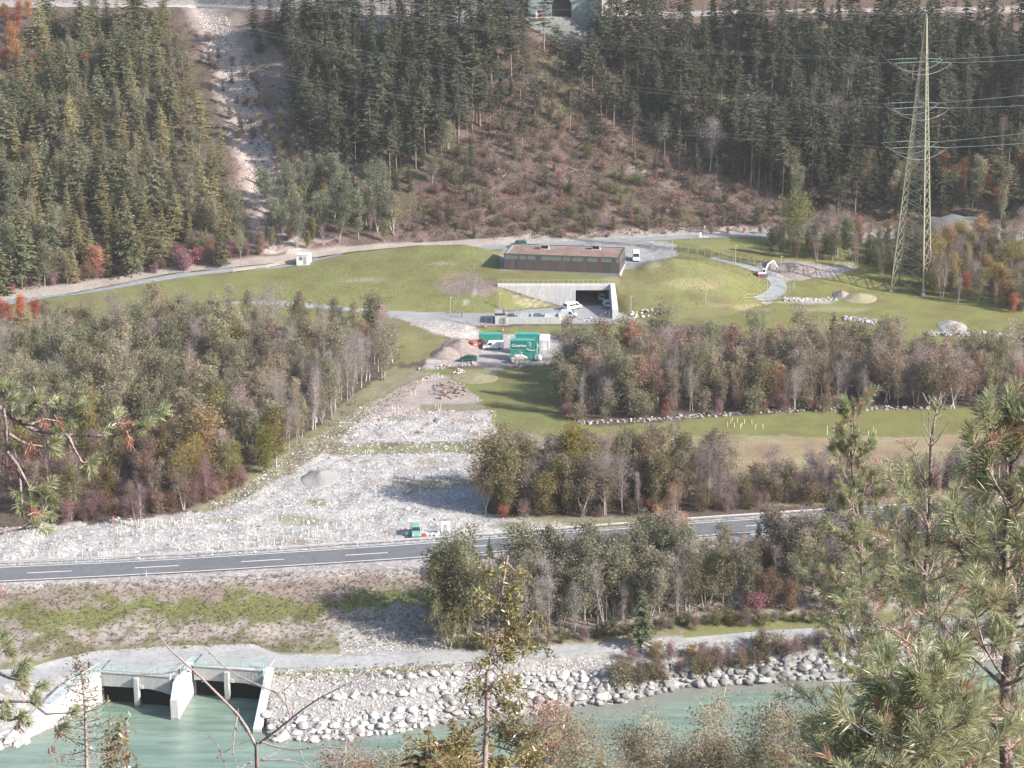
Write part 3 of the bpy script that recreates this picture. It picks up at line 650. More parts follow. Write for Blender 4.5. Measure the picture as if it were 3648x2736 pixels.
o = empty('hill_tunnel_portal', UYZ(1985, 661.5, 67.3), 0, 'grey-green shaded portal wall with dark tunnel mouth at the top edge', 'tunnel portal')
M_PORT = mat('shade_tinted_concrete', (.20, .245, .235), .9, noise=.12, nscale=.5, streak=.2)  # shade of the niche put into the concrete colour
W_, Hh = 10.0, 12.0; mb = MB(); arch = [(3.3*math.cos(t)+1.5, 4.0+3.0*math.sin(t)) for t in np.linspace(math.pi, 0, 9)]
pr = [(-W_, -4), (-1.8, -4)]+arch+[(4.8, -4), (W_+5, -4), (W_+5, Hh), (-W_, Hh)]
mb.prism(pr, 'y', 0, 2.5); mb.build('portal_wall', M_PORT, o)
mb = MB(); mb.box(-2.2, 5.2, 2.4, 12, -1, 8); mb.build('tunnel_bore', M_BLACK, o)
MB().box(-6.2, -4.4, -1.2, -.6, -.2, 1.3).build('orange_barrier', mat('barrier_orange', (.5, .16, .07), .7), o); MB().box(-7.2, -6.5, -1.2, -.6, -.2, 2.2).build('white_box', M_WHITE, o)
# grey concrete dome on the slope at the right
c = hit(3405, 835); o = empty('concrete_dome', c, 0, 'smooth grey concrete dome on the slope right of the pylon', 'retaining structure')
V = []; nA, nB = 22, 9; Rr = 8.8
for j in range(nB+1):
    for i in range(nA+1):
        a = math.pi*(i/nA); b = (j/nB)*math.pi/2
        V.append((-math.cos(a)*Rr*math.cos(b)**.6, 3.2-math.sin(a)*3.4*math.cos(b)+j*.25, math.sin(b)*6.0*(1-.22*((i/nA-.5)*2)**2)-.8))
ii = np.arange((nB+1)*(nA+1)).reshape(nB+1, nA+1); F = np.stack([ii[:-1, :-1], ii[:-1, 1:], ii[1:, 1:], ii[1:, :-1]], -1).reshape(-1, 4)
link('shell', mesh_np('shell', V, F, [mat('dome_concrete', (.125, .130, .130), .9, noise=.15, nscale=.5, streak=.2)], smooth=True), o)
MB().box(-Rr*.8, Rr*.8, 3.0, 6.5, -1, 4.2).build('backing', MATS['dome_concrete'], o)

# --- culvert outlet into the river
cu = empty('culvert_outlet', UYZ(620, 287, WATER_Z), 0, 'twin-bay white concrete culvert outlet with green railing at the river', 'culvert')
def cw(p): return Vector(p)-cu.location
zt = -5.0
def cpt(u, Y, z): return cw(UYZ(u, Y, z))
def bay(u0, Y0, u1, Y1, colu):
    a, b = cpt(u0, Y0, 0), cpt(u1, Y1, 0); a.z = b.z = 0; L_ = (b-a).length; ex = (b-a)/L_; ey = Vector((-ex.y, ex.x, 0)); z0 = WATER_Z
    M4 = Matrix.Translation(a) @ Matrix((ex, ey, UP)).transposed().to_4x4(); rel = lambda z: z-cu.location.z
    def put(ob, name=None): ob.matrix_local = M4; return ob
    pr = [(0, rel(zt)), (0, rel(zt-2.35)-.1), (1.2, rel(zt-2.35)-.04), (3.0, rel(zt-2.35)), (L_-3.4, rel(zt-2.35)), (L_-1.6, rel(zt-2.35)-.35), (L_, rel(zt-2.35)-.75), (L_, rel(zt))]
    put(MB().prism(pr, 'y', 0, .8).build('face_beam', M_CONC, cu)); put(MB().box(-.15, L_+.1, -.14, .75, rel(zt)+.003, rel(zt)+.22).build('coping', M_CONC2, cu)); put(MB().box(-.1, L_+.08, .76, 5.5, rel(zt)-.3, rel(zt)+.02).build('deck', M_PATH, cu))
    put(MB().box(-.5, 0, .8, 22, -2, rel(zt)-1.1).build('side_wall', M_DCONC, cu)); put(MB().box(L_, L_+.5, .8, 22, -2, rel(zt)-1.1).build('side_wall', M_CONC, cu)); put(MB().box(-.5, L_+.5, .82, 22, rel(zt)-1.6, rel(zt)-1.0).build('roof_slab', M_DCONC, cu)); put(MB().box(.01, L_-.01, 1.0, 1.3, -2, rel(zt)-1.62).build('shade_panel', mat('shade_black', (.012, .013, .014), .8, spec=.1), cu))  # black panel stands in for the shadow inside the bay
    cx = L_*colu; put(MB().box(cx-.38, cx+.38, -.62, .30, -2, rel(zt)-.45).build('column', M_CONC, cu, bevel=.03)); put(MB().box(cx+.5, cx+1.1, -.16, 0, rel(zt-2.35), rel(zt-1.75)).build('bracket', M_CONC2, cu))
    return a, b
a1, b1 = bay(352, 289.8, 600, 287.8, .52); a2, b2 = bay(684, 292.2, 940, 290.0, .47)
# divider pier: from the water front back to the right bay
pf, pbk = cpt(612, 283.4, 0), cpt(672, 294, 0); ex = (pbk-pf); ex.z = 0; Lp = ex.length; ex.normalize(); ey = Vector((-ex.y, ex.x, 0)); M4 = Matrix.Translation(Vector((pf.x, pf.y, 0))) @ Matrix((ex, ey, UP)).transposed().to_4x4()
relz = lambda z: z-cu.location.z
ob = MB().hexa([(0, -.62, -2), (Lp, -.62, -2), (Lp, .62, -2), (0, .62, -2)], [(0.02, -.62, relz(-6.5)), (0.02, .62, relz(-6.5))][:0] or [(0, -.62, relz(-7.0)), (Lp, -.62, relz(zt)), (Lp, .62, relz(zt)), (0, .62, relz(-7.0))]).build('divider_pier', M_CONC2, cu); ob.matrix_local = M4
ob = MB().hexa([(.2, -.63, relz(-7.1)), (5.2, -.63, relz(-7.1)), (5.2, .63, relz(-7.1)), (.2, .63, relz(-7.1))], [(2.2, -.63, relz(zt)+.1), (5.2, -.63, relz(zt)+.1), (5.2, .63, relz(zt)+.1), (2.2, .63, relz(zt)+.1)]).build('pier_head', M_CONC2, cu); ob.matrix_local = M4
ob = MB().box(-.02, Lp-2, -.64, .64, -.3, .38).build('silt_band', mat('silt_stain', (.36, .29, .25), .9, noise=.2, nscale=2), cu); ob.matrix_local = M4
# wing walls
def wing(name, p0, z0, p1, z1, th, side, mid=None):
    a, b = cw(p0), cw(p1); a.z = b.z = 0; s = (b-a); s = Vector((-s.y, s.x, 0)).normalized()*th*side
    mb = MB(); mb.hexa([a+Vector((0, 0, -2)), b+Vector((0, 0, -2)), b+s+Vector((0, 0, -2)), a+s+Vector((0, 0, -2))], [a+Vector((0, 0, relz(z0))), b+Vector((0, 0, relz(z1))), b+s+Vector((0, 0, relz(z1))), a+s+Vector((0, 0, relz(z0)))])
    return mb.build(name, M_CONC2, cu)
LW0, LW1, LW2 = UYZ(352, 289.6, 0), UYZ(255, 285.5, 0), UYZ(45, 274.6, 0)
wing('wing_wall', LW0, -5.0, LW1, -5.7, 2.6, -1); wing('wing_wall', LW1, -5.703, LW2, -10.2, 2.6, -1)
RW0, RW1 = UYZ(944, 291.5, 0), UYZ(893, 278.6, 0)
wing('wing_wall', RW0, -4.9, RW1, -9.7, 1.3, 1)
# railing
rl = empty('railing', (0, 0, 0)); rl.parent = cu
def railing(parent, runs, h, m, spacing=1.9, bal=.19, rr=.045, bm=None, balu=True):
    """runs: lists of local points; top and bottom rails, posts as own objects, thin balusters as one part"""
    pm = MB().box(-.04, .04, -.04, .04, 0, h).mesh('post', m); rails = MB(); bl = MB()
    for run in runs:
        run = [Vector(p) for p in run]
        rails.tube([p+Vector((0, 0, h)) for p in run], rr, 5); rails.tube([p+Vector((0, 0, .14)) for p in run], rr*.8, 5)
        for a, b in zip(run[:-1], run[1:]):
            n = max(1, round((b-a).length/spacing))
            for i in range(n+1): o = link('post', pm, parent); o.location = a.lerp(b, i/n)
            if balu:
                k = int((b-a).length/bal)
                for i in range(k):
                    p = a.lerp(b, (i+.5)/k); bl.box(p.x-.016, p.x+.016, p.y-.016, p.y+.016, p.z+.14, p.z+h)
    rails.build('rail', m, parent)
    if balu: setp(bl.build('baluster', m, parent), kind='stuff')
zr = relz(zt)+.22
def at(p, z): return Vector((p.x, p.y, z))
L1, L2 = cw(LW1), cw(LW0)
railing(rl, [[at(cw(UYZ(170, 282.5, 0)), relz(-7.5)), at(L1, relz(-5.6)), at(a1, zr), at(b1, zr), at(pf.lerp(pbk, .45), zr), at(pf.lerp(pbk, .45).lerp(a2, .98), zr), at(b2+Vector((0, .5, 0)), zr), at(cw(RW0)+Vector((-.6, 0, 0)), zr), at(cw(RW0).lerp(cw(RW1), .38)+Vector((.6, 0, 0)), relz(-6.7))]], 1.45, M_RAILG)

# --- road portal under the brown building
po = empty('road_portal', UYZ(2050, 508.7, 4.0), 0, 'pale concrete portal wall with dark garage opening in the grass mound', 'tunnel portal')
xl, xo0, xo1, xr = [UYZ(u, 508.7, 6).x-po.location.x for u in (1772, 2047, 2170, 2186)]; ztp = 5.95
nP = 4
for i in range(nP):                                   # cast wall panels with open joints
    a = xl+(xo0-xl)*i/nP; b = xl+(xo0-xl)*(i+1)/nP
    MB().box(a+.02, b-.02, -.1+.004*i, .65, -1.5, ztp-.55).build('wall_panel', M_CONC, po)
MB().box(xl, xr, -.08, .65, ztp-.545, ztp).build('lintel_band', M_CONC2, po); MB().box(xo0-.02, xo1+.02, -.06, .65, 4.25, ztp-.55).build('lintel', M_CONC, po)
MB().box(xo0-.1, xo0+.25, -.16, .5, -.2, 4.25).build('jamb', M_CONC2, po); MB().box(xo1, xr, -.07, .65, -1, ztp-.55).build('jamb', M_CONC, po)
mb = MB(); mb.hexa([(xo1+.3, -12.5, -1), (xr+.6, -12.5, -1), (xr+.3, 0, -1), (xo1+.3, 0, -1)], [(xo1+.3, -12.5, 1.9), (xr+.6, -12.5, 1.9), (xr+.3, 0, ztp+.15), (xo1+.3, 0, ztp+.15)]); mb.build('wing_wall', M_CONC2, po)
# inside of the garage tunnel
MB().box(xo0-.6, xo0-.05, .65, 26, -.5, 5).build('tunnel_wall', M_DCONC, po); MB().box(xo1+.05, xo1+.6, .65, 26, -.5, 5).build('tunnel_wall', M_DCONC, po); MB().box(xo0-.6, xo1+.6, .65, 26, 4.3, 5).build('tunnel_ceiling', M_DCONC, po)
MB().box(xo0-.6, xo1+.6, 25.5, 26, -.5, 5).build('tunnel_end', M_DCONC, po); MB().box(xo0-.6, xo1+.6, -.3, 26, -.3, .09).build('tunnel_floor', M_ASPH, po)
rp = empty('railing'); rp.parent = po; railing(rp, [[(xl+.2, .3, ztp), (xr-.1, .3, ztp)]], 1.05, M_GALV, 1.35, balu=False, rr=.03)

# --- brown clad building with planted roof
bb = empty('brown_building', UYZ(1795, 521.2, 11.2), 0, 'long low brown-clad building with planted flat roof on the mound', 'building')
fr = UYZ(2209, 519.6, 11.2)-bb.location; ex = Vector((fr.x, fr.y, 0)); Lb = ex.length; ex.normalize(); ey = Vector((.30, 1.0, 0)).normalized()
MB4 = Matrix((ex, ey, UP)).transposed().to_4x4(); Db, Hb = 13.6, 4.35
def bput(o): o.matrix_local = MB4; return o
bput(MB().box(.05, Lb-.05, .05, Db-.05, -.6, Hb-.15).build('core', M_DCONC, bb)); bput(MB().box(-.3, Lb+.1, -.2, 0.06, -.6, .03).build('plinth', M_DCONC, bb)); bput(MB().box(Lb+.003, Lb+.5, -.3, Db, -.6, .0).build('side_plinth', M_CONC2, bb))
edges = [0, .75, 1.9, 2.9, 4.0, 5.2, 6.4, 7.2, 8.0, 9.2, 10.2, 11.2, 12.4, 13.6, 14.6, 15.4, 16.4, 17.6, 18.5, 19.4, 20.6, 21.8, 22.8, 24.0, 25.2, 26.2, 27.2, 28.4, 29.6, 30.6, 32.0]
edges = [e*Lb/32.0 for e in edges]; shades = [(.088, .074, .072), (.105, .070, .066), (.078, .070, .072), (.115, .082, .076), (.092, .080, .078), (.070, .062, .066)]
for i, (a, b) in enumerate(zip(edges[:-1], edges[1:])):
    o = bput(MB().box(a+.012, b-.012, -.06-.008*(i % 3), .045, 0.08, Hb-1.32).build('cladding_panel', M_BROWN, bb)); o.color = (*shades[rnd.randrange(6)], 1)
wins = [(0.3, 3.9), (4.4, 6.2), (6.7, 8.8), (10.4, 16.0), (16.5, 18.5), (19.0, 22.0), (23.2, 26.0), (27.0, 29.9), (31.0, 31.8)]; x = 0.0
M_BAND = mat('frosted_band', (.14, .165, .158), .35, 0, .5, noise=.08, nscale=.6)
for a, b in wins:
    a, b = a*Lb/32, b*Lb/32
    o = bput(MB().box(x+.01, a-.01, -.07, .045, Hb-1.30, Hb-.22).build('cladding_panel', M_BROWN, bb)); o.color = (*shades[rnd.randrange(6)], 1)
    bput(MB().box(a, b, -.035, .045, Hb-1.30, Hb-.22).build('window_band', M_BAND, bb)); x = b
for i in range(10):
    a, b = Db*i/10, Db*(i+1)/10
    if i in (2, 4, 6, 8):
        o = bput(MB().box(Lb-.045, Lb+.06, a+.012, b-.012, 0.08, 1.2).build('cladding_panel', M_BROWN, bb)); o.color = (*shades[i % 6], 1)
        o = bput(MB().box(Lb-.045, Lb+.06, a+.012, b-.012, 2.6, Hb-.22).build('cladding_panel', M_BROWN, bb)); o.color = (*shades[i % 6], 1)
        bput(MB().box(Lb-.045, Lb+.03, a+.05, b-.05, 1.22, 2.58).build('window', M_GLASS, bb))
    else:
        o = bput(MB().box(Lb-.045, Lb+.06, a+.012, b-.012, 0.08, Hb-.22).build('cladding_panel', M_BROWN, bb)); o.color = (*shades[i % 6], 1)
rf_ = bput(MB().box(.25, Lb-.25, .25, Db-.25, Hb-.15, Hb-.02).build('roof', M_SEDUM, bb))
for q in ((-.1, Lb+.1, -.1, .28), (-.1, Lb+.1, Db-.28, Db+.1), (-.1, .28, .283, Db-.283), (Lb-.28, Lb+.1, .283, Db-.283)):
    o = bput(MB().box(q[0], q[1], q[2], q[3], Hb-.215, Hb+.18).build('parapet', mat('dark_parapet', (.10, .095, .095), .6), bb))
for q in ((.3, .95, .3, Db-.3), (.3, Lb-.3, Db-.85, Db-.3)): bput(MB().box(q[0], q[1], q[2], q[3], Hb-.019, Hb+.0).build('gravel_edge', M_GRAVEL, bb))
for cx in (.285, .73):
    v_ = empty('roof_vent'); v_.parent = bb; v_.matrix_local = MB4 @ Matrix.Translation((cx*Lb, Db*.60, Hb-.02))
    MB().box(-1.25, 1.25, -.9, .9, 0, .1).build('vent_base', M_CONC2, v_); MB().box(-.95, .95, -.7, .7, .1, 1.05).build('vent_box', M_GLASS, v_); MB().box(-1.2, 1.2, -1.0, 1.0, 1.05, 1.2).build('vent_cap', M_GALV, v_)
    for sx_ in (-1, 1): MB().box(sx_*.98-.06, sx_*.98+.06, -.75, .75, .1, 1.05).build('vent_frame', M_GALV, v_)

# --- settling basin with its hut
ba = empty('settling_basin', UYZ(1801, 491.7, 2.9), 0, 'concrete settling basin with green water and railing below the portal', 'basin')
Lx = UYZ(1990, 491.7, 2.9).x-ba.location.x
npan = 6
for i in range(npan): MB().box(Lx*i/npan+.012, Lx*(i+1)/npan-.012, -.02*(i % 2), .4, -1, 1.95).build('wall_panel', M_CONC, ba)
MB().box(0, Lx, 4.9, 5.3, -1, 1.9).build('back_wall', M_CONC, ba); MB().box(Lx, Lx+.4, 0, 5.3, -1, 1.95).build('end_wall', M_CONC2, ba); MB().box(Lx*.49, Lx*.52, .4, 4.9, 0, 1.9).build('cross_wall', M_CONC, ba)
MB().box(0, Lx, .4, 4.9, 1.2, 1.4).build('water', mat('basin_water', (.22, .36, .33), .12, 0, .5), ba); MB().box(Lx*.55, Lx*.9, .5, 4.8, 1.5, 1.62).build('grating', M_RAILG, ba)
rb = empty('railing'); rb.parent = ba; railing(rb, [[(.1, 5.1, 1.9), (Lx, 5.1, 1.9), (Lx+.2, .2, 1.95)], [(.2, .2, 1.95), (Lx*.8, .2, 1.95)]], 1.0, M_GALV, 1.6, balu=False, rr=.025)
for k in (.22, .72):
    MB().box(Lx*k-.5, Lx*k-.35, .6, 4.4, 1.6, 3.1).build('pipe_frame', M_GALV, ba); MB().box(Lx*k+.15, Lx*k+.3, .6, 4.4, 1.6, 3.1).build('pipe_frame', M_GALV, ba)
MB().box(Lx+.45, Lx+2.2, 2.6, 3.0, -1, 1.9).build('end_panel', M_CONC, ba)
hu = empty('basin_hut', UYZ(1764, 491.4, 2.9), 0, 'small flat-roofed concrete hut with grey door at the end of the basin', 'hut')
wx = UYZ(1799, 491.4, 2.9).x-hu.location.x
MB().box(0, wx, -.2, 5.4, -1, 2.75).build('wall', M_CONC, hu); MB().box(-.15, wx+.15, -.35, .1, 2.75, 3.1).build('fascia', M_BLACK, hu)
for q in ((-.15, .2, .1, 5.4), (wx-.2, wx+.15, .1, 5.4), (.2, wx-.2, 5.05, 5.4)): MB().box(q[0], q[1], q[2], q[3], 2.75, 3.08).build('parapet', M_DCONC, hu)
MB().box(.2, wx-.2, .1, 5.05, 2.755, 2.86).build('roof', M_GRAVEL, hu); MB().box(wx-.72, wx-.08, -.26, -.2, 0, 2.0).build('door', mat('green_door', (.10, .19, .175), .5), hu)
mb = MB(); mb.tube([(wx-1.1, -.25, .1), (wx-1.25, -.3, 1.0), (wx-1.1, -.3, 1.7), (wx-.85, -.25, 1.9)], .05, 5); mb.build('hose', M_BLACK, hu)

# --- white hut on the upper left road
p = hit(1083, 938); o = empty('roadside_hut', p, R(-8), 'small white flat-roofed hut beside the left road', 'hut')
MB().box(-1.8, 1.8, -1.5, 1.5, -.5, 2.6).build('wall', M_WHITE, o); MB().box(-1.95, 1.95, -1.65, 1.65, 2.6, 2.85).build('roof', M_WHITE, o); MB().box(-.9, -.1, -1.54, -1.49, 1.2, 2.1).build('window', M_BAND, o); MB().box(.2, 1.1, -1.54, -1.49, 0, 2.1).build('door', M_CONC, o)
o = empty('wooden_rail', hit(935, 958), 0, 'weathered low plank fence beside the left road by the white hut', 'fence'); b0 = o.location.copy()
Q = [hit(u, v)-b0 for u, v in ((830, 972), (870, 967), (910, 961), (950, 957), (990, 949), (1030, 940), (1062, 934))]
for a, b in zip(Q[:-1], Q[1:]):
    for hz in (.35, .8): MB().hexa([a+Vector((0, 0, hz)), b+Vector((0, 0, hz)), b+Vector((0, .1, hz)), a+Vector((0, .1, hz))], [q_+Vector((0, y, hz+.25)) for q_, y in ((a, 0), (b, 0), (b, .1), (a, .1))]).build('plank', M_WOOD, o)
for a in Q: MB().box(a.x-.1, a.x+.1, a.y+.1, a.y+.3, a.z-.3, a.z+1.15).build('post', M_WOOD, o)
# ================================================================ trees
M_LEAF = foliage_mat('leaves', .48, .34, 1.1)
M_NEEDLE = foliage_mat('needle_foliage', .25, .34, .9)
M_BARK = mat('bark', (.2, .17, .15), .9, noise=.35, nscale=6, objcol=True, spec=.1)
def quads(c, a, b):
    """diamond faces: centres c, half axes a, b  (n,3)"""
    n = len(c); V = np.stack([c-a, c+b, c+a, c-b], 1).reshape(-1, 3); return V, np.arange(4*n).reshape(n, 4)
def leaf_faces(r, c, size, flat=0.0):
    n = len(c); a = rand_dirs(r, n); b = np.cross(a, rand_dirs(r, n)); b /= np.linalg.norm(b, axis=1, keepdims=True)+1e-9
    s = (size*r.uniform(.6, 1.35, n))[:, None]; return quads(c, a*s, b*s*.62)

def decid(seed, h=12.0, cb=.3, rw=2.2, nl=2400, ls=.16, limbs=16, rise=50, droop=0.0, stems=1, bare=0.0, topw=.55, clump=.34, r0=.0105):
    """an airy broadleaf: returns trunk mesh, crown mesh, height"""
    r = np.random.default_rng(seed); tb = MB(); cents = []; wts = []; twigs = []
    for s in range(stems):
        lean = r.normal(0, .035 if stems == 1 else .10, 2); ph = r.uniform(0, 6.28)
        hh = h*(1 if s == 0 else r.uniform(.75, .97)); x0, y0 = (0, 0) if s == 0 else r.normal(0, .35, 2)
        P = [Vector((x0+lean[0]*t*hh+.02*hh*math.sin(3*t+ph)*t, y0+lean[1]*t*hh+.02*hh*math.cos(2.5*t+ph)*t, t*hh*.97)) for t in np.linspace(0, 1, 8)]
        rad = [max(.02, r0*hh*(1-.9*t)) for t in np.linspace(0, 1, 8)]; tb.tube(P, rad, 5, cap=False)
        nlimb = limbs if stems == 1 else max(5, int(limbs*1.3/stems))
        for i in range(nlimb):
            t = cb+(0.97-cb)*((i+r.uniform(0, .8))/nlimb); k = min(6.99, t*7); j = int(k); p0 = P[j].lerp(P[j+1], k-j)
            az = i*2.4+r.uniform(-.5, .5); el = R(rise+r.uniform(-16, 16)+18*t)
            q_ = (t-cb)/(1-cb); prof = (.45+.55*min(1, q_/.35))*math.sqrt(max(.10, 1-max(0, (q_-.45)/.62)**2))
            ln = rw*max(.22, prof)*r.uniform(.7, 1.2)
            d = Vector((math.cos(az)*math.cos(el), math.sin(az)*math.cos(el), math.sin(el)))
            p1 = p0+d*ln*.5; p2 = p0+d*ln+Vector((0, 0, ln*(.12-droop)))
            tb.tube([p0, p1, p2], [max(.02, rad[j]*.45), max(.014, rad[j]*.26), .010], 4, cap=False)
            for q in range(4):
                f = r.uniform(.35, 1.08); c = p0.lerp(p2, f)+Vector(r.normal(0, .20*ln, 3))
                if droop: c.z -= droop*ln*r.uniform(0, .8)
                cents.append(c); wts.append(ln*r.uniform(.25, 1.3)); twigs.append((p0.lerp(p2, min(1, f)), c))
        cents.append(P[-1]); wts.append(rw*.25); twigs.append((P[-2], P[-1]))
    cents = np.array(cents); wts = np.array(wts)/np.sum(wts)
    for a, c in twigs[::1]:
        tb.tube([a, c], [.016, .006], 3, cap=False)
    n = int(nl*(1-bare)); pick = r.choice(len(cents), n, p=wts)
    sg = clump*rw*np.array([.6, .6, .62]); pos = cents[pick]+r.normal(size=(n, 3))*sg*(wts[pick]/wts.mean())[:, None]**.3
    if droop: pos[:, 2] -= np.abs(r.normal(0, droop*rw*.5, n))
    V, F = leaf_faces(r, pos, ls)
    if bare:
        nb = int(2600*bare); pk = r.choice(len(cents), nb, p=wts); c0 = cents[pk]+r.normal(size=(nb, 3))*sg*.8
        d = rand_dirs(r, nb); d[:, 2] = np.abs(d[:, 2])*.8+.15; ln = r.uniform(.35, .8, nb)[:, None]
        sd = np.cross(d, rand_dirs(r, nb))*.03; V2, F2 = quads(c0, d*ln*.5, sd); F2 = F2+len(V); V = np.concatenate([V, V2]); F = np.concatenate([F, F2])
    return tb.mesh('trunk', M_BARK, True), mesh_np('crown', V, F, [M_LEAF]), h

def conifer(seed, h=20.0, cb=.08, rw=3.0, whorls=26, per=6, fs=.34, droop=.25, taper=.85, irregular=.2, gap=0.0, mat_=None, r0=.0085, dens=1.0):
    r = np.random.default_rng(seed); tb = MB(); Cn, A, B = [], [], []
    lean = r.normal(0, .012, 2)
    P = [Vector((lean[0]*t*h, lean[1]*t*h, t*h)) for t in np.linspace(0, 1, 6)]
    tb.tube(P, [max(.02, r0*h*(1-.95*t)) for t in np.linspace(0, 1, 6)], 5, cap=False)
    for w in range(whorls):
        t = cb+(1-cb)*(w+r.uniform(-.3, .3))/whorls; t = min(.985, max(cb*.9, t)); z = t*h
        rel = (1-t)/(1-cb); L0 = rw*max(.05, rel**taper)
        if rel > .85: L0 *= .75
        for i in range(per):
            if r.uniform() < gap: continue
            az = r.uniform(0, 6.283); ln = L0*r.uniform(1-irregular*1.6, 1+irregular*.6)
            if ln < .12: ln = .12
            d = np.array([math.cos(az), math.sin(az), 0.0]); s = np.array([-d[1], d[0], 0.0])
            if ln > .8: tb.tube([(lean[0]*z, lean[1]*z, z), tuple(d*ln*.8+np.array([lean[0]*z, lean[1]*z, z-droop*ln*.6]))], [.03, .01], 3, cap=False)
            n = max(3, int(dens*ln/fs*3.2)); f = np.sort(r.uniform(.12, 1.05, n))
            c = d[None]*(f*ln)[:, None]; c[:, 2] = z-droop*ln*f**1.3+.10*ln*np.maximum(0, f-.7)
            wd = .42*ln*(1.05-f)*r.uniform(-1, 1, n)+r.normal(0, .05, n)
            c += s[None]*wd[:, None]; c[:, 2] -= np.abs(r.normal(0, .10, n)); c[:, :2] += lean*z
            dirv = d[None]*.8+s[None]*np.sign(wd)[:, None]*r.uniform(.1, .9, n)[:, None]; dirv[:, 2] -= r.uniform(0, .75, n)
            dirv /= np.linalg.norm(dirv, axis=1, keepdims=True)
            side = np.cross(dirv, np.array([0, 0, 1.0])+r.normal(0, .5, (n, 3))); side /= np.linalg.norm(side, axis=1, keepdims=True)+1e-9
            sz_ = fs*r.uniform(.6, 1.25, n)[:, None]*(.55+.45*min(1, ln))
            Cn.append(c); A.append(dirv*sz_); B.append(side*sz_*.42)
    V, F = quads(np.concatenate(Cn), np.concatenate(A), np.concatenate(B))
    return tb.mesh('trunk', M_BARK, True), mesh_np('crown', V, F, [mat_ or M_NEEDLE]), h

KIND = {
 'spruce': [conifer(100+i, 20, .05+.05*(i % 3), 2.9+.35*(i % 4), 26+3*(i % 3), 6+i % 2, .36, .22+.06*(i % 3), .70+.07*(i % 4), .2+.1*(i % 3)) for i in range(7)],
 'thin_spruce': [conifer(120+i, 24, .28, 2.9, 32, 6, .38, .42, .55, .35, .12) for i in range(3)],
 'larch': [conifer(140+i, 18, .06, 3.0, 34, 7, .26, .16, .85, .3, .06, M_LEAF, dens=.95) for i in range(3)],
 'tall_pine': [conifer(160+i, 24, .34+.07*i, 3.0, 20, 6, .40, .12, .42, .5, .18) for i in range(4)],
 'alder': [decid(200+i, 13, .16+.05*(i % 3), 2.1+.25*(i % 4), 3300, .16, 26, 48+4*(i % 3), stems=1+(i % 3), clump=.26+.03*(i % 2)) for i in range(8)],
 'birch': [decid(230+i, 13, .18+.06*(i % 3), 2.2+.3*(i % 3), 3300, .15, 24, 44, .30, stems=1+(i % 2), r0=.0085, clump=.27) for i in range(6)],
 'fine_birch': [decid(250+i, 13, .12, 2.6, 13000, .075, 34, 44, .30, stems=2, r0=.0085, clump=.26) for i in range(3)],
 'fine_alder': [decid(256+i, 13, .12, 2.6, 12000, .08, 34, 52, stems=2, clump=.26) for i in range(2)],
 'broad': [decid(260+i, 12, .10, 3.5, 5200, .20, 24, 36, clump=.34) for i in range(3)],
 'bare': [decid(280+i, 12, .22, 2.2+.3*i, 2200, .10, 28, 54, bare=.5, stems=1+i % 3, clump=.28) for i in range(5)],
 'shrub': [decid(300+i, 3.0, .03, 1.7, 1300, .12, 14, 45, stems=4, r0=.012) for i in range(3)],
 'bareshrub': [decid(320+i, 3.4, .04, 1.8, 1500, .08, 14, 52, stems=5, bare=.4, r0=.010) for i in range(2)],
}
KIND['hardwood'] = KIND['alder']  # second kind name for the alder trees, same meshes
NAME = {'fine_birch': 'birch_tree', 'fine_alder': 'alder_tree', 'hardwood': 'hardwood_tree', 'spruce': 'spruce_tree', 'thin_spruce': 'slim_spruce_tree', 'larch': 'larch_tree', 'tall_pine': 'tall_pine_tree', 'alder': 'alder_tree', 'birch': 'birch_tree', 'broad': 'broadleaf_tree', 'bare': 'leafless_tree',
        'shrub': 'shrub', 'bareshrub': 'leafless_shrub'}
CATG = {'shrub': 'shrub', 'bareshrub': 'shrub'}
BARKC = {'fine_birch': (.50, .46, .43), 'fine_alder': (.28, .25, .23), 'hardwood': (.30, .28, .26), 'spruce': (.13, .10, .085), 'thin_spruce': (.20, .15, .13), 'larch': (.17, .13, .11), 'tall_pine': (.235, .165, .14), 'alder': (.30, .28, .26), 'birch': (.48, .45, .42), 'broad': (.20, .17, .15), 'bare': (.34, .31, .29),
         'shrub': (.16, .13, .11), 'bareshrub': (.24, .19, .18)}
WIDE = {'spruce': 1.32, 'larch': 1.38, 'thin_spruce': 1.25, 'tall_pine': 1.3, 'alder': 1.14, 'birch': 1.12, 'hardwood': 1.12}
N_TREE = {}; GAIN = 1.38
def plant(kind, p, h, col, label, group=None, variant=None, wide=1.0, bark=None, lean=0.0):
    tm, cm, h0 = KIND[kind][rnd.randrange(len(KIND[kind])) if variant is None else variant]
    o = empty(NAME[kind], p, rnd.uniform(0, 6.283), label, CATG.get(kind, 'tree'), group)
    s = h/h0; w = s*wide*WIDE.get(kind, 1.0)*rnd.uniform(.78, 1.30); o.scale = (w, w, s)
    if lean: o.rotation_euler = (rnd.uniform(-lean, lean), rnd.uniform(-lean, lean), o.rotation_euler[2])
    t = link('trunk', tm, o); t.color = jit(bark or BARKC[kind], .12); c = link('crown', cm, o); c.color = jit([x*GAIN for x in col], .27)
    N_TREE[NAME[kind]] = N_TREE.get(NAME[kind], 0)+1
    return o
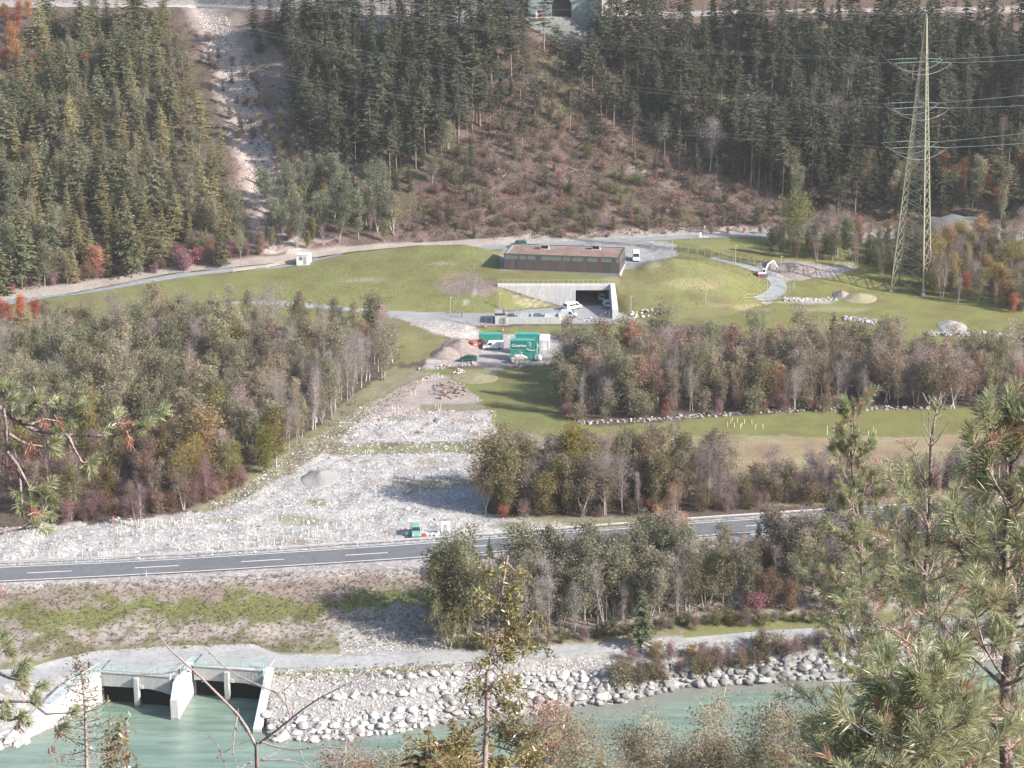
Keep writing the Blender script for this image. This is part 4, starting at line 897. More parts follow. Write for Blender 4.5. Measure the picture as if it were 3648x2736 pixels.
def scatter(polyg, n, dmin, seed, avoid=()):
    """points on the ground inside a polygon given in photograph pixels, about dmin metres apart"""
    r = random.Random(seed); us = [p[0] for p in polyg]; vs = [p[1] for p in polyg]; out = []; tries = 0
    pa = [np.array(polyg)]
    while len(out) < n and tries < n*40:
        tries += 1; u, v = r.uniform(min(us), max(us)), r.uniform(min(vs), max(vs))
        if not in_poly(np.array([u]), np.array([v]), polyg)[0]: continue
        if any(in_poly(np.array([u]), np.array([v]), a)[0] for a in avoid): continue
        p = hit(u, v)
        if p is None: continue
        if any((p.x-q.x)**2+(p.y-q.y)**2 < dmin*dmin for q in out): continue
        out.append(p)
    return out
def wood(polyg, n, dmin, seed, mix, place, avoid=(), tail=''):
    """mix: (kind, colour, h0, h1, weight, adjective); labels say size and whereabouts in the wood"""
    tot = sum(m[4] for m in mix); us = [p[0] for p in polyg]; vs = [p[1] for p in polyg]
    u0, u1, v0, v1 = max(0, min(us)), min(3648, max(us)), min(vs), max(vs)
    for p in scatter(polyg, n, dmin, seed, avoid):
        x = rnd.uniform(0, tot)
        for m in mix:
            x -= m[4]
            if x <= 0: break
        kind, c, a, b = m[:4]; h = rnd.uniform(a, b); u, v = proj(p)
        cu_ = ('left', 'central', 'right')[max(0, min(2, int(3*(u-u0)/(u1-u0))))]; cv_ = ('far', 'middle', 'near')[max(0, min(2, int(3*(v-v0)/(v1-v0))))]
        sz_ = ('tall', 'low')[int(h < (a+b)/2)]
        adj = m[5] if m[5].split()[0] in ('tall', 'low', 'small', 'young') else sz_+' '+m[5]
        plant(kind, p+Vector((0, 0, -.15)), h, c, '%s, %s %s, %s' % (adj, cv_, cu_, place), '%ss %s' % (NAME[kind].replace('_', ' '), place))

c_spr = (.044, .052, .036); c_spr2 = (.060, .067, .046); c_lar = (.135, .128, .068); c_pin = (.070, .072, .050); c_ald = (.195, .180, .118); c_ald2 = (.225, .192, .128)
c_gold = (.205, .165, .075); c_or = (.30, .155, .080); c_red = (.32, .105, .070); c_pur = (.20, .12, .125); c_rus = (.205, .135, .098); c_ygr = (.165, .155, .065); c_sil = (.16, .165, .115); c_brn = (.185, .145, .105)

# --- hillside, left of the scree
wood([(-120, 150), (0, 120), (590, 70), (640, 200), (680, 330), (745, 500), (800, 640), (865, 780), (890, 860), (800, 950), (300, 1010), (0, 1055), (-120, 1080)], 300, 3.7, 11,
     [('spruce', (.108, .112, .066), 9, 24, 2.4, 'dark green spruce'), ('larch', (.225, .205, .108), 7, 20, 4.4, 'olive larch'), ('hardwood', c_ald, 6, 14, 2.8, 'grey-green willow'), ('birch', c_sil, 7, 11, .5, 'pale silvery birch')],
     'on the wooded slope left of the scree', avoid=[[(-120, 40), (120, 40), (150, 260), (60, 320), (-120, 320)]])
wood([(-100, 60), (110, 60), (140, 230), (90, 330), (-100, 320)], 22, 2.6, 12, [('broad', c_or, 5, 9, 3, 'orange autumn broadleaf'), ('broad', c_rus, 5, 8, 1, 'rusty brown broadleaf'), ('shrub', c_red, 2.5, 4, 1, 'red shrub')], 'in the orange patch at upper left')
wood([(60, 300), (330, 200), (400, 500), (120, 620)], 9, 6, 13, [('broad', c_or, 4, 7, 1, 'small orange broadleaf')], 'among dark spruces high on the left')
# --- around the scree
wood([(690, 90), (740, 90), (900, 330), (980, 620), (960, 700), (900, 640)], 16, 3, 14, [('larch', c_lar, 4, 8, 1, 'small olive larch'), ('shrub', c_rus, 2, 3, 1, 'rusty shrub')], 'along the left rim of the scree')
wood([(840, 250), (900, 240), (1060, 480), (1120, 700), (1040, 860), (960, 850), (1000, 650)], 40, 2.8, 15, [('larch', c_lar, 3.5, 7, 1.2, 'young olive larch'), ('shrub', c_ald2, 2, 4, 1.5, 'grey-green shrub'), ('bareshrub', c_pur, 2, 3.2, 1, 'purplish shrub')], 'on the rubble right of the scree')
for u, v, h in ((905, 130, 17), (960, 135, 14), (985, 150, 12), (925, 190, 9)):
    plant('larch', hit(u, v), h, (.13, .125, .06), 'tall yellow-green larch at the top of the scree', 'larches at the top of the scree')
# --- tall stand between scree and clearing
wood([(1000, 110), (1750, 110), (1785, 240), (1740, 400), (1640, 510), (1520, 600), (1400, 660), (1200, 660), (1100, 560), (1020, 330)], 165, 4.1, 16,
     [('tall_pine', c_pin, 16, 28, 2.6, 'tall bare-stemmed pine'), ('thin_spruce', c_spr2, 16, 29, 3.0, 'tall slim dark spruce'), ('spruce', c_spr, 9, 20, 1.2, 'full dark spruce'), ('bare', (.20, .17, .16), 10, 17, .35, 'dead grey tree')], 'in the stand between scree and clearing')
wood([(1150, 640), (1400, 560), (1560, 520), (1690, 560), (1700, 640), (1560, 690), (1380, 720), (1200, 760)], 26, 3.4, 17, [('spruce', c_spr, 6, 11, 3, 'young dark spruce'), ('alder', c_ald, 6, 10, 1, 'grey-green alder')], 'at the foot of the tall stand')
wood([(960, 760), (1100, 660), (1380, 700), (1430, 800), (1380, 870), (1000, 905)], 46, 2.9, 18, [('alder', c_sil, 9, 15, 3, 'pale silver-green alder'), ('birch', c_ygr, 7, 11, 1.1, 'yellow-green birch'), ('broad', c_gold, 4, 7, .7, 'golden broadleaf'), ('bare', c_pur, 6, 9, .6, 'purple-grey bare tree')], 'on the lower slope right of the scree')
for u, v, h, ln in ((1710, 450, 23, 'with reddish stem beside the dark stand'), (1822, 340, 26, 'with thin tuft of a crown at the upper edge of the clearing'), (1735, 330, 27, 'at the upper left corner of the clearing'), (2075, 380, 22, 'standing alone below the tunnel mouth'),
                    (2185, 460, 19, 'with pink stem alone in the clearing'), (2262, 565, 21, 'with dark leaning crown on the right of the clearing'), (2365, 600, 18, 'leaning at the right edge of the clearing'), (2330, 300, 24, 'right of the tunnel mouth'), (2175, 215, 24, 'in front of the shade-tinted portal wall')):
    plant('tall_pine', hit(u, v), h, c_pin, 'tall lone pine '+ln)
for u, v, h, k in ((1740, 270, 28, 'thin_spruce'), (1700, 310, 27, 'tall_pine'), (1775, 235, 27, 'thin_spruce'), (1845, 205, 26, 'tall_pine'), (1800, 200, 25, 'thin_spruce'), (1870, 160, 22, 'thin_spruce'), (1660, 350, 27, 'thin_spruce')):
    plant(k, hit(u, v), h, c_pin if k == 'tall_pine' else c_spr2, 'tall conifer at the upper left rim of the clearing, before the hill portal', 'conifers at the upper left rim of the clearing')
for u, v, h, k in ((2120, 230, 25, 'tall_pine'), (2150, 270, 24, 'thin_spruce'), (2210, 260, 26, 'thin_spruce'), (2240, 330, 25, 'tall_pine'), (2290, 380, 24, 'tall_pine'), (2330, 450, 22, 'thin_spruce'), (2420, 520, 21, 'tall_pine'), (2300, 260, 27, 'thin_spruce')):
    plant(k, hit(u, v), h, c_pin if k == 'tall_pine' else c_spr2, 'tall conifer at the upper right rim of the clearing', 'conifers at the upper right rim of the clearing')
for u, v, h, k in ((1905, 420, 19, 'tall_pine'), (1985, 330, 22, 'tall_pine'), (2030, 470, 17, 'tall_pine'), (1860, 520, 15, 'thin_spruce'), (2110, 330, 21, 'thin_spruce'), (2140, 420, 20, 'tall_pine'), (2420, 640, 15, 'tall_pine'), (2480, 660, 13, 'thin_spruce'), (2550, 690, 12, 'tall_pine'), (1620, 480, 20, 'tall_pine'), (1560, 560, 18, 'thin_spruce')):
    plant(k, hit(u, v), h, c_pin if k == 'tall_pine' else c_spr2, 'thin conifer scattered on the brown clearing', 'thin conifers on the clearing')
for u, v, h in ((2195, 118, 26), (2238, 108, 27), (2285, 112, 25), (2172, 150, 21), (2250, 160, 24)):
    plant('thin_spruce', hit(u, v), h, c_spr2, 'tall slim spruce shading the hill tunnel portal from the right', 'spruces right of the hill tunnel portal')
for u, v, h in ((2030, 690, 6.5), (1940, 720, 2.6), (1660, 720, 4.5), (1700, 700, 4)):
    plant('spruce', hit(u, v), h, c_spr, 'small dark spruce in the brown brush of the clearing', 'small spruces in the clearing')
# --- forest on the right of the slope
wood([(2180, 220), (2400, 140), (3760, 140), (3760, 520), (3400, 640), (3000, 680), (2800, 690), (2560, 640), (2400, 540), (2260, 400)], 320, 4.2, 19,
     [('thin_spruce', (.056, .060, .043), 14, 29, 2.4, 'tall slim spruce'), ('spruce', c_spr, 11, 24, 2.2, 'dark full spruce'), ('tall_pine', c_pin, 16, 27, 2.1, 'tall pine with bare stem'), ('larch', (.09, .085, .05), 10, 19, .5, 'olive larch'), ('bare', (.20, .17, .16), 10, 16, .25, 'dead grey tree')], 'in the dark forest behind the pylon')
wood([(2560, 600), (3000, 660), (3400, 640), (3760, 560), (3760, 800), (3420, 800), (3150, 790), (2900, 740), (2700, 700)], 80, 3.6, 20,
     [('spruce', c_spr, 10, 18, 2.2, 'dark spruce'), ('tall_pine', c_pin, 14, 20, 1, 'slim pine'), ('alder', c_ald, 9, 13, 1, 'greenish alder'), ('broad', c_rus, 5, 8, .5, 'rusty broadleaf')], 'at the forest foot right of the clearing')
wood([(2950, 250), (3050, 250), (3050, 420), (2980, 420)], 3, 3, 21, [('broad', c_red, 4, 6, 1, 'bright red broadleaf')], 'among the dark forest spruces')
# --- behind and beside the pylon
for u, v, h, k, c, l in ((2830, 872, 13.5, 'broad', c_ygr, 'round yellow-green tree beside the upper road'), (2765, 880, 5, 'shrub', c_spr2, 'dark bush leaning over the upper road'), (2955, 880, 12, 'bare', (.19, .15, .14), 'bare grey domed tree beside the upper road'),
                         (3010, 870, 9, 'bare', c_ald2, 'bare twiggy tree next to the domed one'), (3060, 880, 7, 'broad', c_rus, 'rusty little tree left of the pylon'), (2900, 880, 9, 'birch', c_ald, 'thin birch at the roadside left of the pylon')):
    plant(k, hit(u, v), h, c, l)
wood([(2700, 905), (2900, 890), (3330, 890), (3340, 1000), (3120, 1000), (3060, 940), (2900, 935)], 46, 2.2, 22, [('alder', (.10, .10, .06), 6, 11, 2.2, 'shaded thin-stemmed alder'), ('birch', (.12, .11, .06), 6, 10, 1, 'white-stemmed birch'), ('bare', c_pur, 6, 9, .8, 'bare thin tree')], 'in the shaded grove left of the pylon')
wood([(3290, 900), (3648, 860), (3760, 900), (3760, 1110), (3600, 1120), (3400, 1080), (3290, 1060)], 92, 2.2, 23, [('broad', (.19, .155, .072), 6, 11, 1.4, 'golden olive broadleaf'), ('broad', (.23, .155, .085), 6, 10, .8, 'amber broadleaf'), ('bare', (.20, .155, .15), 6, 11, 2.6, 'purple-grey bare tree'), ('alder', (.15, .14, .085), 6, 11, 2, 'olive alder'), ('broad', (.36, .13, .10), 4, 7, .5, 'pink-red broadleaf')], 'in the autumn grove right of the pylon')
wood([(3300, 640), (3648, 620), (3700, 700), (3560, 740), (3400, 730)], 12, 3.5, 24, [('broad', c_or, 5, 8, 1, 'orange broadleaf')], 'above the grey concrete dome')
# --- wood left of the gravel clearing
WOODL = [(-160, 1400), (0, 1330), (110, 1255), (300, 1195), (600, 1175), (1000, 1180), (1380, 1200), (1440, 1240), (1400, 1330), (1280, 1430), (1150, 1540), (990, 1630), (850, 1730), (690, 1815), (380, 1850), (0, 1885), (-160, 1900)]
PLW = 'in the wood left of the gravel clearing'
wood([p for p in WOODL], 235, 3.8, 25, [('alder', c_ald, 8, 15.5, 3.6, 'slender grey-green alder'), ('birch', c_ald2, 7, 15, 2.0, 'pale-stemmed birch'), ('bare', (.25, .21, .18), 8, 14.5, 1.9, 'grey leafless tree'), ('broad', (.17, .15, .085), 5, 9, .3, 'olive broadleaf')], PLW,
     avoid=[[(-200, 1640), (900, 1640), (700, 1830), (-200, 1910)]])
wood([(-160, 1640), (980, 1630), (850, 1730), (690, 1815), (380, 1850), (0, 1885), (-160, 1900)], 66, 3.4, 26, [('alder', c_brn, 8, 13, 1.5, 'brownish thin alder'), ('bare', c_pur, 7, 12, 2.2, 'purple-brown leafless tree'), ('broad', c_rus, 5, 9, 1.2, 'rusty broadleaf'), ('broad', c_gold, 6, 9, .8, 'golden broadleaf'), ('birch', c_ygr, 8, 12, .8, 'yellowing birch')],
     'along the near edge of the left wood')
wood([(240, 1880), (380, 1850), (700, 1812), (880, 1725), (840, 1700), (640, 1790), (200, 1850)], 34, 1.6, 27, [('bareshrub', (.21, .13, .125), 2.5, 4.5, 2, 'mauve leafless shrub'), ('shrub', c_rus, 2, 3.5, 1, 'rust-brown shrub')], 'fringing the left wood by the gravel')
for u, v, h, k, c, l in ((330, 1640, 13, 'broad', (.23, .17, .075), 'amber crowned tree in the left wood above the pine twig'), (985, 1665, 13.5, 'birch', (.20, .175, .06), 'tall golden birch at the right edge of the left wood'), (770, 1590, 12, 'broad', (.22, .185, .05), 'yellow-green round tree in the left wood'),
                         (880, 1590, 13.5, 'bare', (.24, .17, .17), 'white-limbed leafless birch in the left wood'), (950, 1690, 9, 'broad', (.15, .15, .045), 'dense olive tree beside the golden birch'), (720, 1700, 13, 'broad', (.22, .16, .09), 'brownish-orange tree in the left wood'),
                         (830, 1330, 11, 'broad', (.135, .115, .045), 'dark olive round tree in the left wood'), (955, 1300, 7, 'shrub', (.30, .13, .17), 'small magenta tree in the left wood'), (1060, 1330, 9, 'broad', (.10, .095, .04), 'dark bushy tree near the middle of the left wood'),
                         (1370, 1290, 13.5, 'bare', (.33, .22, .22), 'tall pinkish leafless birch at the corner by the soil ramp'), (1310, 1300, 11, 'birch', (.24, .16, .10), 'rusty birch beside the pinkish leafless birch'), (700, 1760, 12, 'birch', (.24, .18, .05), 'slim yellow birch at the near edge of the left wood'),
                         (500, 1880, 9, 'bare', (.24, .16, .15), 'white-stemmed bare birch at the bottom of the left wood')):
    plant(k, hit(u, v), h, c, l)
for i in range(17):                          # white birch stems along the right margin
    t = i/16; p = hit(1110+t*260+rnd.uniform(-20, 20), 1545-t*250+rnd.uniform(-16, 4))
    plant('bare', p, rnd.uniform(9, 13), (.24, .20, .19), 'white-stemmed leafless birch along the right margin of the left wood', 'white birches on the margin of the left wood', bark=(.48, .45, .43), wide=.8)
for u, v, h, c in ((30, 1160, 5.5, c_red), (75, 1155, 7, (.34, .12, .065)), (130, 1150, 5.5, (.32, .09, .06)), (165, 1140, 4.5, (.33, .12, .07)), (5, 1150, 6, (.32, .12, .09))):
    plant('broad', hit(u, v), h, c, 'bright red tree below the road at the left edge', 'red trees at the left edge')
wood([(0, 1050), (420, 985), (700, 960), (980, 900), (960, 870), (680, 900), (300, 985), (0, 1015)], 60, 2.0, 28, [('bareshrub', (.24, .15, .15), 2, 4, 2, 'mauve shrub'), ('shrub', (.26, .12, .13), 2, 4, .6, 'crimson shrub'), ('broad', c_rus, 3, 6, .8, 'rusty small tree'), ('alder', c_ald, 5, 8, 1, 'olive alder')], 'along the uphill side of the left road')
plant('shrub', hit(655, 965), 4.5, (.26, .13, .17), 'bright magenta shrub beside the left road'); plant('broad', hit(350, 985), 8, (.34, .18, .13), 'salmon coloured tree beside the left road')
# --- wood right of the clearing
PRW = 'in the wood right of the containers'
wood([(2040, 1325), (2100, 1305), (2350, 1285), (2600, 1290), (2900, 1310), (3300, 1335), (3760, 1340), (3760, 1465), (3000, 1450), (2600, 1462), (2300, 1475), (2080, 1490), (1990, 1480), (1975, 1400), (2010, 1290)], 200, 3.2, 29,
     [('birch', (.205, .165, .12), 8, 15, 2.2, 'brownish birch'), ('alder', c_ald, 8, 14.5, 2.4, 'grey-olive alder'), ('birch', (.26, .17, .13), 7, 14, 1.0, 'russet birch'), ('bare', (.25, .21, .20), 7, 13, 1.2, 'leafless greyish tree'), ('larch', (.10, .10, .05), 8, 11, .25, 'olive larch')], PRW)
wood([(2000, 1455), (2300, 1450), (2600, 1440), (3000, 1430), (3000, 1462), (2600, 1478), (2300, 1490), (2080, 1502), (1990, 1495)], 36, 2, 30, [('shrub', c_ald, 2, 4.5, 1, 'grey-green shrub'), ('bareshrub', c_pur, 2, 3.5, 1.2, 'purple shrub'), ('shrub', (.22, .10, .09), 1.5, 3, .6, 'dull red shrub')], 'at the near foot of the right wood')
for u, v, h, k, c, l in ((2230, 1460, 9.5, 'spruce', (.085, .095, .052), 'broad green pine at the left end of the right wood'), (2965, 1290, 13, 'spruce', c_spr, 'dark pointed spruce rising out of the right wood'), (2880, 1300, 9, 'spruce', (.075, .065, .04), 'smaller brownish spruce left of the pointed one'),
                         (2020, 1480, 11, 'birch', (.165, .14, .09), 'leaning grey-brown birch nearest the meadow tracks'), (2150, 1330, 14, 'birch', (.20, .145, .10), 'tall russet birch above the container stack'), (2230, 1330, 14, 'birch', (.24, .12, .08), 'copper birch behind the container stack'),
                         (2765, 1450, 11, 'birch', (.25, .165, .09), 'pale golden birch in the front of the right wood'), (2830, 1460, 9, 'bare', (.22, .19, .16), 'white forked bare tree in front of the right wood')):
    plant(k, hit(u, v), h, c, l)
# --- copse above the highway, right of the gravel
wood([(1760, 1815), (1780, 1750), (1900, 1722), (2250, 1715), (2560, 1730), (2640, 1770), (2560, 1815), (2000, 1845), (1800, 1842)], 96, 2.7, 31,
     [('hardwood', (.165, .14, .095), 7, 14.5, 2.0, 'brown-olive willow'), ('bare', (.22, .175, .165), 7, 13, 2.2, 'brownish leafless tree'), ('birch', (.19, .16, .11), 8, 14, 1, 'brown birch'), ('broad', (.19, .155, .08), 6, 10, .8, 'dull golden broadleaf')], 'in the copse beyond the highway')
wood([(2600, 1790), (2680, 1725), (2900, 1700), (3300, 1690), (3760, 1680), (3760, 1740), (3000, 1790)], 70, 2.2, 38, [('bareshrub', (.22, .17, .165), 3, 6, 2.2, 'mauve leafless bush'), ('shrub', (.16, .135, .08), 2.5, 5, 1.6, 'brown-green bush'), ('bare', (.22, .18, .17), 5, 8, .8, 'thin bare tree'), ('spruce', c_spr2, 4, 7, .3, 'small dark spruce')], 'on the near side of the right meadow')
wood([(1760, 1800), (2600, 1790), (3000, 1770), (3000, 1795), (2300, 1840), (1780, 1848)], 46, 1.7, 32, [('shrub', (.13, .11, .06), 1.8, 3.5, 1.2, 'brown-green shrub'), ('bareshrub', (.19, .13, .13), 1.8, 3.2, 1.6, 'mauve shrub'), ('shrub', (.30, .13, .09), 1.5, 2.5, .3, 'reddish shrub')], 'along the highway edge of the copse')
for u, v, h, k, c, l in ((2030, 1790, 14, 'broad', (.195, .165, .05), 'golden maple at the front of the copse'), (2010, 1815, 9, 'broad', (.19, .165, .045), 'lower yellow-green maple beside the golden one'), (1735, 1830, 11, 'birch', (.26, .18, .10), 'thin white birch at the corner of the copse by the gravel'),
                         (1765, 1800, 13, 'broad', (.17, .14, .09), 'dense brown tree at the left end of the copse'), (1800, 1770, 14, 'alder', (.18, .15, .10), 'tall brown alder at the far left corner of the copse'), (1815, 1825, 12, 'broad', (.16, .135, .085), 'dark bushy tree at the near left corner of the copse'), (1850, 1800, 13.5, 'alder', (.17, .145, .09), 'tall dull alder just inside the left end of the copse'), (2440, 1780, 13, 'alder', (.15, .135, .075), 'tall open alder in the middle of the copse'), (2300, 1770, 12, 'alder', (.155, .125, .08), 'tall brownish alder left of the open alder'), (2400, 1850, 6.5, 'bare', (.30, .17, .13), 'pinkish-red small tree at the highway edge')):
    plant(k, hit(u, v), h, c, l)
# --- trees between the highway and the river path
wood([(1640, 2290), (1680, 2150), (2000, 2090), (2300, 2060), (2440, 2060), (2460, 2200), (2200, 2250), (1900, 2290)], 68, 2.6, 33,
     [('hardwood', (.195, .185, .128), 10, 15, 2.4, 'grey-green willow'), ('birch', (.20, .185, .125), 9, 14, 1.2, 'olive birch'), ('bare', (.27, .25, .23), 8, 13, 1.8, 'pale-stemmed bare tree')], 'between highway and river path')
wood([(2440, 2200), (2460, 2110), (2640, 2060), (2700, 2010), (3100, 1960), (3760, 1950), (3760, 2090), (3300, 2150), (2900, 2190), (2600, 2180)], 92, 2.5, 34,
     [('hardwood', (.155, .14, .095), 9, 14, 2, 'brown-green willow'), ('bare', (.23, .18, .18), 8, 13, 2.2, 'mauve leafless tree'), ('birch', (.20, .175, .13), 9, 14, 1, 'pale birch'), ('broad', (.22, .16, .11), 5, 8, .8, 'brownish broadleaf'), ('larch', (.18, .155, .065), 7, 10, .4, 'yellow-olive larch')], 'below the highway at the right')
wood([(1600, 2310), (1700, 2290), (2200, 2258), (2450, 2215), (3000, 2195), (3000, 2215), (2450, 2245), (2200, 2280), (1650, 2322)], 44, 1.5, 35, [('shrub', (.12, .12, .05), 1.0, 2.4, 1.5, 'green-brown shrub'), ('bareshrub', (.19, .14, .14), 1.5, 2.6, 1, 'mauve shrub')], 'along the far side of the river path')
for u, v, h, k, c, l in ((1610, 2300, 20.5, 'birch', (.17, .155, .08), 'tall dense birch with reddish top standing nearest the highway bend'), (1665, 2285, 15, 'birch', (.17, .16, .085), 'bushy green birch right of the red-topped one'), (1640, 2240, 15, 'broad', (.15, .14, .075), 'broad dark green tree behind the red-topped birch'), (1590, 2270, 14, 'alder', (.17, .155, .085), 'olive alder left of the broad dark tree'), (1590, 2312, 9.5, 'birch', (.19, .165, .085), 'drooping pale birch with bent white stem'),
                         (2160, 2230, 11.5, 'tall_pine', (.075, .085, .045), 'slim pine with pink stem between highway and path'), (2282, 2305, 10.5, 'spruce', (.095, .112, .062), 'bright green conical pine on the riverside of the path'), (2695, 2190, 3.6, 'shrub', (.26, .13, .14), 'single crimson sapling on the grass by the path'),
                         (2620, 2080, 8.5, 'larch', (.185, .15, .04), 'narrow yellow larch below the highway'), (2390, 1995, 10, 'birch', (.28, .14, .075), 'orange-red birch beside the highway gap'), (2710, 2080, 9, 'birch', (.25, .16, .11), 'salmon-tinted birch below the highway')):
    plant(k, hit(u, v), h, c, l, wide=1.25 if k == 'spruce' else 1.0)
for u, v, h in ((1745, 1990, 4.5), (1850, 2010, 6), (2120, 2005, 7.5), (2700, 1960, 6), (2870, 1930, 6)):
    plant('spruce', hit(u, v), h, (.055, .070, .038), 'dark young pine at the lower edge of the highway', 'young pines at the highway edge')
wood([(2160, 2430), (2250, 2340), (2450, 2330), (2700, 2300), (3100, 2275), (3600, 2240), (3600, 2290), (3100, 2320), (2800, 2360), (2600, 2390), (2400, 2430), (2250, 2460)], 46, 1.8, 36,
     [('shrub', (.15, .125, .075), 1.8, 3.6, 1.8, 'brownish willow shrub'), ('bareshrub', (.19, .13, .125), 1.6, 3, 1.2, 'mauve shrub'), ('shrub', (.20, .155, .05), 1.6, 2.8, .6, 'yellow shrub'), ('shrub', (.24, .13, .13), 1.4, 2.2, .2, 'pink-red shrub')], 'on the riverbank above the boulders')
# ================================================================ containers, vehicles, site things
def corr_box(L_, Wd, H_, m, name, parent, rib=.20, dep=.05, ends=True):
    """container shell with corrugated sides: profile walks round the plan"""
    pl = []
    def side(x0, y0, x1, y1, nx, ny):
        n = int(math.hypot(x1-x0, y1-y0)/rib); pts = []
        for i in range(n):
            for f, o in ((0, 0), (.3, 0), (.5, dep), (.8, dep)):
                t = (i+f)/n; pts.append((x0+(x1-x0)*t-nx*o, y0+(y1-y0)*t-ny*o))
        return pts
    a, b = L_/2-.1, Wd/2-.04
    pl = side(-a, -b, a, -b, 0, -1)+[(a, -b)]+side(a, -b, a, b, 1, 0)+[(a, b)]+side(a, b, -a, b, 0, 1)+[(-a, b)]+side(-a, b, -a, -b, -1, 0)
    o = MB().prism(pl, 'z', .14, H_-.1).build(name, m, parent)
    fr = MB()
    for sx in (-1, 1):
        for sy in (-1, 1): fr.box(sx*(L_/2-.075)-.075, sx*(L_/2-.075)+.075, sy*(Wd/2-.06)-.06, sy*(Wd/2-.06)+.06, 0, H_)
        fr.box(sx*(L_/2-.05)-.05, sx*(L_/2-.05)+.05, -Wd/2+.12, Wd/2-.12, H_-.12, H_-.003); fr.box(sx*(L_/2-.05)-.05, sx*(L_/2-.05)+.05, -Wd/2+.12, Wd/2-.12, .02, .15)
    for sy in (-1, 1):
        fr.box(-L_/2+.15, L_/2-.15, sy*(Wd/2-.04)-.04, sy*(Wd/2-.04)+.04, H_-.12, H_-.004); fr.box(-L_/2+.15, L_/2-.15, sy*(Wd/2-.04)-.04, sy*(Wd/2-.04)+.04, .02, .16)
    fr.build('frame', m, parent)
    MB().box(-L_/2+.1, L_/2-.1, -Wd/2+.08, Wd/2-.08, H_-.10, H_-.03).build('roof', m, parent)
    return o
YA = R(-3)
def container(u, v, z, rz, label, m=M_TEAL, L_=6.06, group=None, base=None):
    p = base if base is not None else hit(u, v); o = empty('container', p+Vector((0, 0, z)), rz, label, 'container', group); corr_box(L_, 2.44, 2.59, m, 'corrugated_shell', o); return o
c1 = container(1750, 1222, .02, R(-2), 'teal corrugated container behind the white van', group='teal site containers')
for s in (-1, 1): MB().box(-3.06-.03, -3.03, s*.6-.56, s*.6+.56, .2, 2.45).build('door', mat('dark_door', (.10, .12, .12), .6), c1)
fp = hit(1862, 1286); f0 = onz(fp.x, fp.y+1.22, .03); dirx = Vector((math.cos(YA), math.sin(YA), 0)); diry = Vector((-math.sin(YA), math.cos(YA), 0))
container(0, 0, 0, YA, 'lower front teal container of the stack behind the skip', base=f0)
up1 = container(0, 0, 2.6, YA, 'upper front teal container carrying the lettered banner', base=f0)
r0 = f0+diry*6.3+dirx*.9
container(0, 0, .0, YA, 'lower rear teal container of the stack', base=r0); container(0, 0, 2.6, YA, 'upper rear teal container of the stack, partly hidden', base=r0)
# banner, lettering, bracket emblem
MB().box(-2.95, 1.15, -1.275, -1.235, .75, 2.42).build('banner', M_TEALD, up1)
cv = bpy.data.curves.new('lettering', 'FONT'); cv.body = 'Caverion'; cv.size = 1.02; cv.extrude = .012; cv.space_character = .98; cv.offset = .012
cv.materials.append(M_WHITE); tmp = link('tmp_text', cv); dg = bpy.context.evaluated_depsgraph_get(); tme = bpy.data.meshes.new_from_object(tmp.evaluated_get(dg)); bpy.data.objects.remove(tmp); tx = link('lettering', tme, up1); tx.location = (-2.72, -1.295, 1.0); tx.rotation_euler = (math.pi/2, 0, 0)
def bracket(parent, x, z, s, y):
    MB().box(x-s*.5, x+s*.5, y-.02, y, z+s*.34, z+s*.5).build('emblem', M_WHITE, parent); MB().box(x+s*.3, x+s*.5, y-.02, y, z-s*.5, z+s*.339).build('emblem', M_WHITE, parent); MB().box(x-s*.1, x+s*.299, y-.02, y, z-s*.5, z-s*.34).build('emblem', M_WHITE, parent)
bracket(up1, 1.65, 1.75, .78, -1.25)
lowc = [o for o in COL.objects if o.get('label', '').startswith('lower front')][0]; bracket(lowc, -.45, 1.95, .72, -1.25)
mb = MB(); mb.tube([(1.0, -1.35, .55), (1.5, -1.45, .25), (2.4, -1.42, .1), (3.1, -1.3, .2)], .06, 6); mb.build('duct', M_WHITE, up1)
# white containers at the back right and the stair tower
wb = f0+diry*12.5+dirx*5.0
container(0, 0, 0, YA+R(90), 'white container at the back right of the stack', M_WHITE, base=wb)
st = empty('scaffold_stair', f0+diry*3.2+dirx*4.1, YA, 'galvanised scaffold stair with railings along the right side of the container stack', 'stairs')
for x in (-.6, .6):
    for y in (-3.5, -1.2, 1.2, 3.6, 6.0): MB().tube([(x, y, 0), (x, y, 3.8 if y > -2 else 2.2)], .05, 6).build('pole', M_GALV, st)
MB().box(-.65, .65, -1.2, 6.1, 2.55, 2.65).build('walkway', M_GALV, st)
for k in range(10): MB().box(-.6, .6, -3.6+k*.25, -3.36+k*.25, .2+k*.25, .25+k*.25).build('tread', M_GALV, st)
for x in (-.6, .6):
    for hz in (3.2, 3.7): MB().tube([(x, -1.2, hz), (x, 6.0, hz)], .035, 5).build('rail', M_GALV, st)
    MB().tube([(x, -3.6, 1.2), (x, -1.2, 3.7)], .035, 5).build('rail', M_GALV, st)
p = f0+diry*-1.2+dirx*4.2; p = onz(p.x, p.y); o = empty('white_tank', p, YA, 'small white tank beside the stair at the container stack', 'tank'); MB().cyl((0, 0, .9), 'y', .62, 1.3, 14).build('drum', M_WHITE, o, True); MB().box(-.5, .5, -.5, .5, 0, .4).build('cradle', M_GALV, o)
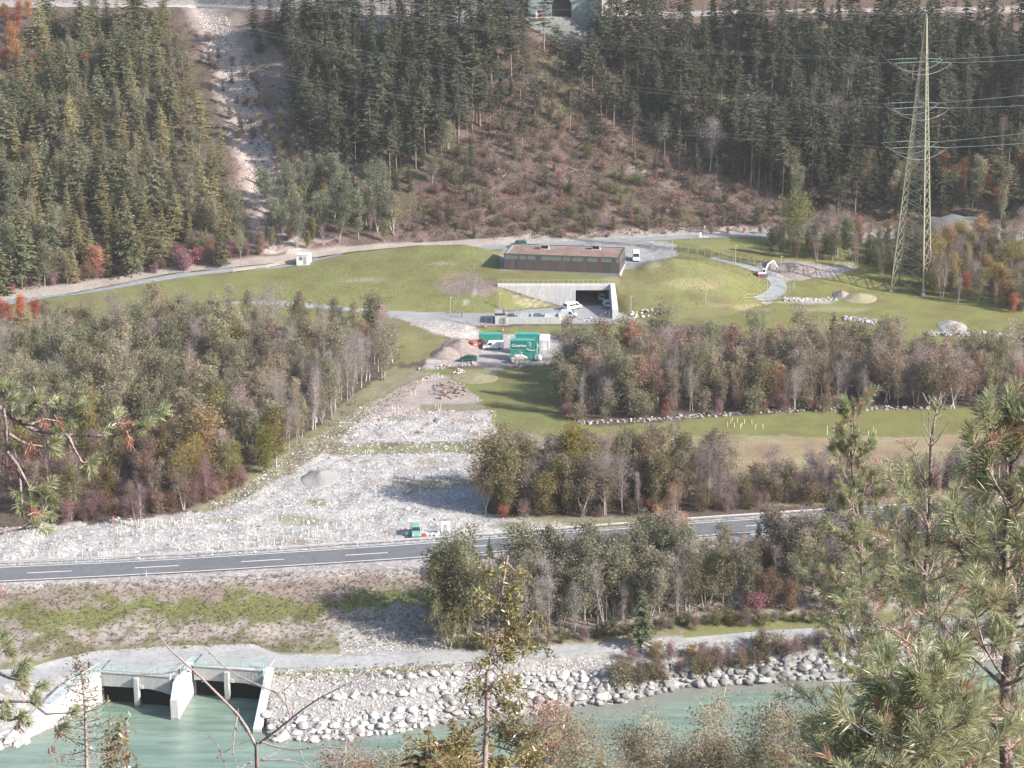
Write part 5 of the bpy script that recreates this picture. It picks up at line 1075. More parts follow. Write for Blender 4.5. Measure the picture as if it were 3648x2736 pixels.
# skip (dumpster): flared sides, lugs
sp = hit(1848, 1290)+Vector((0, -.8, 0)); sp.z = gz(sp.x, sp.y); o = empty('skip', sp, R(2), 'open white-grey waste skip with flared ends before the container stack', 'skip')
M_SKIP = mat('skip_paint', (.62, .60, .56), .6, 0, .3, noise=.12, nscale=2, streak=.15); M_PINK = mat('skip_edge', (.55, .40, .36), .6)
lo = [(-1.25, -.85, .1), (1.25, -.85, .1), (1.25, .85, .1), (-1.25, .85, .1)]; hi = [(-2.15, -.95, 1.25), (2.15, -.95, 1.25), (2.15, .95, 1.25), (-2.15, .95, 1.25)]
sh = MB()
for i in range(4):
    j = (i+1) % 4; sh.add([lo[i], lo[j], hi[j], hi[i]], [(0, 1, 2, 3)]); ins = lambda p: (p[0]*.95, p[1]*.94, p[2]+.06); sh.add([ins(lo[i]), hi_ if False else ins(lo[j]), (hi[j][0]*.95, hi[j][1]*.93, hi[j][2]), (hi[i][0]*.95, hi[i][1]*.93, hi[i][2])], [(0, 1, 2, 3)])
sh.add(lo, [(3, 2, 1, 0)]); sh.build('hull', M_SKIP, o)
lid = MB(); lid.hexa([(-2.15, -.97, 1.25), (2.15, -.97, 1.25), (2.15, .97, 1.25), (-2.15, .97, 1.25)], [(-1.0, -.9, 1.95), (.9, -.9, 1.95), (.9, .9, 1.95), (-1.0, .9, 1.95)]); lid.build('lid', M_SKIP, o)
for x in (-.75, .35): MB().box(x-.09, x+.09, -1.05, -.86, .1, 2.05).build('rib', M_PINK, o)
MB().box(-2.15, 2.15, -1.02, -.97, 1.18, 1.30).build('rim', M_PINK, o); MB().box(-.6, .2, -1.02, -.95, 1.3, 1.75).build('hatch', M_CONC, o)
for x in (-.9, .5): MB().box(x-.1, x+.1, -.1, .1, 1.95, 2.35).build('lug', M_GALV, o)
# cable reels
for i, (u, v, rz, r_) in enumerate(((1690, 1240, 40, 1.0), (1712, 1236, -20, 1.05), (1676, 1236, 10, .75))):
    p = hit(u, v); o = empty('cable_reel', p+Vector((0, 0, r_)), R(rz), ['large red cable reel at the foot of the soil heap', 'red cable reel leaning at the nose of the white van', 'small dark red cable reel behind the large one'][i], 'cable reel')
    for s in (-1, 1): MB().cyl((0, s*.45, 0), 'y', r_, .09, 18).build('flange', M_REDREEL, o)
    MB().cyl((0, 0, 0), 'y', r_*.55, .8, 14).build('drum', M_RUST, o); MB().cyl((0, -.51, 0), 'y', .18, .06, 8).build('hub_plate', M_WHITE, o)

# ---------------------------------------------------------------- vehicles
PROF = {
 'van': dict(L=5.3, W=1.95, H=2.0, prof=[(-2.65, .32), (-2.65, 1.05), (-2.58, 1.85), (-2.45, 2.0), (1.0, 2.0), (1.25, 1.93), (1.95, 1.12), (2.55, .95), (2.65, .75), (2.65, .32)], belt=1.05, side=[(.35, 1.12), (.35, 1.72), (1.05, 1.74), (1.62, 1.12)], ws=((1.27, 1.88), (1.90, 1.16)), rear=(1.2, 1.75)),
 'smallvan': dict(L=4.5, W=1.8, H=1.83, prof=[(-2.25, .32), (-2.25, 1.0), (-2.18, 1.7), (-2.05, 1.83), (.5, 1.83), (.8, 1.76), (1.35, 1.08), (2.1, .92), (2.25, .7), (2.25, .32)], belt=1.0, side=[(.0, 1.05), (.0, 1.55), (.65, 1.58), (1.08, 1.05)], ws=((.82, 1.72), (1.32, 1.10)), rear=(1.15, 1.6)),
 'sprinter': dict(L=5.9, W=2.0, H=2.6, prof=[(-2.95, .35), (-2.95, 1.2), (-2.9, 2.4), (-2.75, 2.6), (1.2, 2.6), (1.5, 2.45), (2.15, 1.3), (2.85, 1.05), (2.95, .8), (2.95, .35)], belt=1.2, side=[(.8, 1.25), (.8, 1.95), (1.5, 1.98), (2.0, 1.25)], ws=((1.6, 2.25), (2.12, 1.35)), rear=(1.4, 2.1)),
 'car': dict(L=4.45, W=1.75, H=1.48, prof=[(-2.22, .3), (-2.22, .95), (-1.95, 1.12), (-.75, 1.46), (.1, 1.48), (1.35, .98), (2.05, .78), (2.22, .58), (2.22, .3)], belt=.95, side=[(-1.5, .98), (-.8, 1.34), (.1, 1.36), (.95, .98)], ws=((.16, 1.43), (1.28, 1.0)), rear=(1.14, 1.4)),
 'offroad': dict(L=4.4, W=1.75, H=1.85, prof=[(-2.2, .4), (-2.2, 1.05), (-2.1, 1.75), (-1.95, 1.85), (.45, 1.85), (.85, 1.15), (2.05, 1.05), (2.2, .85), (2.2, .4)], belt=1.05, side=[(-1.8, 1.12), (-1.75, 1.65), (.35, 1.65), (.65, 1.12)], ws=((.48, 1.78), (.84, 1.2)), rear=(1.15, 1.65)),
}
def vehicle(kind, name, p, rz, paint, label, cat, extra_windows=False):
    d = PROF[kind]; o = empty(name, p, rz, label, cat); W2 = d['W']/2; H_ = d['H']; V = []; pr = d['prof']; n = len(pr)
    def yw(z): return W2*(1 if z <= d['belt'] else 1-.14*(z-d['belt'])/(H_-d['belt']))
    def inset(z): return .0
    V = [(x, -yw(z)+.0, z) for x, z in pr]+[(x, yw(z), z) for x, z in pr]
    b = MB().add(V, [tuple(range(n)), tuple(reversed(range(n, 2*n)))]+[(i, n+i, n+(i+1) % n, (i+1) % n) for i in range(n)]); b.build('body', paint, o, bevel=.05)
    MB().box(-d['L']/2+.25, d['L']/2-.25, -W2+.12, W2-.12, .2, .34).build('underbody', M_BLACK, o)
    for s in (-1, 1):
        q = d['side']; e = [(x, s*(yw(z)+.006), z) for x, z in q]; i_ = [(x, s*(yw(z)-.02), z) for x, z in q]; MB().hexa(e, i_).build('side_window', M_GLASS, o)
        if extra_windows:
            q = [(-1.95, d['belt']+.1), (-1.95, H_-.4), (q[0][0]-.15, H_-.4), (q[0][0]-.15, d['belt']+.1)]; MB().hexa([(x, s*(yw(z)+.006), z) for x, z in q], [(x, s*(yw(z)-.02), z) for x, z in q]).build('side_window', M_GLASS, o)
        for x in (-d['L']*.30, d['L']*.31):
            w = empty('wheel', (x, s*(W2-.1), .33)); w.parent = o; MB().cyl((0, 0, 0), 'y', .33, .22, 16).build('tyre', M_TYRE, w); MB().cyl((0, s*.095, 0), 'y', .20, .07, 12).build('rim', M_RIM, w)
        MB().box(d['L']/2-.10, d['L']/2+.015, s*W2*.72-.16, s*W2*.72+.16, .68 if kind != 'car' else .58, .84 if kind != 'car' else .72).build('headlight', mat('headlight_glass', (.7, .72, .72), .1), o)
        MB().box(-d['L']/2-.012, -d['L']/2+.06, s*W2*.86-.07, s*W2*.86+.07, .8, 1.15 if kind != 'car' else .95).build('tail_light', mat('tail_red', (.35, .02, .02), .3), o)
        MB().box(d['side'][-1][0]-.25, d['side'][-1][0]-.05, s*(W2+.12)-.1, s*(W2+.12)+.1, d['belt']+.05, d['belt']+.25).build('mirror', M_BLACK, o)
    (x0, z0), (x1, z1) = d['ws']; wdt = W2-.14; nx, nz = (z0-z1), (x1-x0); l = math.hypot(nx, nz); nx, nz = nx/l*.02, nz/l*.02
    MB().hexa([(x0+nx, -yw(z0)+.1, z0+nz), (x0+nx, yw(z0)-.1, z0+nz), (x1+nx, yw(z1)-.08, z1+nz), (x1+nx, -yw(z1)+.08, z1+nz)], [(x0-nx, -yw(z0)+.1, z0-nz), (x0-nx, yw(z0)-.1, z0-nz), (x1-nx, yw(z1)-.08, z1-nz), (x1-nx, -yw(z1)+.08, z1-nz)]).build('windscreen', M_GLASS, o)
    a, b_ = d['rear']; xr_ = -d['L']/2
    if kind != 'car': MB().box(xr_-.012, xr_+.07, -W2*.7, W2*.7, a, b_).build('rear_window', M_GLASS, o)
    else: MB().hexa([(-1.9, -.6, 1.17), (-1.9, .6, 1.17), (-.9, .6, 1.45), (-.9, -.6, 1.45)], [(-1.93, -.6, 1.10), (-1.93, .6, 1.10), (-.93, .6, 1.38), (-.93, -.6, 1.38)]).build('rear_window', M_GLASS, o)
    MB().box(d['L']/2-.06, d['L']/2+.03, -W2+.1, W2-.1, .34, .52).build('bumper', M_BLACK if kind != 'car' else paint, o)
    return o
M_VW = mat('van_white', (.76, .77, .77), .3, 0, .5); M_CARG = mat('car_green', (.035, .135, .125), .25, .3, .5); M_GREEN = mat('pale_green_paint', (.17, .36, .325), .35, 0, .5); M_VSIL = mat('van_pale_grey', (.48, .54, .54), .35, .1, .5); M_DKT = mat('dark_teal_paint', (.03, .11, .10), .4)
v1 = vehicle('van', 'parked_van', hit(1757, 1242), R(181), M_VW, 'white van with a ring emblem parked before the teal container', 'van')
ring = MB(); rp_ = [(-1.05+.36*math.cos(t), .985, 1.28+.36*math.sin(t)) for t in np.linspace(R(40), R(320), 16)]
ring.tube(rp_, .055, 5); ring.build('ring_emblem', mat('emblem_grey', (.10, .14, .14), .6), v1); MB().box(-1.9, -1.2, .975, .99, 1.24, 1.29).build('emblem_line', MATS['emblem_grey'], v1)
vehicle('car', 'parked_car', hit(1668, 1286), R(176), M_CARG, 'dark green hatchback parked beside the soil heap', 'car')
vehicle('van', 'parked_van', hit(2039, 1101), R(40), M_VW, 'white van parked on the forecourt left of the garage opening', 'van', True)
vehicle('smallvan', 'parked_van', hit(2026, 1129), R(-6), M_VSIL, 'pale grey delivery van beside the end of the basin', 'van')
vehicle('smallvan', 'parked_van', po.location+Vector((8.3, -1.2, .1)), R(96), M_VSIL, 'pale van parked facing into the garage opening', 'van')
vehicle('smallvan', 'parked_van', po.location+Vector((7.2, 6.5, .1)), R(92), M_VSIL, 'van standing in the dark inside the garage', 'van')
vehicle('sprinter', 'parked_van', hit(2266, 927), R(-92), M_VW, 'white high-roofed van at the right end of the brown building', 'van')
vehicle('offroad', 'dark_truck', hit(1848, 880)+Vector((0, 0, .1)), R(-160), M_DKT, 'dark green vehicle on the upper road behind the brown building', 'truck', True)
vehicle('offroad', 'parked_offroader', hit(1482, 1907), R(-84), M_GREEN, 'green off-roader behind the highway guardrail', 'car', True)

# ---------------------------------------------------------------- things by the guardrail
p = hit(1588, 1897); o = empty('info_board', p, R(-4), 'large white board standing on the gravel behind the guardrail', 'board')
MB().box(-.85, .85, -.03, .03, .1, 2.2).build('panel', M_WHITE, o); 
for x in (-.3, .35): MB().tube([(x, -.08, 0), (x*.3, -.08, 1.6)], .03, 5).build('strut', M_DCONC, o)
MB().box(-.9, 2.2, -1.6, -.2, -.1, .14).build('base_slab', M_DCONC, o)
p = hit(1480, 1900); o = empty('stake_bundle', p, 0, 'heap of pale yellow stakes behind the green off-roader', 'stakes')
for k in range(24): a = rnd.uniform(-1.2, 1.2); MB().tube([(rnd.uniform(-.9, .9), rnd.uniform(-.5, .5), .15), (a*1.1, rnd.uniform(-.5, .6), .35+rnd.uniform(.1, 1.0))], .035, 4).build('stake', M_STAKE, o)
for i, (u, v) in enumerate(((1451, 1906), (1538, 1910), (1552, 1912), (1520, 1909), (1561, 1906))):
    p = hit(u, v); o = empty('white_sack', p, rnd.uniform(0, 3), ['white sack left of the stake heap', 'white sack between stake heap and board', 'white sack next to the board', 'pale sack in the row behind the guardrail', 'white sack nearest the board'][i], 'sack')
    MB().hexa([(-.4, -.3, 0), (.4, -.3, 0), (.4, .3, 0), (-.4, .3, 0)], [(-.3, -.25, .6), (.3, -.2, .66), (.28, .22, .6), (-.3, .25, .55)]).build('bag', M_WHITE, o, True, bevel=.1); MB().box(-.1, .1, -.08, .08, .58, .72).build('neck', M_WHITE, o)
p = hit(1506, 1911); o = empty('red_crate', p, .2, 'low red crate among the sacks behind the guardrail', 'crate'); MB().box(-.8, .8, -.3, .3, 0, .1).build('bottom', M_REDREEL, o)
for q in ((-.8, .8, -.3, -.25), (-.8, .8, .25, .3), (-.8, -.75, -.25, .25), (.75, .8, -.25, .25)): MB().box(q[0], q[1], q[2], q[3], .1, .45).build('side', M_REDREEL, o)

# ---------------------------------------------------------------- excavator
p = hit(2714, 985); ex_ = empty('excavator', p, R(12), 'white and magenta excavator digging at the gravel by the side road', 'excavator')
ex_.scale = (.85, .85, .85)
M_MAG = mat('magenta_paint', (.42, .08, .20), .5); M_EXW = mat('excavator_white', (.55, .53, .52), .45)
for s in (-1, 1):
    tr = empty('track', (0, s*1.0, 0)); tr.parent = ex_
    MB().prism([(-1.75, .15), (-1.55, 0), (1.55, 0), (1.75, .15), (1.75, .5), (1.5, .72), (-1.5, .72), (-1.75, .5)], 'y', -.26, .26).build('belt', M_BLACK, tr)
    for x in (-1.3, -.45, .45, 1.3): MB().cyl((x, s*.27, .36), 'y', .24, .05, 10).build('roller', M_DCONC, tr)
MB().box(-.9, .9, -.75, .75, .35, .75).build('undercarriage', M_DCONC, ex_); MB().box(-1.7, 1.05, -1.2, 1.2, .78, 1.12).build('turntable_skirt', M_MAG, ex_)
MB().box(-1.7, .1, -1.2, 1.2, 1.12, 1.75).build('engine_cover', M_EXW, ex_, bevel=.08); MB().box(-1.95, -1.7, -1.1, 1.1, .8, 1.6).build('counterweight', M_MAG, ex_, bevel=.06)
cb_ = MB().hexa([(-.35, -1.2, 1.12), (1.05, -1.2, 1.12), (1.05, -.1, 1.12), (-.35, -.1, 1.12)], [(-.3, -1.15, 2.75), (.75, -1.15, 2.75), (.75, -.15, 2.75), (-.3, -.15, 2.75)]).build('cab', M_EXW, ex_, bevel=.05)
MB().hexa([(-.15, -1.21, 1.75), (.75, -1.21, 1.75), (.7, -1.21, 2.55), (-.15, -1.2, 2.55)], [(-.15, -1.1, 1.75), (.75, -1.1, 1.75), (.7, -1.08, 2.55), (-.15, -1.08, 2.55)]).build('cab_window', M_GLASS, cb_)
MB().hexa([(1.02, -1.05, 1.5), (1.02, -.25, 1.5), (.82, -.25, 2.6), (.82, -1.05, 2.6)], [(.9, -1.05, 1.5), (.9, -.25, 1.5), (.7, -.25, 2.6), (.7, -1.05, 2.6)]).build('cab_window', M_GLASS, cb_)
def beam(mb, a, b, w0, w1, th):
    a = Vector(a); b = Vector(b); t = (b-a).normalized(); s = Vector((0, 1, 0)); n_ = t.cross(s)
    mb.hexa([a+s*th+n_*w0, a-s*th+n_*w0, a-s*th-n_*w0, a+s*th-n_*w0], [b+s*th+n_*w1, b-s*th+n_*w1, b-s*th-n_*w1, b+s*th-n_*w1])
mb = MB(); beam(mb, (.9, .25, 1.2), (2.2, .25, 4.2), .25, .32, .22); beam(mb, (2.15, .25, 4.1), (3.9, .25, 5.2), .32, .2, .22); mb.build('boom', M_EXW, ex_)
mb = MB(); beam(mb, (3.7, .25, 5.35), (5.6, .25, 2.7), .24, .16, .18); mb.build('stick', M_EXW, ex_); mb = MB(); beam(mb, (1.3, .25, 1.0), (2.1, .25, 3.4), .09, .07, .09); mb.build('cylinder_ram', M_GALV, ex_)
mb = MB(); beam(mb, (5.6, .25, 2.8), (5.1, .25, 1.3), .24, .2, .24); beam(mb, (5.1, .25, 1.3), (4.85, .25, .2), .09, .04, .09); mb.build('breaker', M_DCONC, ex_)

# ---------------------------------------------------------------- lamp posts, fence, small posts
def lamp(u, v, h, label):
    o = empty('lamp_post', hit(u, v), 0, label, 'lamp post'); MB().tube([(0, 0, -.3), (0, 0, h*.5), (0, 0, h)], [.10, .085, .07], 8).build('pole', M_GALV, o); MB().box(-.12, .55, -.12, .12, h, h+.12).build('lamp_head', M_CONC2, o, bevel=.03)
for u, v, h, l in ((2619, 941, 5.2, 'lamp post beside the bend of the side road above the mound'), (2781, 974, 4.8, 'lamp post behind the excavator'), (2731, 1065, 5.4, 'lamp post on the inner side of the side road bend'), (2513, 1082, 3.6, 'thin post on the right mound'), (2394, 896, 3.6, 'lamp post at the right of the gravel lot behind the mound'),
                   (2247, 1127, 5.4, 'lamp post right of the garage forecourt'), (1780, 1098, 4.0, 'lamp post behind the basin hut'), (1605, 1120, 4.6, 'lamp post at the left end of the mound fence'), (2828, 1030, 5.0, 'lamp post right of the excavator road'), (1825, 895, 3.0, 'post at the upper left of the brown building')):
    lamp(u, v, h, l)
def fence(name, pts, h, label, brace=(), m=M_GALV):
    P = [hit(*q) for q in pts]; o = empty(name, P[0], 0, label, 'fence'); pm = MB().box(-.045, .045, -.045, .045, -.2, h).mesh('post', m)
    for p in P: c = link('post', pm, o); c.location = p-P[0]
    mb = MB()
    for a, b in zip(P[:-1], P[1:]):
        for hz in (.15, h*.5, h-.06): mb.tube([a-P[0]+Vector((0, 0, hz)), b-P[0]+Vector((0, 0, hz))], .008, 3)
    setp(mb.build('wire', m, o), kind='stuff')
    for i in brace: MB().tube([P[i]-P[0]+Vector((0, 0, h*.8)), P[i]-P[0]+Vector((.9, -.9, 0))], .05, 5).build('brace', m, o)
fence('post_fence', [(1616, 1106), (1624, 1086), (1635, 1063), (1645, 1040), (1655, 1020), (1666, 1001), (1678, 983), (1690, 966), (1702, 951), (1714, 938), (1726, 926), (1738, 915), (1750, 906), (1762, 899), (1774, 892), (1786, 886)], 2.1, 'steel post fence climbing the grass mound left of the brown building', (9,))
fence('post_fence', [(1600, 1137), (1612, 1140), (1632, 1146), (1650, 1150), (1667, 1154), (1686, 1157), (1708, 1158), (1731, 1160), (1752, 1160)], 2.2, 'steel post fence along the service road left of the basin hut', (3,))
fence('post_fence', [(2425, 898), (2452, 902), (2484, 906), (2510, 910), (2536, 918), (2563, 922), (2588, 925), (2613, 929), (2638, 936), (2664, 940), (2686, 944), (2708, 948), (2731, 951), (2750, 966), (2769, 970), (2789, 975), (2803, 979), (2817, 982)], 2.1, 'steel post fence along the crest above the side road', (9,))
fence('post_fence', [(2824, 1031), (2812, 1045), (2800, 1058), (2782, 1065), (2764, 1066), (2683, 1071), (2654, 1074)], 2.0, 'steel post fence on the outer side of the side road')
fence('post_fence', [(2322, 1118), (2358, 1108), (2398, 1102), (2440, 1098)], 1.8, 'short steel post fence at the foot of the right mound'); fence('post_fence', [(2170, 1133), (2220, 1136), (2192, 1152)], 1.9, 'three steel posts beside the forecourt')
fence('upper_guardrail', [(u, interp_line([(a, b) for a, b, c in URN], u)+1) for u in range(1830, 3660, 42)], .8, 'thin guardrail along the upper road behind the buildings')
o = empty('marker_post', hit(2495, 845), 0, 'white marker box with post beside the upper road', 'post'); MB().box(-.25, .25, -.2, .2, 0, 1.5).build('cabinet', M_WHITE, o); MB().box(-.6, 2.4, -.5, .5, -.1, .12).build('plinth', M_CONC2, o); MB().tube([(1.2, 0, 0), (1.2, 0, 3.2)], .05, 6).build('mast', M_GALV, o); MB().box(1.05, 1.35, -.1, .1, 3.0, 3.35).build('lamp', M_WHITE, o)
# red-white barrier posts
for u, v, l in ((1792, 1184, 'red and white marker panel above the teal container'), (1731, 1171, 'orange marker post at the top of the soil ramp')):
    o = empty('hazard_marker', hit(u, v), 0, l, 'marker'); MB().box(-.22, .22, -.03, .03, .2, 1.3).build('panel', mat('marker_red', (.55, .08, .07), .6), o); MB().hexa([(-.22, -.035, .5), (.22, -.035, .72), (.22, -.033, .9), (-.22, -.033, .68)], [(-.22, -.04, .5), (.22, -.04, .72), (.22, -.038, .9), (-.22, -.038, .68)]).build('white_stripe', M_WHITE, o); MB().box(-.04, .04, -.02, .02, -.1, .2).build('foot', M_BLACK, o)

# ---------------------------------------------------------------- planting stakes
smesh = [MB().tube([(0, 0, -.1), (rnd.uniform(-.05, .05), 0, h)], .055, 5).mesh('stake', M_STAKE) for h in (.95, 1.1, 1.25)]
def stakes(pts, label, group):
    for u, v in pts:
        p = hit(u, v)
        if p is None: continue
        o = link('planting_stake', smesh[rnd.randrange(3)]); o.location = p; o.rotation_euler = (rnd.uniform(-.06, .06), rnd.uniform(-.06, .06), 0); setp(o, label, 'stake', group)
Z1 = lambda L_, ox=0, oy=1824: [(x/1.819+ox, y/1.819+oy) for x, y in L_]
stakes(Z1([(68, 205), (148, 200), (250, 208), (272, 165), (787, 90), (812, 88), (855, 90), (900, 92), (932, 88), (993, 85), (1015, 82), (1050, 85), (1098, 82), (1130, 78), (1115, 70), (1182, 75), (1213, 78), (1252, 80), (762, 140), (780, 150), (978, 118), (1010, 105), (1068, 110), (1155, 95)]), 'pale planting stake in the row along the front of the left wood', 'planting stakes along the left wood')
stakes(Z1([(28, 310), (95, 320), (155, 275), (322, 300), (388, 300), (535, 290), (590, 285), (637, 285), (757, 280), (818, 280)]), 'pale planting stake on the gravel at the left behind the guardrail', 'planting stakes at the left behind the guardrail')
stakes(Z1([(1343, 240), (1357, 220), (1415, 238), (1450, 230), (1485, 222), (1555, 240), (1588, 215), (1605, 190), (1652, 230), (1685, 210), (1738, 220), (1778, 215), (1827, 215), (1838, 190), (1895, 145), (1916, 205), (1948, 175), (1963, 130), (1998, 160), (2045, 170), (2057, 130), (2087, 145), (2098, 200), (2123, 110), (2140, 175), (2180, 105), (2193, 165)]), 'pale planting stake in the grid on the gravel before the green off-roader', 'planting stakes on the gravel left of the off-roader')
stakes(Z1([(30, 120), (38, 160), (88, 120), (92, 110), (150, 70), (182, 105)], 1216), 'pale planting stake just left of the green off-roader', 'planting stakes next to the off-roader')
Z5 = lambda L_: [(x/1.819+1216, y/1.819+912) for x, y in L_]
stakes(Z5([(332, 1005), (350, 1005), (368, 1005), (214, 1090), (227, 1085), (254, 1080), (83, 1160), (105, 1160), (127, 1155), (155, 1295), (173, 1298), (190, 1295), (205, 1280), (610, 990), (628, 995), (644, 990), (454, 905), (481, 905), (492, 838), (515, 830), (525, 828), (630, 792), (655, 792), (747, 735), (629, 1290), (883, 945)]), 'pale planting stake scattered on the upper gravel and soil', 'planting stakes on the upper gravel')
Z6 = lambda L_: [(x/1.819+2432, y/1.819+912) for x, y in L_]
stakes(Z6([(312, 1085), (322, 1070), (355, 1082), (382, 1105), (400, 1088), (375, 1120), (449, 1090), (472, 1122), (520, 1120), (336, 1112), (292, 1108)]), 'pale planting stake in the left cluster on the right meadow', 'planting stakes in the left meadow cluster')
stakes(Z6([(937, 1132), (937, 1160), (978, 1130), (985, 1168), (1010, 1140), (1018, 1155), (1035, 1172), (1142, 1140), (1201, 1170), (1237, 1140), (1250, 1160), (1098, 1150)]), 'pale planting stake in the right cluster on the right meadow', 'planting stakes in the right meadow cluster')

# ---------------------------------------------------------------- heaps of soil, gravel, roots
def heap(name, u, v, wx_, wy_, h, m, label, cat, seed=1, rough=.25, n=26):
    p = hit(u, v); o = empty(name, p, 0, label, cat); gx = np.linspace(-1.1, 1.1, n); XX, YY = np.meshgrid(gx, gx); r_ = np.sqrt(XX**2+YY**2)
    zz = h*np.clip(1-r_, 0, 1)**1.05*(1+rough*fbm(XX*wx_, YY*wy_, max(wx_, wy_)*.6, seed, 4))+rough*.35*h*fbm(XX*wx_, YY*wy_, .9, seed+3, 3)*np.clip(1.15-r_, 0, 1)
    gzv = np.array([[gz(p.x+XX[i, j]*wx_, p.y+YY[i, j]*wy_)-p.z for j in range(n)] for i in range(n)]); zz = gzv+np.where(r_ < 1.0, np.maximum(zz, -.05), -.3)
    i_ = np.arange(n*n).reshape(n, n); F = np.stack([i_[:-1, :-1], i_[:-1, 1:], i_[1:, 1:], i_[1:, :-1]], -1).reshape(-1, 4)
    link('mass', mesh_np('mass', np.stack([XX*wx_, YY*wy_, zz], -1).reshape(-1, 3), F, [m], smooth=True), o); return o
heap('gravel_cone', 1142, 1705, 4.2, 6, 1.45, M_GRAVEL, 'smooth grey gravel cone on the stony clearing', 'heap', 2, .06)
heap('soil_heap', 1640, 1238, 5.2, 9, 2.0, M_SOIL, 'big heap of tan excavated soil left of the cable reels', 'heap', 4, .35)
heap('soil_heap', 1590, 1262, 4.2, 6, 1.9, M_SOIL, 'lower lumpy soil heap toward the meadow', 'heap', 6, .45)
heap('soil_heap', 2840, 962, 7, 8, 1.6, M_SOIL, 'low spread of pinkish soil behind the excavator', 'heap', 7, .3)
heap('boulder_mound', 3000, 1052, 2.8, 4, 1.3, M_SOIL, 'pointed rubble pile on the right meadow', 'heap', 8, .5); heap('earth_hump', 3060, 1062, 5, 5, 1.5, mat('earth_green', (.24, .22, .14), .95, noise=.2, nscale=1), 'rounded pale earth hump on the right meadow', 'heap', 9, .1)
heap('earth_hump', 1690, 1346, 6, 6, .8, mat('earth_tan', (.22, .20, .12), .95, noise=.25, nscale=1), 'low sandy hump in the tree shadows on the meadow', 'heap', 10, .2)
heap('rubble_pile', 3390, 1162, 4, 5, 1.3, M_GRAVEL, 'grey rubble pile on the far right meadow', 'heap', 11, .4)
heap('soil_heap', 2745, 948, 2.2, 4, 1.8, M_SOIL, 'small rubble pile with root behind the fence posts', 'heap', 12, .5)
def rockpile(name, u, v, wx_, wy_, h, n, label, cat, tint, m, s0=.18, s1=.45, logs=0):
    p = hit(u, v); o = empty(name, p, 0, label, cat)
    for k in range(n):
        a = rnd.uniform(0, 6.28); q = math.sqrt(rnd.random()); x, y = q*math.cos(a)*wx_, q*math.sin(a)*wy_; z = gz(p.x+x, p.y+y)-p.z+h*(1-q)*rnd.uniform(.2, 1)
        c = link('log' if k < logs else 'stone', (LOGM if k < logs else STONEM)[rnd.randrange(3)], o); s = rnd.uniform(s0, s1); c.location = (x, y, z); c.scale = (s*rnd.uniform(.8, 1.4), s, s*rnd.uniform(.6, 1)); c.rotation_euler = (rnd.uniform(0, 3), rnd.uniform(-.6, .6), rnd.uniform(0, 6)); c.color = jit(tint, .2)
def stone_mesh(seed, flat=.75):
    bm = bmesh.new(); bmesh.ops.create_icosphere(bm, subdivisions=2, radius=1.0); r_ = np.random.default_rng(seed); pl = [Vector(d) for d in rand_dirs(r_, 9)]; ds = r_.uniform(.50, .82, 9)
    for v in bm.verts:
        for d, k in zip(pl, ds):
            e = v.co.dot(d)-k
            if e > 0: v.co -= d*e*.98
        v.co.z *= flat
    bmesh.ops.dissolve_limit(bm, angle_limit=.16, verts=bm.verts, edges=bm.edges); bmesh.ops.triangulate(bm, faces=bm.faces)
    me = bpy.data.meshes.new('stone'); bm.to_mesh(me); bm.free(); me.materials.append(M_ROCK); return me
STONEM = [stone_mesh(i) for i in range(3)]; LOGM = [MB().tube([(-1.6, 0, 0), (-.5, .15, .1), (.6, -.1, .05), (1.6, .2, .25)], [.3, .34, .28, .12], 6).mesh('log', M_RUST) for i in range(3)]
rockpile('root_pile', 1598, 1392, 4.6, 8, 1.3, 70, 'wide pile of grubbed roots and logs on the soil', 'root pile', (.30, .22, .2), M_RUST, .25, .6, 60)
rockpile('stone_pile', 1578, 1308, 1.6, 2.6, 1.0, 26, 'pink-grey stone pile left of the two people', 'stone pile', (.40, .34, .32), M_ROCK); rockpile('stone_pile', 1633, 1325, 1.5, 2.4, .9, 26, 'stone pile in front of the two people', 'stone pile', (.40, .34, .32), M_ROCK)
rockpile('stone_pile', 1676, 1297, 1.5, 1.8, .7, 22, 'stone pile right behind the two people', 'stone pile', (.40, .34, .32), M_ROCK); rockpile('stone_pile', 1520, 1350, 1.2, 2, .5, 12, 'small stone scatter on the soil near the stakes', 'stone pile', (.36, .3, .28), M_ROCK)
rockpile('root_pile', 1480, 1315, 1.6, 2.4, .8, 12, 'root stock pile at the edge of the left wood', 'root pile', (.3, .22, .2), M_RUST, .2, .45, 8); rockpile('root_stump', 2570, 900, .9, .9, .6, 6, 'upturned stump on the grass behind the side road', 'stump', (.3, .22, .2), M_RUST, .2, .4, 5)
for u, v, l in ((1498, 1540, 'upper left of the gravel'), (1700, 1550, 'upper right of the gravel'), (1348, 1555, 'left part of the gravel'), (1560, 1500, 'far part of the gravel'), (1350, 1500, 'stony rim near the left wood'), (1460, 1760, 'middle of the gravel'), (1240, 1640, 'left gravel below the cone'), (930, 1880, 'gravel near the highway')):
    rockpile('root_stump', u, v, .9, 1.2, .5, 7, 'dark upturned root stock on the '+l, 'stump', (.28, .2, .18), M_RUST, .16, .38, 6)
rockpile('stone_pile', 2090, 1138, 2.0, 2, .9, 14, 'white rubble with boards below the pale grey van', 'stone pile', (.5, .48, .45), M_ROCK, .2, .5, 3); rockpile('stone_pile', 2290, 1120, 4.5, 1.8, .9, 26, 'row of pale boulders at the foot of the garage wing wall', 'boulders', (.5, .48, .45), M_ROCK, .3, .6)

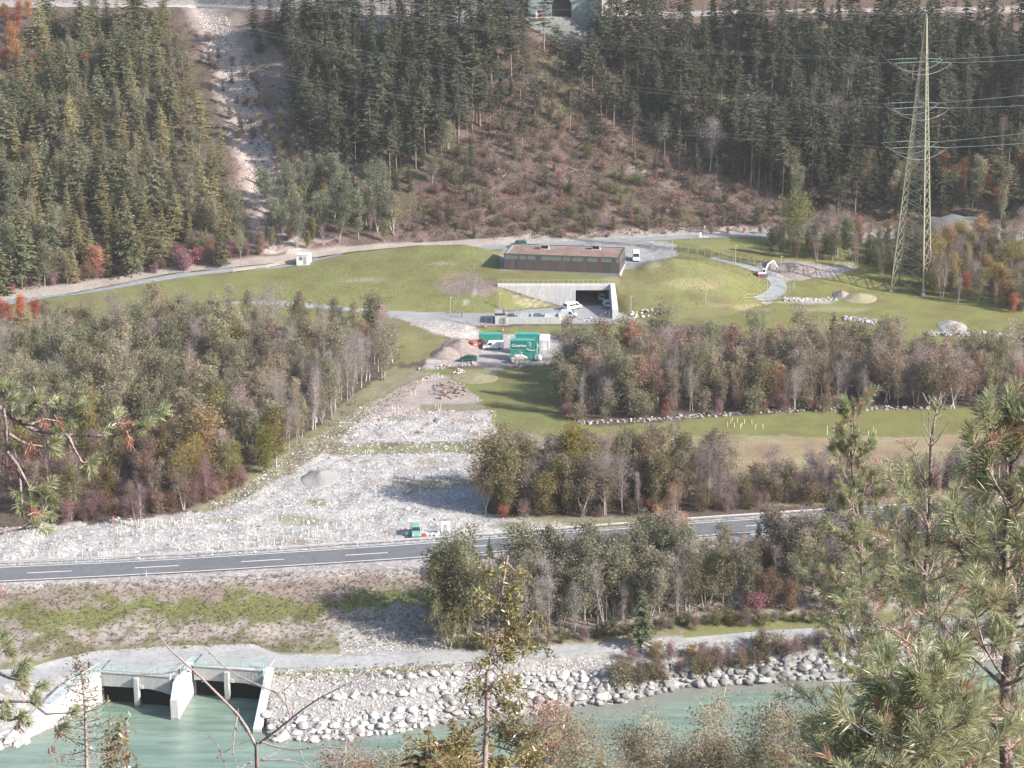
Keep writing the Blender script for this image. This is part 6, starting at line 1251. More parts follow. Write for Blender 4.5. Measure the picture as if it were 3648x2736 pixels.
# ---------------------------------------------------------------- people
def person(u, v, rz, shirt, trousers, label, p=None, bag=False):
    p = hit(u, v) if p is None else p; o = empty('person', p, rz, label, 'person'); me = bpy.data.meshes.new('body'); bm = bmesh.new()
    J = dict(pel=(0, 0, .95), waist=(0, .01, 1.12), chest=(0, 0, 1.36), neck=(0, .01, 1.50), head=(0, -.01, 1.62), top=(0, 0, 1.74), hl=(-.10, 0, .90), kl=(-.12, -.03, .50), al=(-.13, .03, .09), tl=(-.14, -.13, .04), hr=(.10, 0, .90), kr=(.12, .02, .50), ar=(.14, .06, .09), tr=(.15, -.10, .04),
             sl=(-.19, 0, 1.42), el=(-.27, .03, 1.14), wl=(-.26, -.06, .90), fl=(-.25, -.08, .80), sr=(.19, 0, 1.42), er=(.27, .02, 1.14), wr=(.22, -.12, .95), fr=(.2, -.15, .86))
    rad = dict(pel=.155, waist=.14, chest=.165, neck=.06, head=.10, top=.075, hl=.10, kl=.065, al=.05, tl=.04, hr=.10, kr=.065, ar=.05, tr=.04, sl=.075, el=.05, wl=.035, fl=.032, sr=.075, er=.05, wr=.035, fr=.032)
    names = list(J); vs = {n: bm.verts.new(J[n]) for n in names}
    for a, b in (('pel', 'waist'), ('waist', 'chest'), ('chest', 'neck'), ('neck', 'head'), ('head', 'top'), ('pel', 'hl'), ('hl', 'kl'), ('kl', 'al'), ('al', 'tl'), ('pel', 'hr'), ('hr', 'kr'), ('kr', 'ar'), ('ar', 'tr'), ('chest', 'sl'), ('sl', 'el'), ('el', 'wl'), ('wl', 'fl'), ('chest', 'sr'), ('sr', 'er'), ('er', 'wr'), ('wr', 'fr')):
        bm.edges.new((vs[a], vs[b]))
    bm.to_mesh(me); bm.free(); b = link('body', me, o); sk = b.modifiers.new('skin', 'SKIN'); 
    for i, n in enumerate(names): me.skin_vertices[0].data[i].radius = (rad[n], rad[n]*.85)
    me.skin_vertices[0].data[0].use_root = True; ss = b.modifiers.new('sub', 'SUBSURF'); ss.levels = 1; ss.render_levels = 1
    dg = bpy.context.evaluated_depsgraph_get(); me2 = bpy.data.meshes.new_from_object(b.evaluated_get(dg)); b.modifiers.clear(); b.data = me2
    skin = mat('skin', (.42, .27, .2), .6); sh = mat('cloth_%d' % (hash(shirt) % 9999), shirt, .9); trm = mat('cloth_%d' % (hash(trousers) % 9999), trousers, .9); hair = mat('hair', (.06, .045, .035), .8)
    me2.materials.clear()
    for m_ in (sh, trm, skin, hair, M_BLACK): me2.materials.append(m_)
    for f in me2.polygons:
        c = f.center; f.material_index = 4 if c.z < .11 else 1 if c.z < .98 and abs(c.x) < .2 else 3 if (c.z > 1.66 or (c.z > 1.56 and c.y > .03)) else 2 if c.z > 1.49 or (c.z < .93) else 0
        f.use_smooth = True
    return o
person(1635, 1318, R(10), (.12, .13, .15), (.05, .055, .07), 'person in dark jacket standing left of the pair beside the stone piles'); person(1645, 1318, R(-20), (.55, .55, .54), (.06, .06, .07), 'person in light top standing right of the pair beside the stone piles')
person(1632, 1129, R(80), (.10, .16, .20), (.05, .06, .08), 'person in dark blue walking on the service road, left one'); person(1645, 1130, R(70), (.07, .10, .14), (.05, .055, .07), 'person in dark clothes walking on the service road, right one')
# ================================================================ river boulders
n_b = 0; fill_V, fill_F = [], []
BST = [stone_mesh(40+i, .72) for i in range(7)]
def boulder(u, v, w_px, tint, lift=.15):
    """one block of the bank, about w_px photograph pixels wide"""
    global n_b
    p = hit(u, v)
    if p is None: return
    s = w_px/scale_at(p)/2; me = BST[rnd.randrange(7)]
    sc = (s*rnd.uniform(.95, 1.3), s*rnd.uniform(.8, 1.1), s*rnd.uniform(.65, .95)); rot = (rnd.uniform(-.35, .35), rnd.uniform(-.35, .35), rnd.uniform(0, 6.28))
    if n_b < 298:
        o = link('boulder', me, ground); o.location = p+Vector((0, 0, s*lift)); o.scale = sc; o.rotation_euler = rot; k_ = rnd.uniform(.75, 1.2); o.color = (tint[0]*k_, tint[1]*k_, tint[2]*k_, 1); n_b += 1
    else:
        M4 = Matrix.LocRotScale(p+Vector((0, 0, s*lift)), Matrix.Rotation(rot[2], 3, 'Z').to_quaternion(), Vector(sc))
        b0 = sum(len(q) for q in fill_V); fill_V.append(np.array([tuple(M4 @ v.co) for v in me.vertices])); fill_F.append(np.array([tuple(q.vertices) for q in me.polygons])+b0)
PALE = [(.30, .285, .265), (.36, .34, .315), (.23, .218, .205), (.31, .265, .24), (.25, .258, .252), (.40, .375, .35)]; GREY = [(.24, .238, .235), (.29, .285, .275), (.20, .198, .195), (.33, .315, .30)]
def rows_of(u0, u1, k0, k1, nrow, step, size, tints, top=None):
    """courses of blocks between the waterline and an upper line"""
    for r_ in range(nrow):
        u = u0+rnd.uniform(0, step)
        while u < u1:
            f = (r_+.3)/nrow; v = interp_line(k0, u)*(1-f)+interp_line(k1, u)*f+rnd.uniform(-5, 5)
            w = size*rnd.choice((.5, .7, .85, 1.0, 1.15, 1.5))*rnd.uniform(.9, 1.1); boulder(u, v, w, tints[rnd.randrange(len(tints))]); u += w*rnd.uniform(.80, 1.05)
WK = WL
up = lambda K, d: [(a, b-d) for a, b in K]
rows_of(2240, 3260, WK, up(WK, 96), 5, 34, 35, GREY)
rows_of(1560, 2240, up(WK, -4), [(1560, 2440), (1750, 2400), (1950, 2385), (2240, 2400)], 7, 30, 31, PALE)
rows_of(950, 1560, up(WK, -2), up(WK, 84), 4, 30, 33, PALE)
for u in range(1160, 1560, 34): boulder(u+rnd.uniform(-6, 6), 2488-(u-1160)*.06+rnd.uniform(-8, 8), rnd.uniform(30, 52), PALE[rnd.randrange(6)])
for u in range(1380, 1700, 42): boulder(u, 2408+rnd.uniform(-10, 14), rnd.uniform(26, 44), PALE[rnd.randrange(6)])
for k in range(22): boulder(rnd.uniform(-10, 95), rnd.uniform(2590, 2690), rnd.uniform(26, 48), PALE[rnd.randrange(6)])
boulder(2145, 2490, 62, (.42, .47, .45)); boulder(2070, 2450, 56, (.46, .48, .47)); boulder(2010, 2410, 56, (.55, .52, .48)); boulder(1730, 2340, 26, (.6, .58, .55))
for k in range(90): boulder(rnd.uniform(980, 1900), rnd.uniform(2395, 2570), rnd.uniform(9, 22), PALE[rnd.randrange(6)])
for k in range(16): boulder(rnd.uniform(2000, 2330), rnd.uniform(2500, 2530), rnd.uniform(14, 26), GREY[rnd.randrange(4)], 0)
if fill_V:
    fm = bpy.data.materials.new('rock_fill'); fm = mat('rock_fill', (.45, .43, .41), .9, noise=.3, nscale=.6, bump=.5, bscale=6, spec=.15)
    setp(link('boulder_fill', mesh_np('boulder_fill', np.concatenate(fill_V), np.concatenate(fill_F), [fm]), ground), kind='stuff')
# stone berms of the meadows
def berm(pts, n, s0, s1, name, label, tint):
    o = empty(name, hit(*pts[0]), 0, label, 'stone row'); b0 = o.location.copy()
    for k in range(n):
        t = rnd.uniform(0, len(pts)-1.001); i = int(t); u = pts[i][0]+(pts[i+1][0]-pts[i][0])*(t-i); v = pts[i][1]+(pts[i+1][1]-pts[i][1])*(t-i)+rnd.uniform(-7, 7)
        p = hit(u, v); c = link('stone', BST[rnd.randrange(7)], o); s = rnd.uniform(s0, s1); c.location = p-b0+Vector((0, 0, s*.3)); c.scale = (s*1.2, s, s*.8); c.rotation_euler = (rnd.uniform(-.5, .5), rnd.uniform(-.5, .5), rnd.uniform(0, 6)); c.color = jit(tint, .2)
berm([(2060, 1508), (2300, 1497), (2500, 1482), (2700, 1468), (2900, 1460), (3100, 1456), (3400, 1452)], 290, .18, .5, 'stone_berm', 'long low row of pale stones between right wood and meadow', (.30, .275, .255))
berm([(3000, 1135), (3060, 1140), (3120, 1150)], 60, .35, .8, 'stone_berm', 'patch of white boulders on the slope of the right meadow', (.30, .29, .28)); berm([(3300, 1188), (3450, 1195), (3660, 1205), (3700, 1215)], 130, .4, .9, 'stone_berm', 'band of white boulders at the far right above the wood', (.30, .29, .28))
berm([(2790, 1068), (2860, 1070), (2980, 1066)], 60, .2, .5, 'stone_berm', 'stony strip on the grass below the side road', (.46, .43, .40))

# ================================================================ loose cover: brush, weeds, stones
def tint_mat(name, trans=.3):
    m = bpy.data.materials.new(name); m.use_nodes = True; t = m.node_tree
    for n in list(t.nodes): t.nodes.remove(n)
    out = t.nodes.new('ShaderNodeOutputMaterial'); a = t.nodes.new('ShaderNodeAttribute'); a.attribute_name = 'tint'
    d = t.nodes.new('ShaderNodeBsdfDiffuse'); tr = t.nodes.new('ShaderNodeBsdfTranslucent'); mx = t.nodes.new('ShaderNodeMixShader'); mx.inputs[0].default_value = trans
    for b in (d, tr): t.links.new(a.outputs['Color'], b.inputs['Color'])
    t.links.new(d.outputs[0], mx.inputs[1]); t.links.new(tr.outputs[0], mx.inputs[2]); t.links.new(mx.outputs[0], out.inputs['Surface']); return m
M_TINT = tint_mat('brush_leaves', .35); M_TINT0 = tint_mat('stone_tint', 0.0)
def pick_ground(polyg, n, r, rows_=None, avoid=()):
    m = in_poly(GU, GV, polyg)
    if rows_: m &= (rowi >= rows_[0]) & (rowi <= rows_[1])
    for a in avoid: m &= ~in_poly(GU, GV, a)
    m[-1, :] = False; m[:, -1] = False
    ii, jj = np.where(m)
    if len(ii) == 0: return np.zeros((0, 3))
    # weight by cell area so that the cover is even on the ground
    d1 = np.linalg.norm(G[ii+1, jj]-G[ii, jj], axis=1); d2 = np.linalg.norm(G[ii, jj+1]-G[ii, jj], axis=1); w = d1*d2; w /= w.sum()
    k = r.choice(len(ii), n, p=w); a, b = r.uniform(0, 1, (2, n, 1)); i, j = ii[k], jj[k]
    return G[i, j]*(1-a)*(1-b)+G[i+1, j]*a*(1-b)+G[i, j+1]*(1-a)*b+G[i+1, j+1]*a*b
def tinted(name, V, F, T, m, label=None):
    me = mesh_np(name, V, F, [m]); ca = me.color_attributes.new('tint', 'FLOAT_COLOR', 'POINT'); ca.data.foreach_set('color', np.concatenate([T, np.ones((len(T), 1))], 1).astype(np.float32).ravel()); return setp(link(name, me), kind='stuff')
def clumps(name, groups, leaf, label=None):
    """groups: (centres, radius lo/hi, height factor, leaves per clump, palette with weights)"""
    r = np.random.default_rng(len(name)); Vs, Fs, Ts, n0 = [], [], [], 0
    for cen, r0_, r1_, hf_, nl, pal in groups:
        if len(cen) == 0: continue
        n = len(cen); rad = r.uniform(r0_, r1_, n); w = np.array([p[1] for p in pal], float); pc = np.array([p[0] for p in pal])[r.choice(len(pal), n, p=w/w.sum())]*r.uniform(.75, 1.25, (n, 1))
        k = np.repeat(np.arange(n), nl); q = r.normal(size=(n*nl, 3)); q /= np.linalg.norm(q, axis=1, keepdims=True); q *= r.uniform(.35, 1, (n*nl, 1))**.5
        pos = cen[k]+q*rad[k][:, None]*np.array([1, 1, hf_]); pos[:, 2] += rad[k]*hf_*.75
        V, F = leaf_faces(r, pos, leaf); Vs.append(V); Fs.append(F+n0); n0 += len(V); Ts.append(np.repeat(pc[k]*r.uniform(.8, 1.2, (n*nl, 1)), 4, axis=0))
    return tinted(name, np.concatenate(Vs), np.concatenate(Fs), np.concatenate(Ts), M_TINT)
r6 = np.random.default_rng(66)
BRN = [((.190, .112, .090), 4.4), ((.130, .108, .070), 3.4), ((.205, .118, .112), 3.2), ((.070, .078, .042), 3.6), ((.36, .16, .09), .45), ((.20, .17, .115), 1.0), ((.40, .12, .09), .16)]
OLV = [((.115, .112, .060), 4), ((.15, .11, .085), 2), ((.085, .09, .048), 2), ((.17, .125, .11), 1)]
CLEAR = [(1350, 860), (1430, 760), (1560, 640), (1650, 500), (1760, 330), (1840, 160), (2100, 120), (2260, 260), (2420, 420), (2640, 600), (2900, 720), (3300, 800), (3400, 850), (2800, 842), (2300, 850)]
clumps('hillside_brush', [(pick_ground(CLEAR, 4600, r6, (20, 25)), .5, 1.6, .95, 28, BRN), (pick_ground([(-100, 100), (640, 60), (1000, 600), (1000, 900), (0, 1060), (-100, 1080)], 1300, r6, (20, 25)), .5, 1.3, .8, 22, OLV+[((.34, .16, .08), .3)]),
       (pick_ground([(1000, 60), (1760, 80), (1500, 620), (1000, 900)], 900, r6, (20, 25)), .5, 1.2, .7, 20, OLV), (pick_ground([(2240, 200), (3700, 60), (3700, 840), (2700, 700)], 1500, r6, (20, 25)), .5, 1.3, .7, 20, OLV+BRN[:3]),
       (pick_ground([(820, 200), (960, 220), (1120, 560), (1020, 880), (960, 860), (900, 560)], 260, r6, (20, 25)), .3, .8, .7, 20, BRN)], .17)
clumps('wood_undergrowth', [(pick_ground(WOODL, 1500, r6, (7, 13)), .4, 1.1, .8, 20, [((.17, .125, .10), 3), ((.13, .125, .065), 3), ((.20, .14, .13), 2)]), (pick_ground([(2040, 1215), (2350, 1170), (3300, 1260), (3760, 1290), (3760, 1465), (3000, 1450), (2300, 1475), (1990, 1480)], 1100, r6, (7, 13)), .4, 1.1, .8, 20, OLV),
       (pick_ground([(1760, 1815), (1900, 1700), (2600, 1700), (3760, 1700), (3760, 1745), (2500, 1818), (1800, 1842)], 700, r6, (7, 12)), .4, 1.0, .8, 20, OLV+BRN[:3]), (pick_ground([(1640, 2300), (1700, 2150), (2300, 2090), (3100, 1970), (3760, 1920), (3760, 2150), (2900, 2195), (2200, 2260)], 700, r6, (4, 4)), .4, 1.1, .8, 20, OLV+BRN[:3]),
       (pick_ground([(2700, 905), (3330, 890), (3700, 870), (3760, 1110), (3300, 1060), (3060, 940)], 400, r6), .4, 1.0, .8, 20, OLV+BRN[:4])], .15)
TUFT = [((.15, .145, .06), 4), ((.22, .18, .10), 2), ((.20, .15, .12), 2)]
clumps('bank_weeds', [(pick_ground([(-100, 2340), (-100, 2080), (1216, 2040), (1560, 2030), (1600, 2300), (1000, 2330), (300, 2350)], 5200, r6, (4, 4)), .12, .38, .75, 9, TUFT), (pick_ground([(900, 2440), (900, 2390), (1700, 2350), (1700, 2420)], 420, r6, (2, 2)), .1, .3, .7, 9, TUFT), (pick_ground([(2100, 2400), (2400, 2300), (3300, 2260), (3300, 2330), (2500, 2420)], 420, r6, (2, 2)), .2, .6, .7, 14, OLV+BRN[:3])], .085)
clumps('field_weeds', [(pick_ground([(690, 1835), (1000, 1635), (1310, 1420), (1560, 1330), (1120, 1640), (840, 1800)], 1100, r6, (7, 12)), .1, .3, .6, 8, TUFT), (pick_ground([(0, 2000), (0, 1890), (700, 1830), (1300, 1450), (1760, 1460), (1720, 1830), (2100, 1880), (1500, 1935)], 900, r6, (7, 12)), .1, .32, .6, 8, TUFT+[((.22, .14, .11), 3)]), (pick_ground([(1000, 1110), (1000, 960), (1700, 880), (1790, 1040), (1990, 1090)], 1500, r6, (13, 18)), .06, .2, .5, 6, [((.12, .13, .045), 3), ((.19, .18, .08), 1)]), (pick_ground([(2200, 1110), (2200, 900), (2760, 900), (2760, 1120)], 1500, r6, (13, 18)), .06, .22, .5, 6, [((.13, .13, .045), 3), ((.20, .175, .08), 2)])], .08)
# gravel stones
def pebbles(name, groups):
    r = np.random.default_rng(5); oct_ = np.array([(1, 0, 0), (-1, 0, 0), (0, 1, 0), (0, -1, 0), (0, 0, 1), (0, 0, -.4)], float); of = np.array([(0, 2, 4), (2, 1, 4), (1, 3, 4), (3, 0, 4), (2, 0, 5), (1, 2, 5), (3, 1, 5), (0, 3, 5)])
    Vs, Fs, Ts, n0 = [], [], [], 0
    for cen, s0, s1, pal in groups:
        n = len(cen); s = r.uniform(s0, s1, (n, 1))*r.uniform(.6, 1.3, (n, 3)); a = r.uniform(0, 6.28, n); ca_, sa_ = np.cos(a), np.sin(a); v = oct_[None]*(1+r.normal(0, .22, (n, 6, 3)))*s[:, None, :]
        V = np.stack([v[..., 0]*ca_[:, None]-v[..., 1]*sa_[:, None], v[..., 0]*sa_[:, None]+v[..., 1]*ca_[:, None], v[..., 2]*.75], -1)+cen[:, None, :]
        c = np.array(pal)[r.integers(0, len(pal), n)]*r.uniform(.8, 1.2, (n, 1)); Vs.append(V.reshape(-1, 3)); Fs.append((of[None]+6*np.arange(n)[:, None, None]).reshape(-1, 3)+n0); n0 += 6*n; Ts.append(np.repeat(c, 6, axis=0))
    return tinted(name, np.concatenate(Vs), np.concatenate(Fs), np.concatenate(Ts), M_TINT0)
GP = [(.38, .37, .355), (.43, .415, .40), (.30, .29, .28), (.37, .325, .30), (.48, .465, .45)]
pebbles('gravel', [(pick_ground([(-60, 2040), (-60, 1890), (700, 1830), (1000, 1640), (1280, 1450), (1760, 1470), (1760, 1700), (1720, 1830), (2100, 1880), (1500, 1940)], 700, r6, (7, 12)), .22, .5, GP), (pick_ground([(-60, 2040), (-60, 1890), (700, 1830), (1000, 1640), (1280, 1450), (1760, 1470), (1760, 1700), (1720, 1830), (2100, 1880), (1500, 1940)], 12000, r6, (7, 12)), .06, .24, GP), (pick_ground([(940, 2640), (940, 2400), (2200, 2340), (2300, 2500), (1400, 2610)], 3600, r6, (2, 2)), .08, .3, GP),
                   (pick_ground([(690, 40), (800, 60), (900, 330), (990, 620), (1000, 760), (920, 640), (800, 330)], 2600, r6, (20, 25)), .12, .45, [(.46, .40, .37), (.40, .34, .31), (.5, .45, .42)]), (pick_ground([(-60, 2080), (1216, 2035), (1216, 2060), (-60, 2110)], 900, r6, (4, 5)), .05, .13, GP), (pick_ground([(1180, 2360), (1250, 2280), (1450, 2250), (1620, 2310), (1500, 2340)], 700, r6, (4, 4)), .08, .25, GP), (pick_ground([(2690, 1005), (2700, 940), (3060, 940), (2960, 985)], 500, r6), .08, .25, GP)])
wood([(1420, 850), (1500, 720), (1600, 600), (1700, 470), (1800, 330), (2150, 330), (2300, 480), (2500, 640), (2800, 740), (3200, 820), (2700, 838), (2200, 848)], 170, 2.6, 44,
     [('shrub', (.115, .112, .062), 1.6, 3.4, 3, 'dark green shrub'), ('bareshrub', (.185, .12, .115), 1.6, 3.2, 3, 'mauve leafless shrub'), ('shrub', (.185, .125, .09), 1.4, 2.8, 2, 'rust-brown shrub'), ('shrub', (.33, .15, .085), 1.2, 2.2, .5, 'bright orange shrub'), ('spruce', c_spr2, 3, 8, .9, 'young dark spruce'), ('larch', (.14, .125, .07), 3, 7, .7, 'young olive larch')], 'in the brown clearing above the road')
wood([(1640, 520), (1760, 280), (1850, 180), (2120, 180), (2260, 400), (2420, 560), (2250, 520), (2050, 420), (1900, 430), (1760, 520)], 30, 4, 45, [('tall_pine', c_pin, 12, 22, 2, 'thin pine'), ('thin_spruce', c_spr2, 8, 20, 2, 'slim spruce'), ('birch', c_ald, 5, 9, 1, 'olive birch')], 'along the ragged upper clearing')
# dead stems and pale stumps in the clearing
for k in range(26):
    u, v = rnd.uniform(1500, 2700), rnd.uniform(430, 820)
    if not in_poly(np.array([u]), np.array([v]), CLEAR)[0]: continue
    p = hit(u, v); o = empty('fallen_stem', p, rnd.uniform(0, 6.28), 'pale dead stem lying in the brown brush of the clearing', 'dead wood', 'dead stems in the clearing'); L_ = rnd.uniform(1.2, 3.5)
    MB().tube([(0, 0, .3), (L_*.5, .1, .7+rnd.uniform(0, .5)), (L_, .2, .5+rnd.uniform(0, 1))], [.10, .08, .04], 5).build('stem', mat('dead_wood', (.46, .42, .38), .9), o)
    MB().tube([(L_*.5, .1, .8), (L_*.6, .5, 1.4)], [.04, .02], 4).build('limb', MATS['dead_wood'], o)

# ================================================================ pylon and conductors
pb = hit(3245, 1030); PH = PY(3276, 49, pb.y).z-pb.z
py_ = empty('power_pylon', pb, 0, 'tall grey-green lattice pylon with three crossarm levels at the right', 'pylon')
M_PYL = mat('pylon_steel', (.26, .25, .185), .55, .3, .4); M_INS = mat('green_insulator', (.30, .42, .38), .3, 0, .5); M_WIRE = mat('conductor', (.48, .50, .49), .5, .3)
bar_me = MB().box(-.5, .5, -.5, .5, 0, 1).mesh('bar', M_PYL)
def bar(name, a, b, t, parent=py_, me=bar_me):
    a, b = Vector(a), Vector(b); o = link(name, me, parent); d = b-a; o.location = a; o.rotation_mode = 'QUATERNION'; o.rotation_quaternion = d.to_track_quat('Z', 'Y'); o.scale = (t, t, d.length); return o
th0 = R(20); hw = lambda z: 6.2*(1-z/PH)+.12
def corner(k, z): a = th0+k*math.pi/2+math.pi; r_ = hw(z); return Vector((r_*math.cos(a), r_*math.sin(a), z))
zs = [0]; 
while zs[-1] < PH-2.5: zs.append(zs[-1]+max(1.4, hw(zs[-1])*.62))
zs[-1] = PH-1.2
for k in range(4):
    for a, b in zip(zs[:-1], zs[1:]): bar('leg', corner(k, a), corner(k, b), .36-.16*a/PH)
    bar('leg', corner(k, zs[-1]), (0, 0, PH), .12); MB().box(corner(k, 0).x-.5, corner(k, 0).x+.5, corner(k, 0).y-.5, corner(k, 0).y+.5, -1.2, .25).build('footing', M_CONC, py_)
for i, (a, b) in enumerate(zip(zs[:-1], zs[1:])):
    for k in range(4):
        t = .17-.06*a/PH; bar('brace', corner(k, a), corner((k+1) % 4, b), t); bar('brace', corner((k+1) % 4, a), corner(k, b), t)
        if i % 4 == 1: bar('strut', corner(k, b), corner((k+1) % 4, b), t*.9)
def zv(v): return PY(3250, v, pb.y).z-pb.z
levels = [(zv(213), 4.2), (zv(372), 5.2), (zv(512), 5.0)]
ldir = Vector((1, .06, 0)).normalized(); adir = Vector((-.06, 1, 0))
WIR = []
for li, (z, ln) in enumerate(levels):
    for s in (-1, 1):
        tip = adir*s*ln+Vector((0, 0, z)); arm = empty('crossarm', (0, 0, 0)); arm.parent = py_
        for q in (-1, 1):
            c0 = ldir*q*hw(z)*.7+Vector((0, 0, z)); c1 = ldir*q*hw(z)*.7+Vector((0, 0, z+2.0)); bar('chord', c0, tip, .14, arm); bar('tie', c1, tip, .10, arm)
            for f in (.33, .66): bar('strut', c0.lerp(tip, f), c1.lerp(tip, f), .07, arm)
        for q in (-1, 1):
            e = tip+ldir*q*.7; f = tip+ldir*q*(6.0 if q > 0 else 8.6)+Vector((0, 0, -.35)); ins = MB().tube([e.lerp(f, k/16) for k in range(17)], [.04 if k % 2 else .08 for k in range(17)], 6); ins.build('insulator', M_INS, arm)
            WIR.append((li, s, q, pb+f))
        loop = [tip+ldir*(-9.0+15.3*t)+Vector((0, 0, -.4-3.1*math.sin(math.pi*t)**.8)) for t in np.linspace(0, 1, 13)]
        for d_ in (-.22, .22): MB().tube([p+adir*d_ for p in loop], .028, 4).build('jumper_loop', M_WIRE, arm)
lab = ['upper', 'middle', 'lower']
def wire(pts, label, r_=.05):
    o = empty('power_line', pts[0], 0, label, 'cable', 'conductors of the power line'); MB().tube([Vector(p)-Vector(pts[0]) for p in pts], r_, 4).build('cable', M_WIRE, o)
RV = {0: (-45, -37), 1: (-62, -36), 2: (-66, -46)}
for li, s, q, p in WIR:
    for d_ in (-.22, .22):
        p0 = p+adir*d_; u0, v0 = proj(p0)
        if q > 0:
            pts = []
            for t in np.linspace(0, 1, 9): u = u0+t*900; v = v0+RV[li][0 if s > 0 else 1]*t*1.9-14*math.sin(math.pi*t)*-1; pts.append(PY(u, v, p0.y+t*-40))
        else:
            K = {0: [(3160, 217), (2432, 178), (1738, 104), (1216, 30), (700, -60)], 1: [(3142, 370), (2432, 330), (1740, 254), (1216, 171), (742, 71)], 2: [(3153, 508), (2432, 468), (1740, 390), (1216, 304), (960, 256), (500, 150)]}[li]
            pts = [p0]; dv0 = v0-float(np.interp(u0, [k[0] for k in K[::-1]], [k[1] for k in K[::-1]]))
            for u in np.arange(u0-180, 560, -180): pts.append(PY(u, float(np.interp(u, [k[0] for k in K[::-1]], [k[1] for k in K[::-1]]))+dv0*.7+d_*8, p0.y+(u0-u)*.018))
        wire(pts, 'twin conductor, %s level, %s side, running %s from the pylon' % (lab[li], 'far' if s > 0 else 'near', 'right' if q > 0 else 'left'), .05 if q > 0 else .009)
tp = pb+Vector((0, 0, PH)); wire([PY(3276+t*900, 49-46*t-4*math.sin(3.14*t), pb.y-40*t) for t in np.linspace(0, 1, 7)], 'single earth wire running right from the pylon tip', .04); wire([PY(3276-t*2500, 49+3*math.sin(3.14*t)-70*t*t, pb.y+45*t) for t in np.linspace(0, 1, 9)], 'single earth wire running left from the pylon tip', .018)
# ================================================================ trees of the near slope, tops only in view
def plant_top(kind, u, v, Y, col, label, wide=1.0, bark=None, group=None):
    top = PY(u, v, Y); zb = sz(top.x, top.y)-.3; return plant(kind, Vector((top.x, top.y, zb)), max(2.0, top.z-zb), col, label, group, wide=wide, bark=bark)
for u, v, Y_, k, c, l, w in ((1955, 2508, 165, 'fine_birch', (.32, .19, .135), 'coral orange birch top rising before the boulders', 1.25), (1262, 2625, 165, 'fine_birch', (.31, .195, .14), 'orange birch top at the bottom before the river', 1.2), (1420, 2655, 150, 'fine_birch', (.20, .17, .10), 'olive birch top at the bottom edge', 1.2),
    (1640, 2545, 140, 'larch', (.24, .185, .085), 'broad golden larch top at the bottom centre', 1.7), (1570, 2600, 132, 'larch', (.23, .18, .085), 'lower golden larch top left of the broad one', 1.6), (1750, 2590, 128, 'larch', (.22, .18, .08), 'golden-green larch top behind the thin larch stem', 1.5),
    (2290, 2535, 185, 'fine_birch', (.24, .20, .14), 'slender pale birch top before the water', 1.1), (2545, 2492, 165, 'fine_birch', (.27, .20, .13), 'tall thin tan birch top before the water', 1.0), (2770, 2500, 150, 'fine_birch', (.30, .215, .145), 'wide salmon-brown birch crown at the bottom right', 1.1),
    (2660, 2610, 140, 'fine_alder', (.12, .115, .075), 'dark green alder top at the bottom', 1.3), (2880, 2520, 160, 'fine_alder', (.19, .155, .10), 'brown alder top beside the salmon crown', 1.3), (2350, 2610, 150, 'fine_alder', (.20, .17, .115), 'grey-olive alder top at the bottom', 1.3), (2450, 2640, 140, 'fine_birch', (.23, .18, .12), 'tan birch top in the bottom row', 1.3),
    (2150, 2660, 140, 'larch', (.24, .19, .08), 'golden larch top leaning over the river', 1.5), (2060, 2650, 130, 'fine_alder', (.20, .18, .11), 'olive alder top below the orange birch', 1.3), (3000, 2600, 140, 'fine_birch', (.25, .195, .125), 'brown crown behind the near pine', 1.2), (1880, 2640, 120, 'larch', (.25, .20, .09), 'golden larch top by the thin stem', 1.6), (3350, 2560, 150, 'fine_alder', (.20, .17, .11), 'brownish alder crown behind the right pines', 1.4), (3560, 2500, 150, 'fine_birch', (.22, .18, .11), 'tan birch crown at the lower right corner', 1.4),
    (480, 2690, 150, 'spruce', (.10, .11, .06), 'tiny conifer tip at the bottom left', .8), (2230, 2690, 130, 'fine_birch', (.22, .19, .13), 'small birch tip at the bottom edge', 1.2)):
    plant_top(k, u, v, Y_, c, l, w)

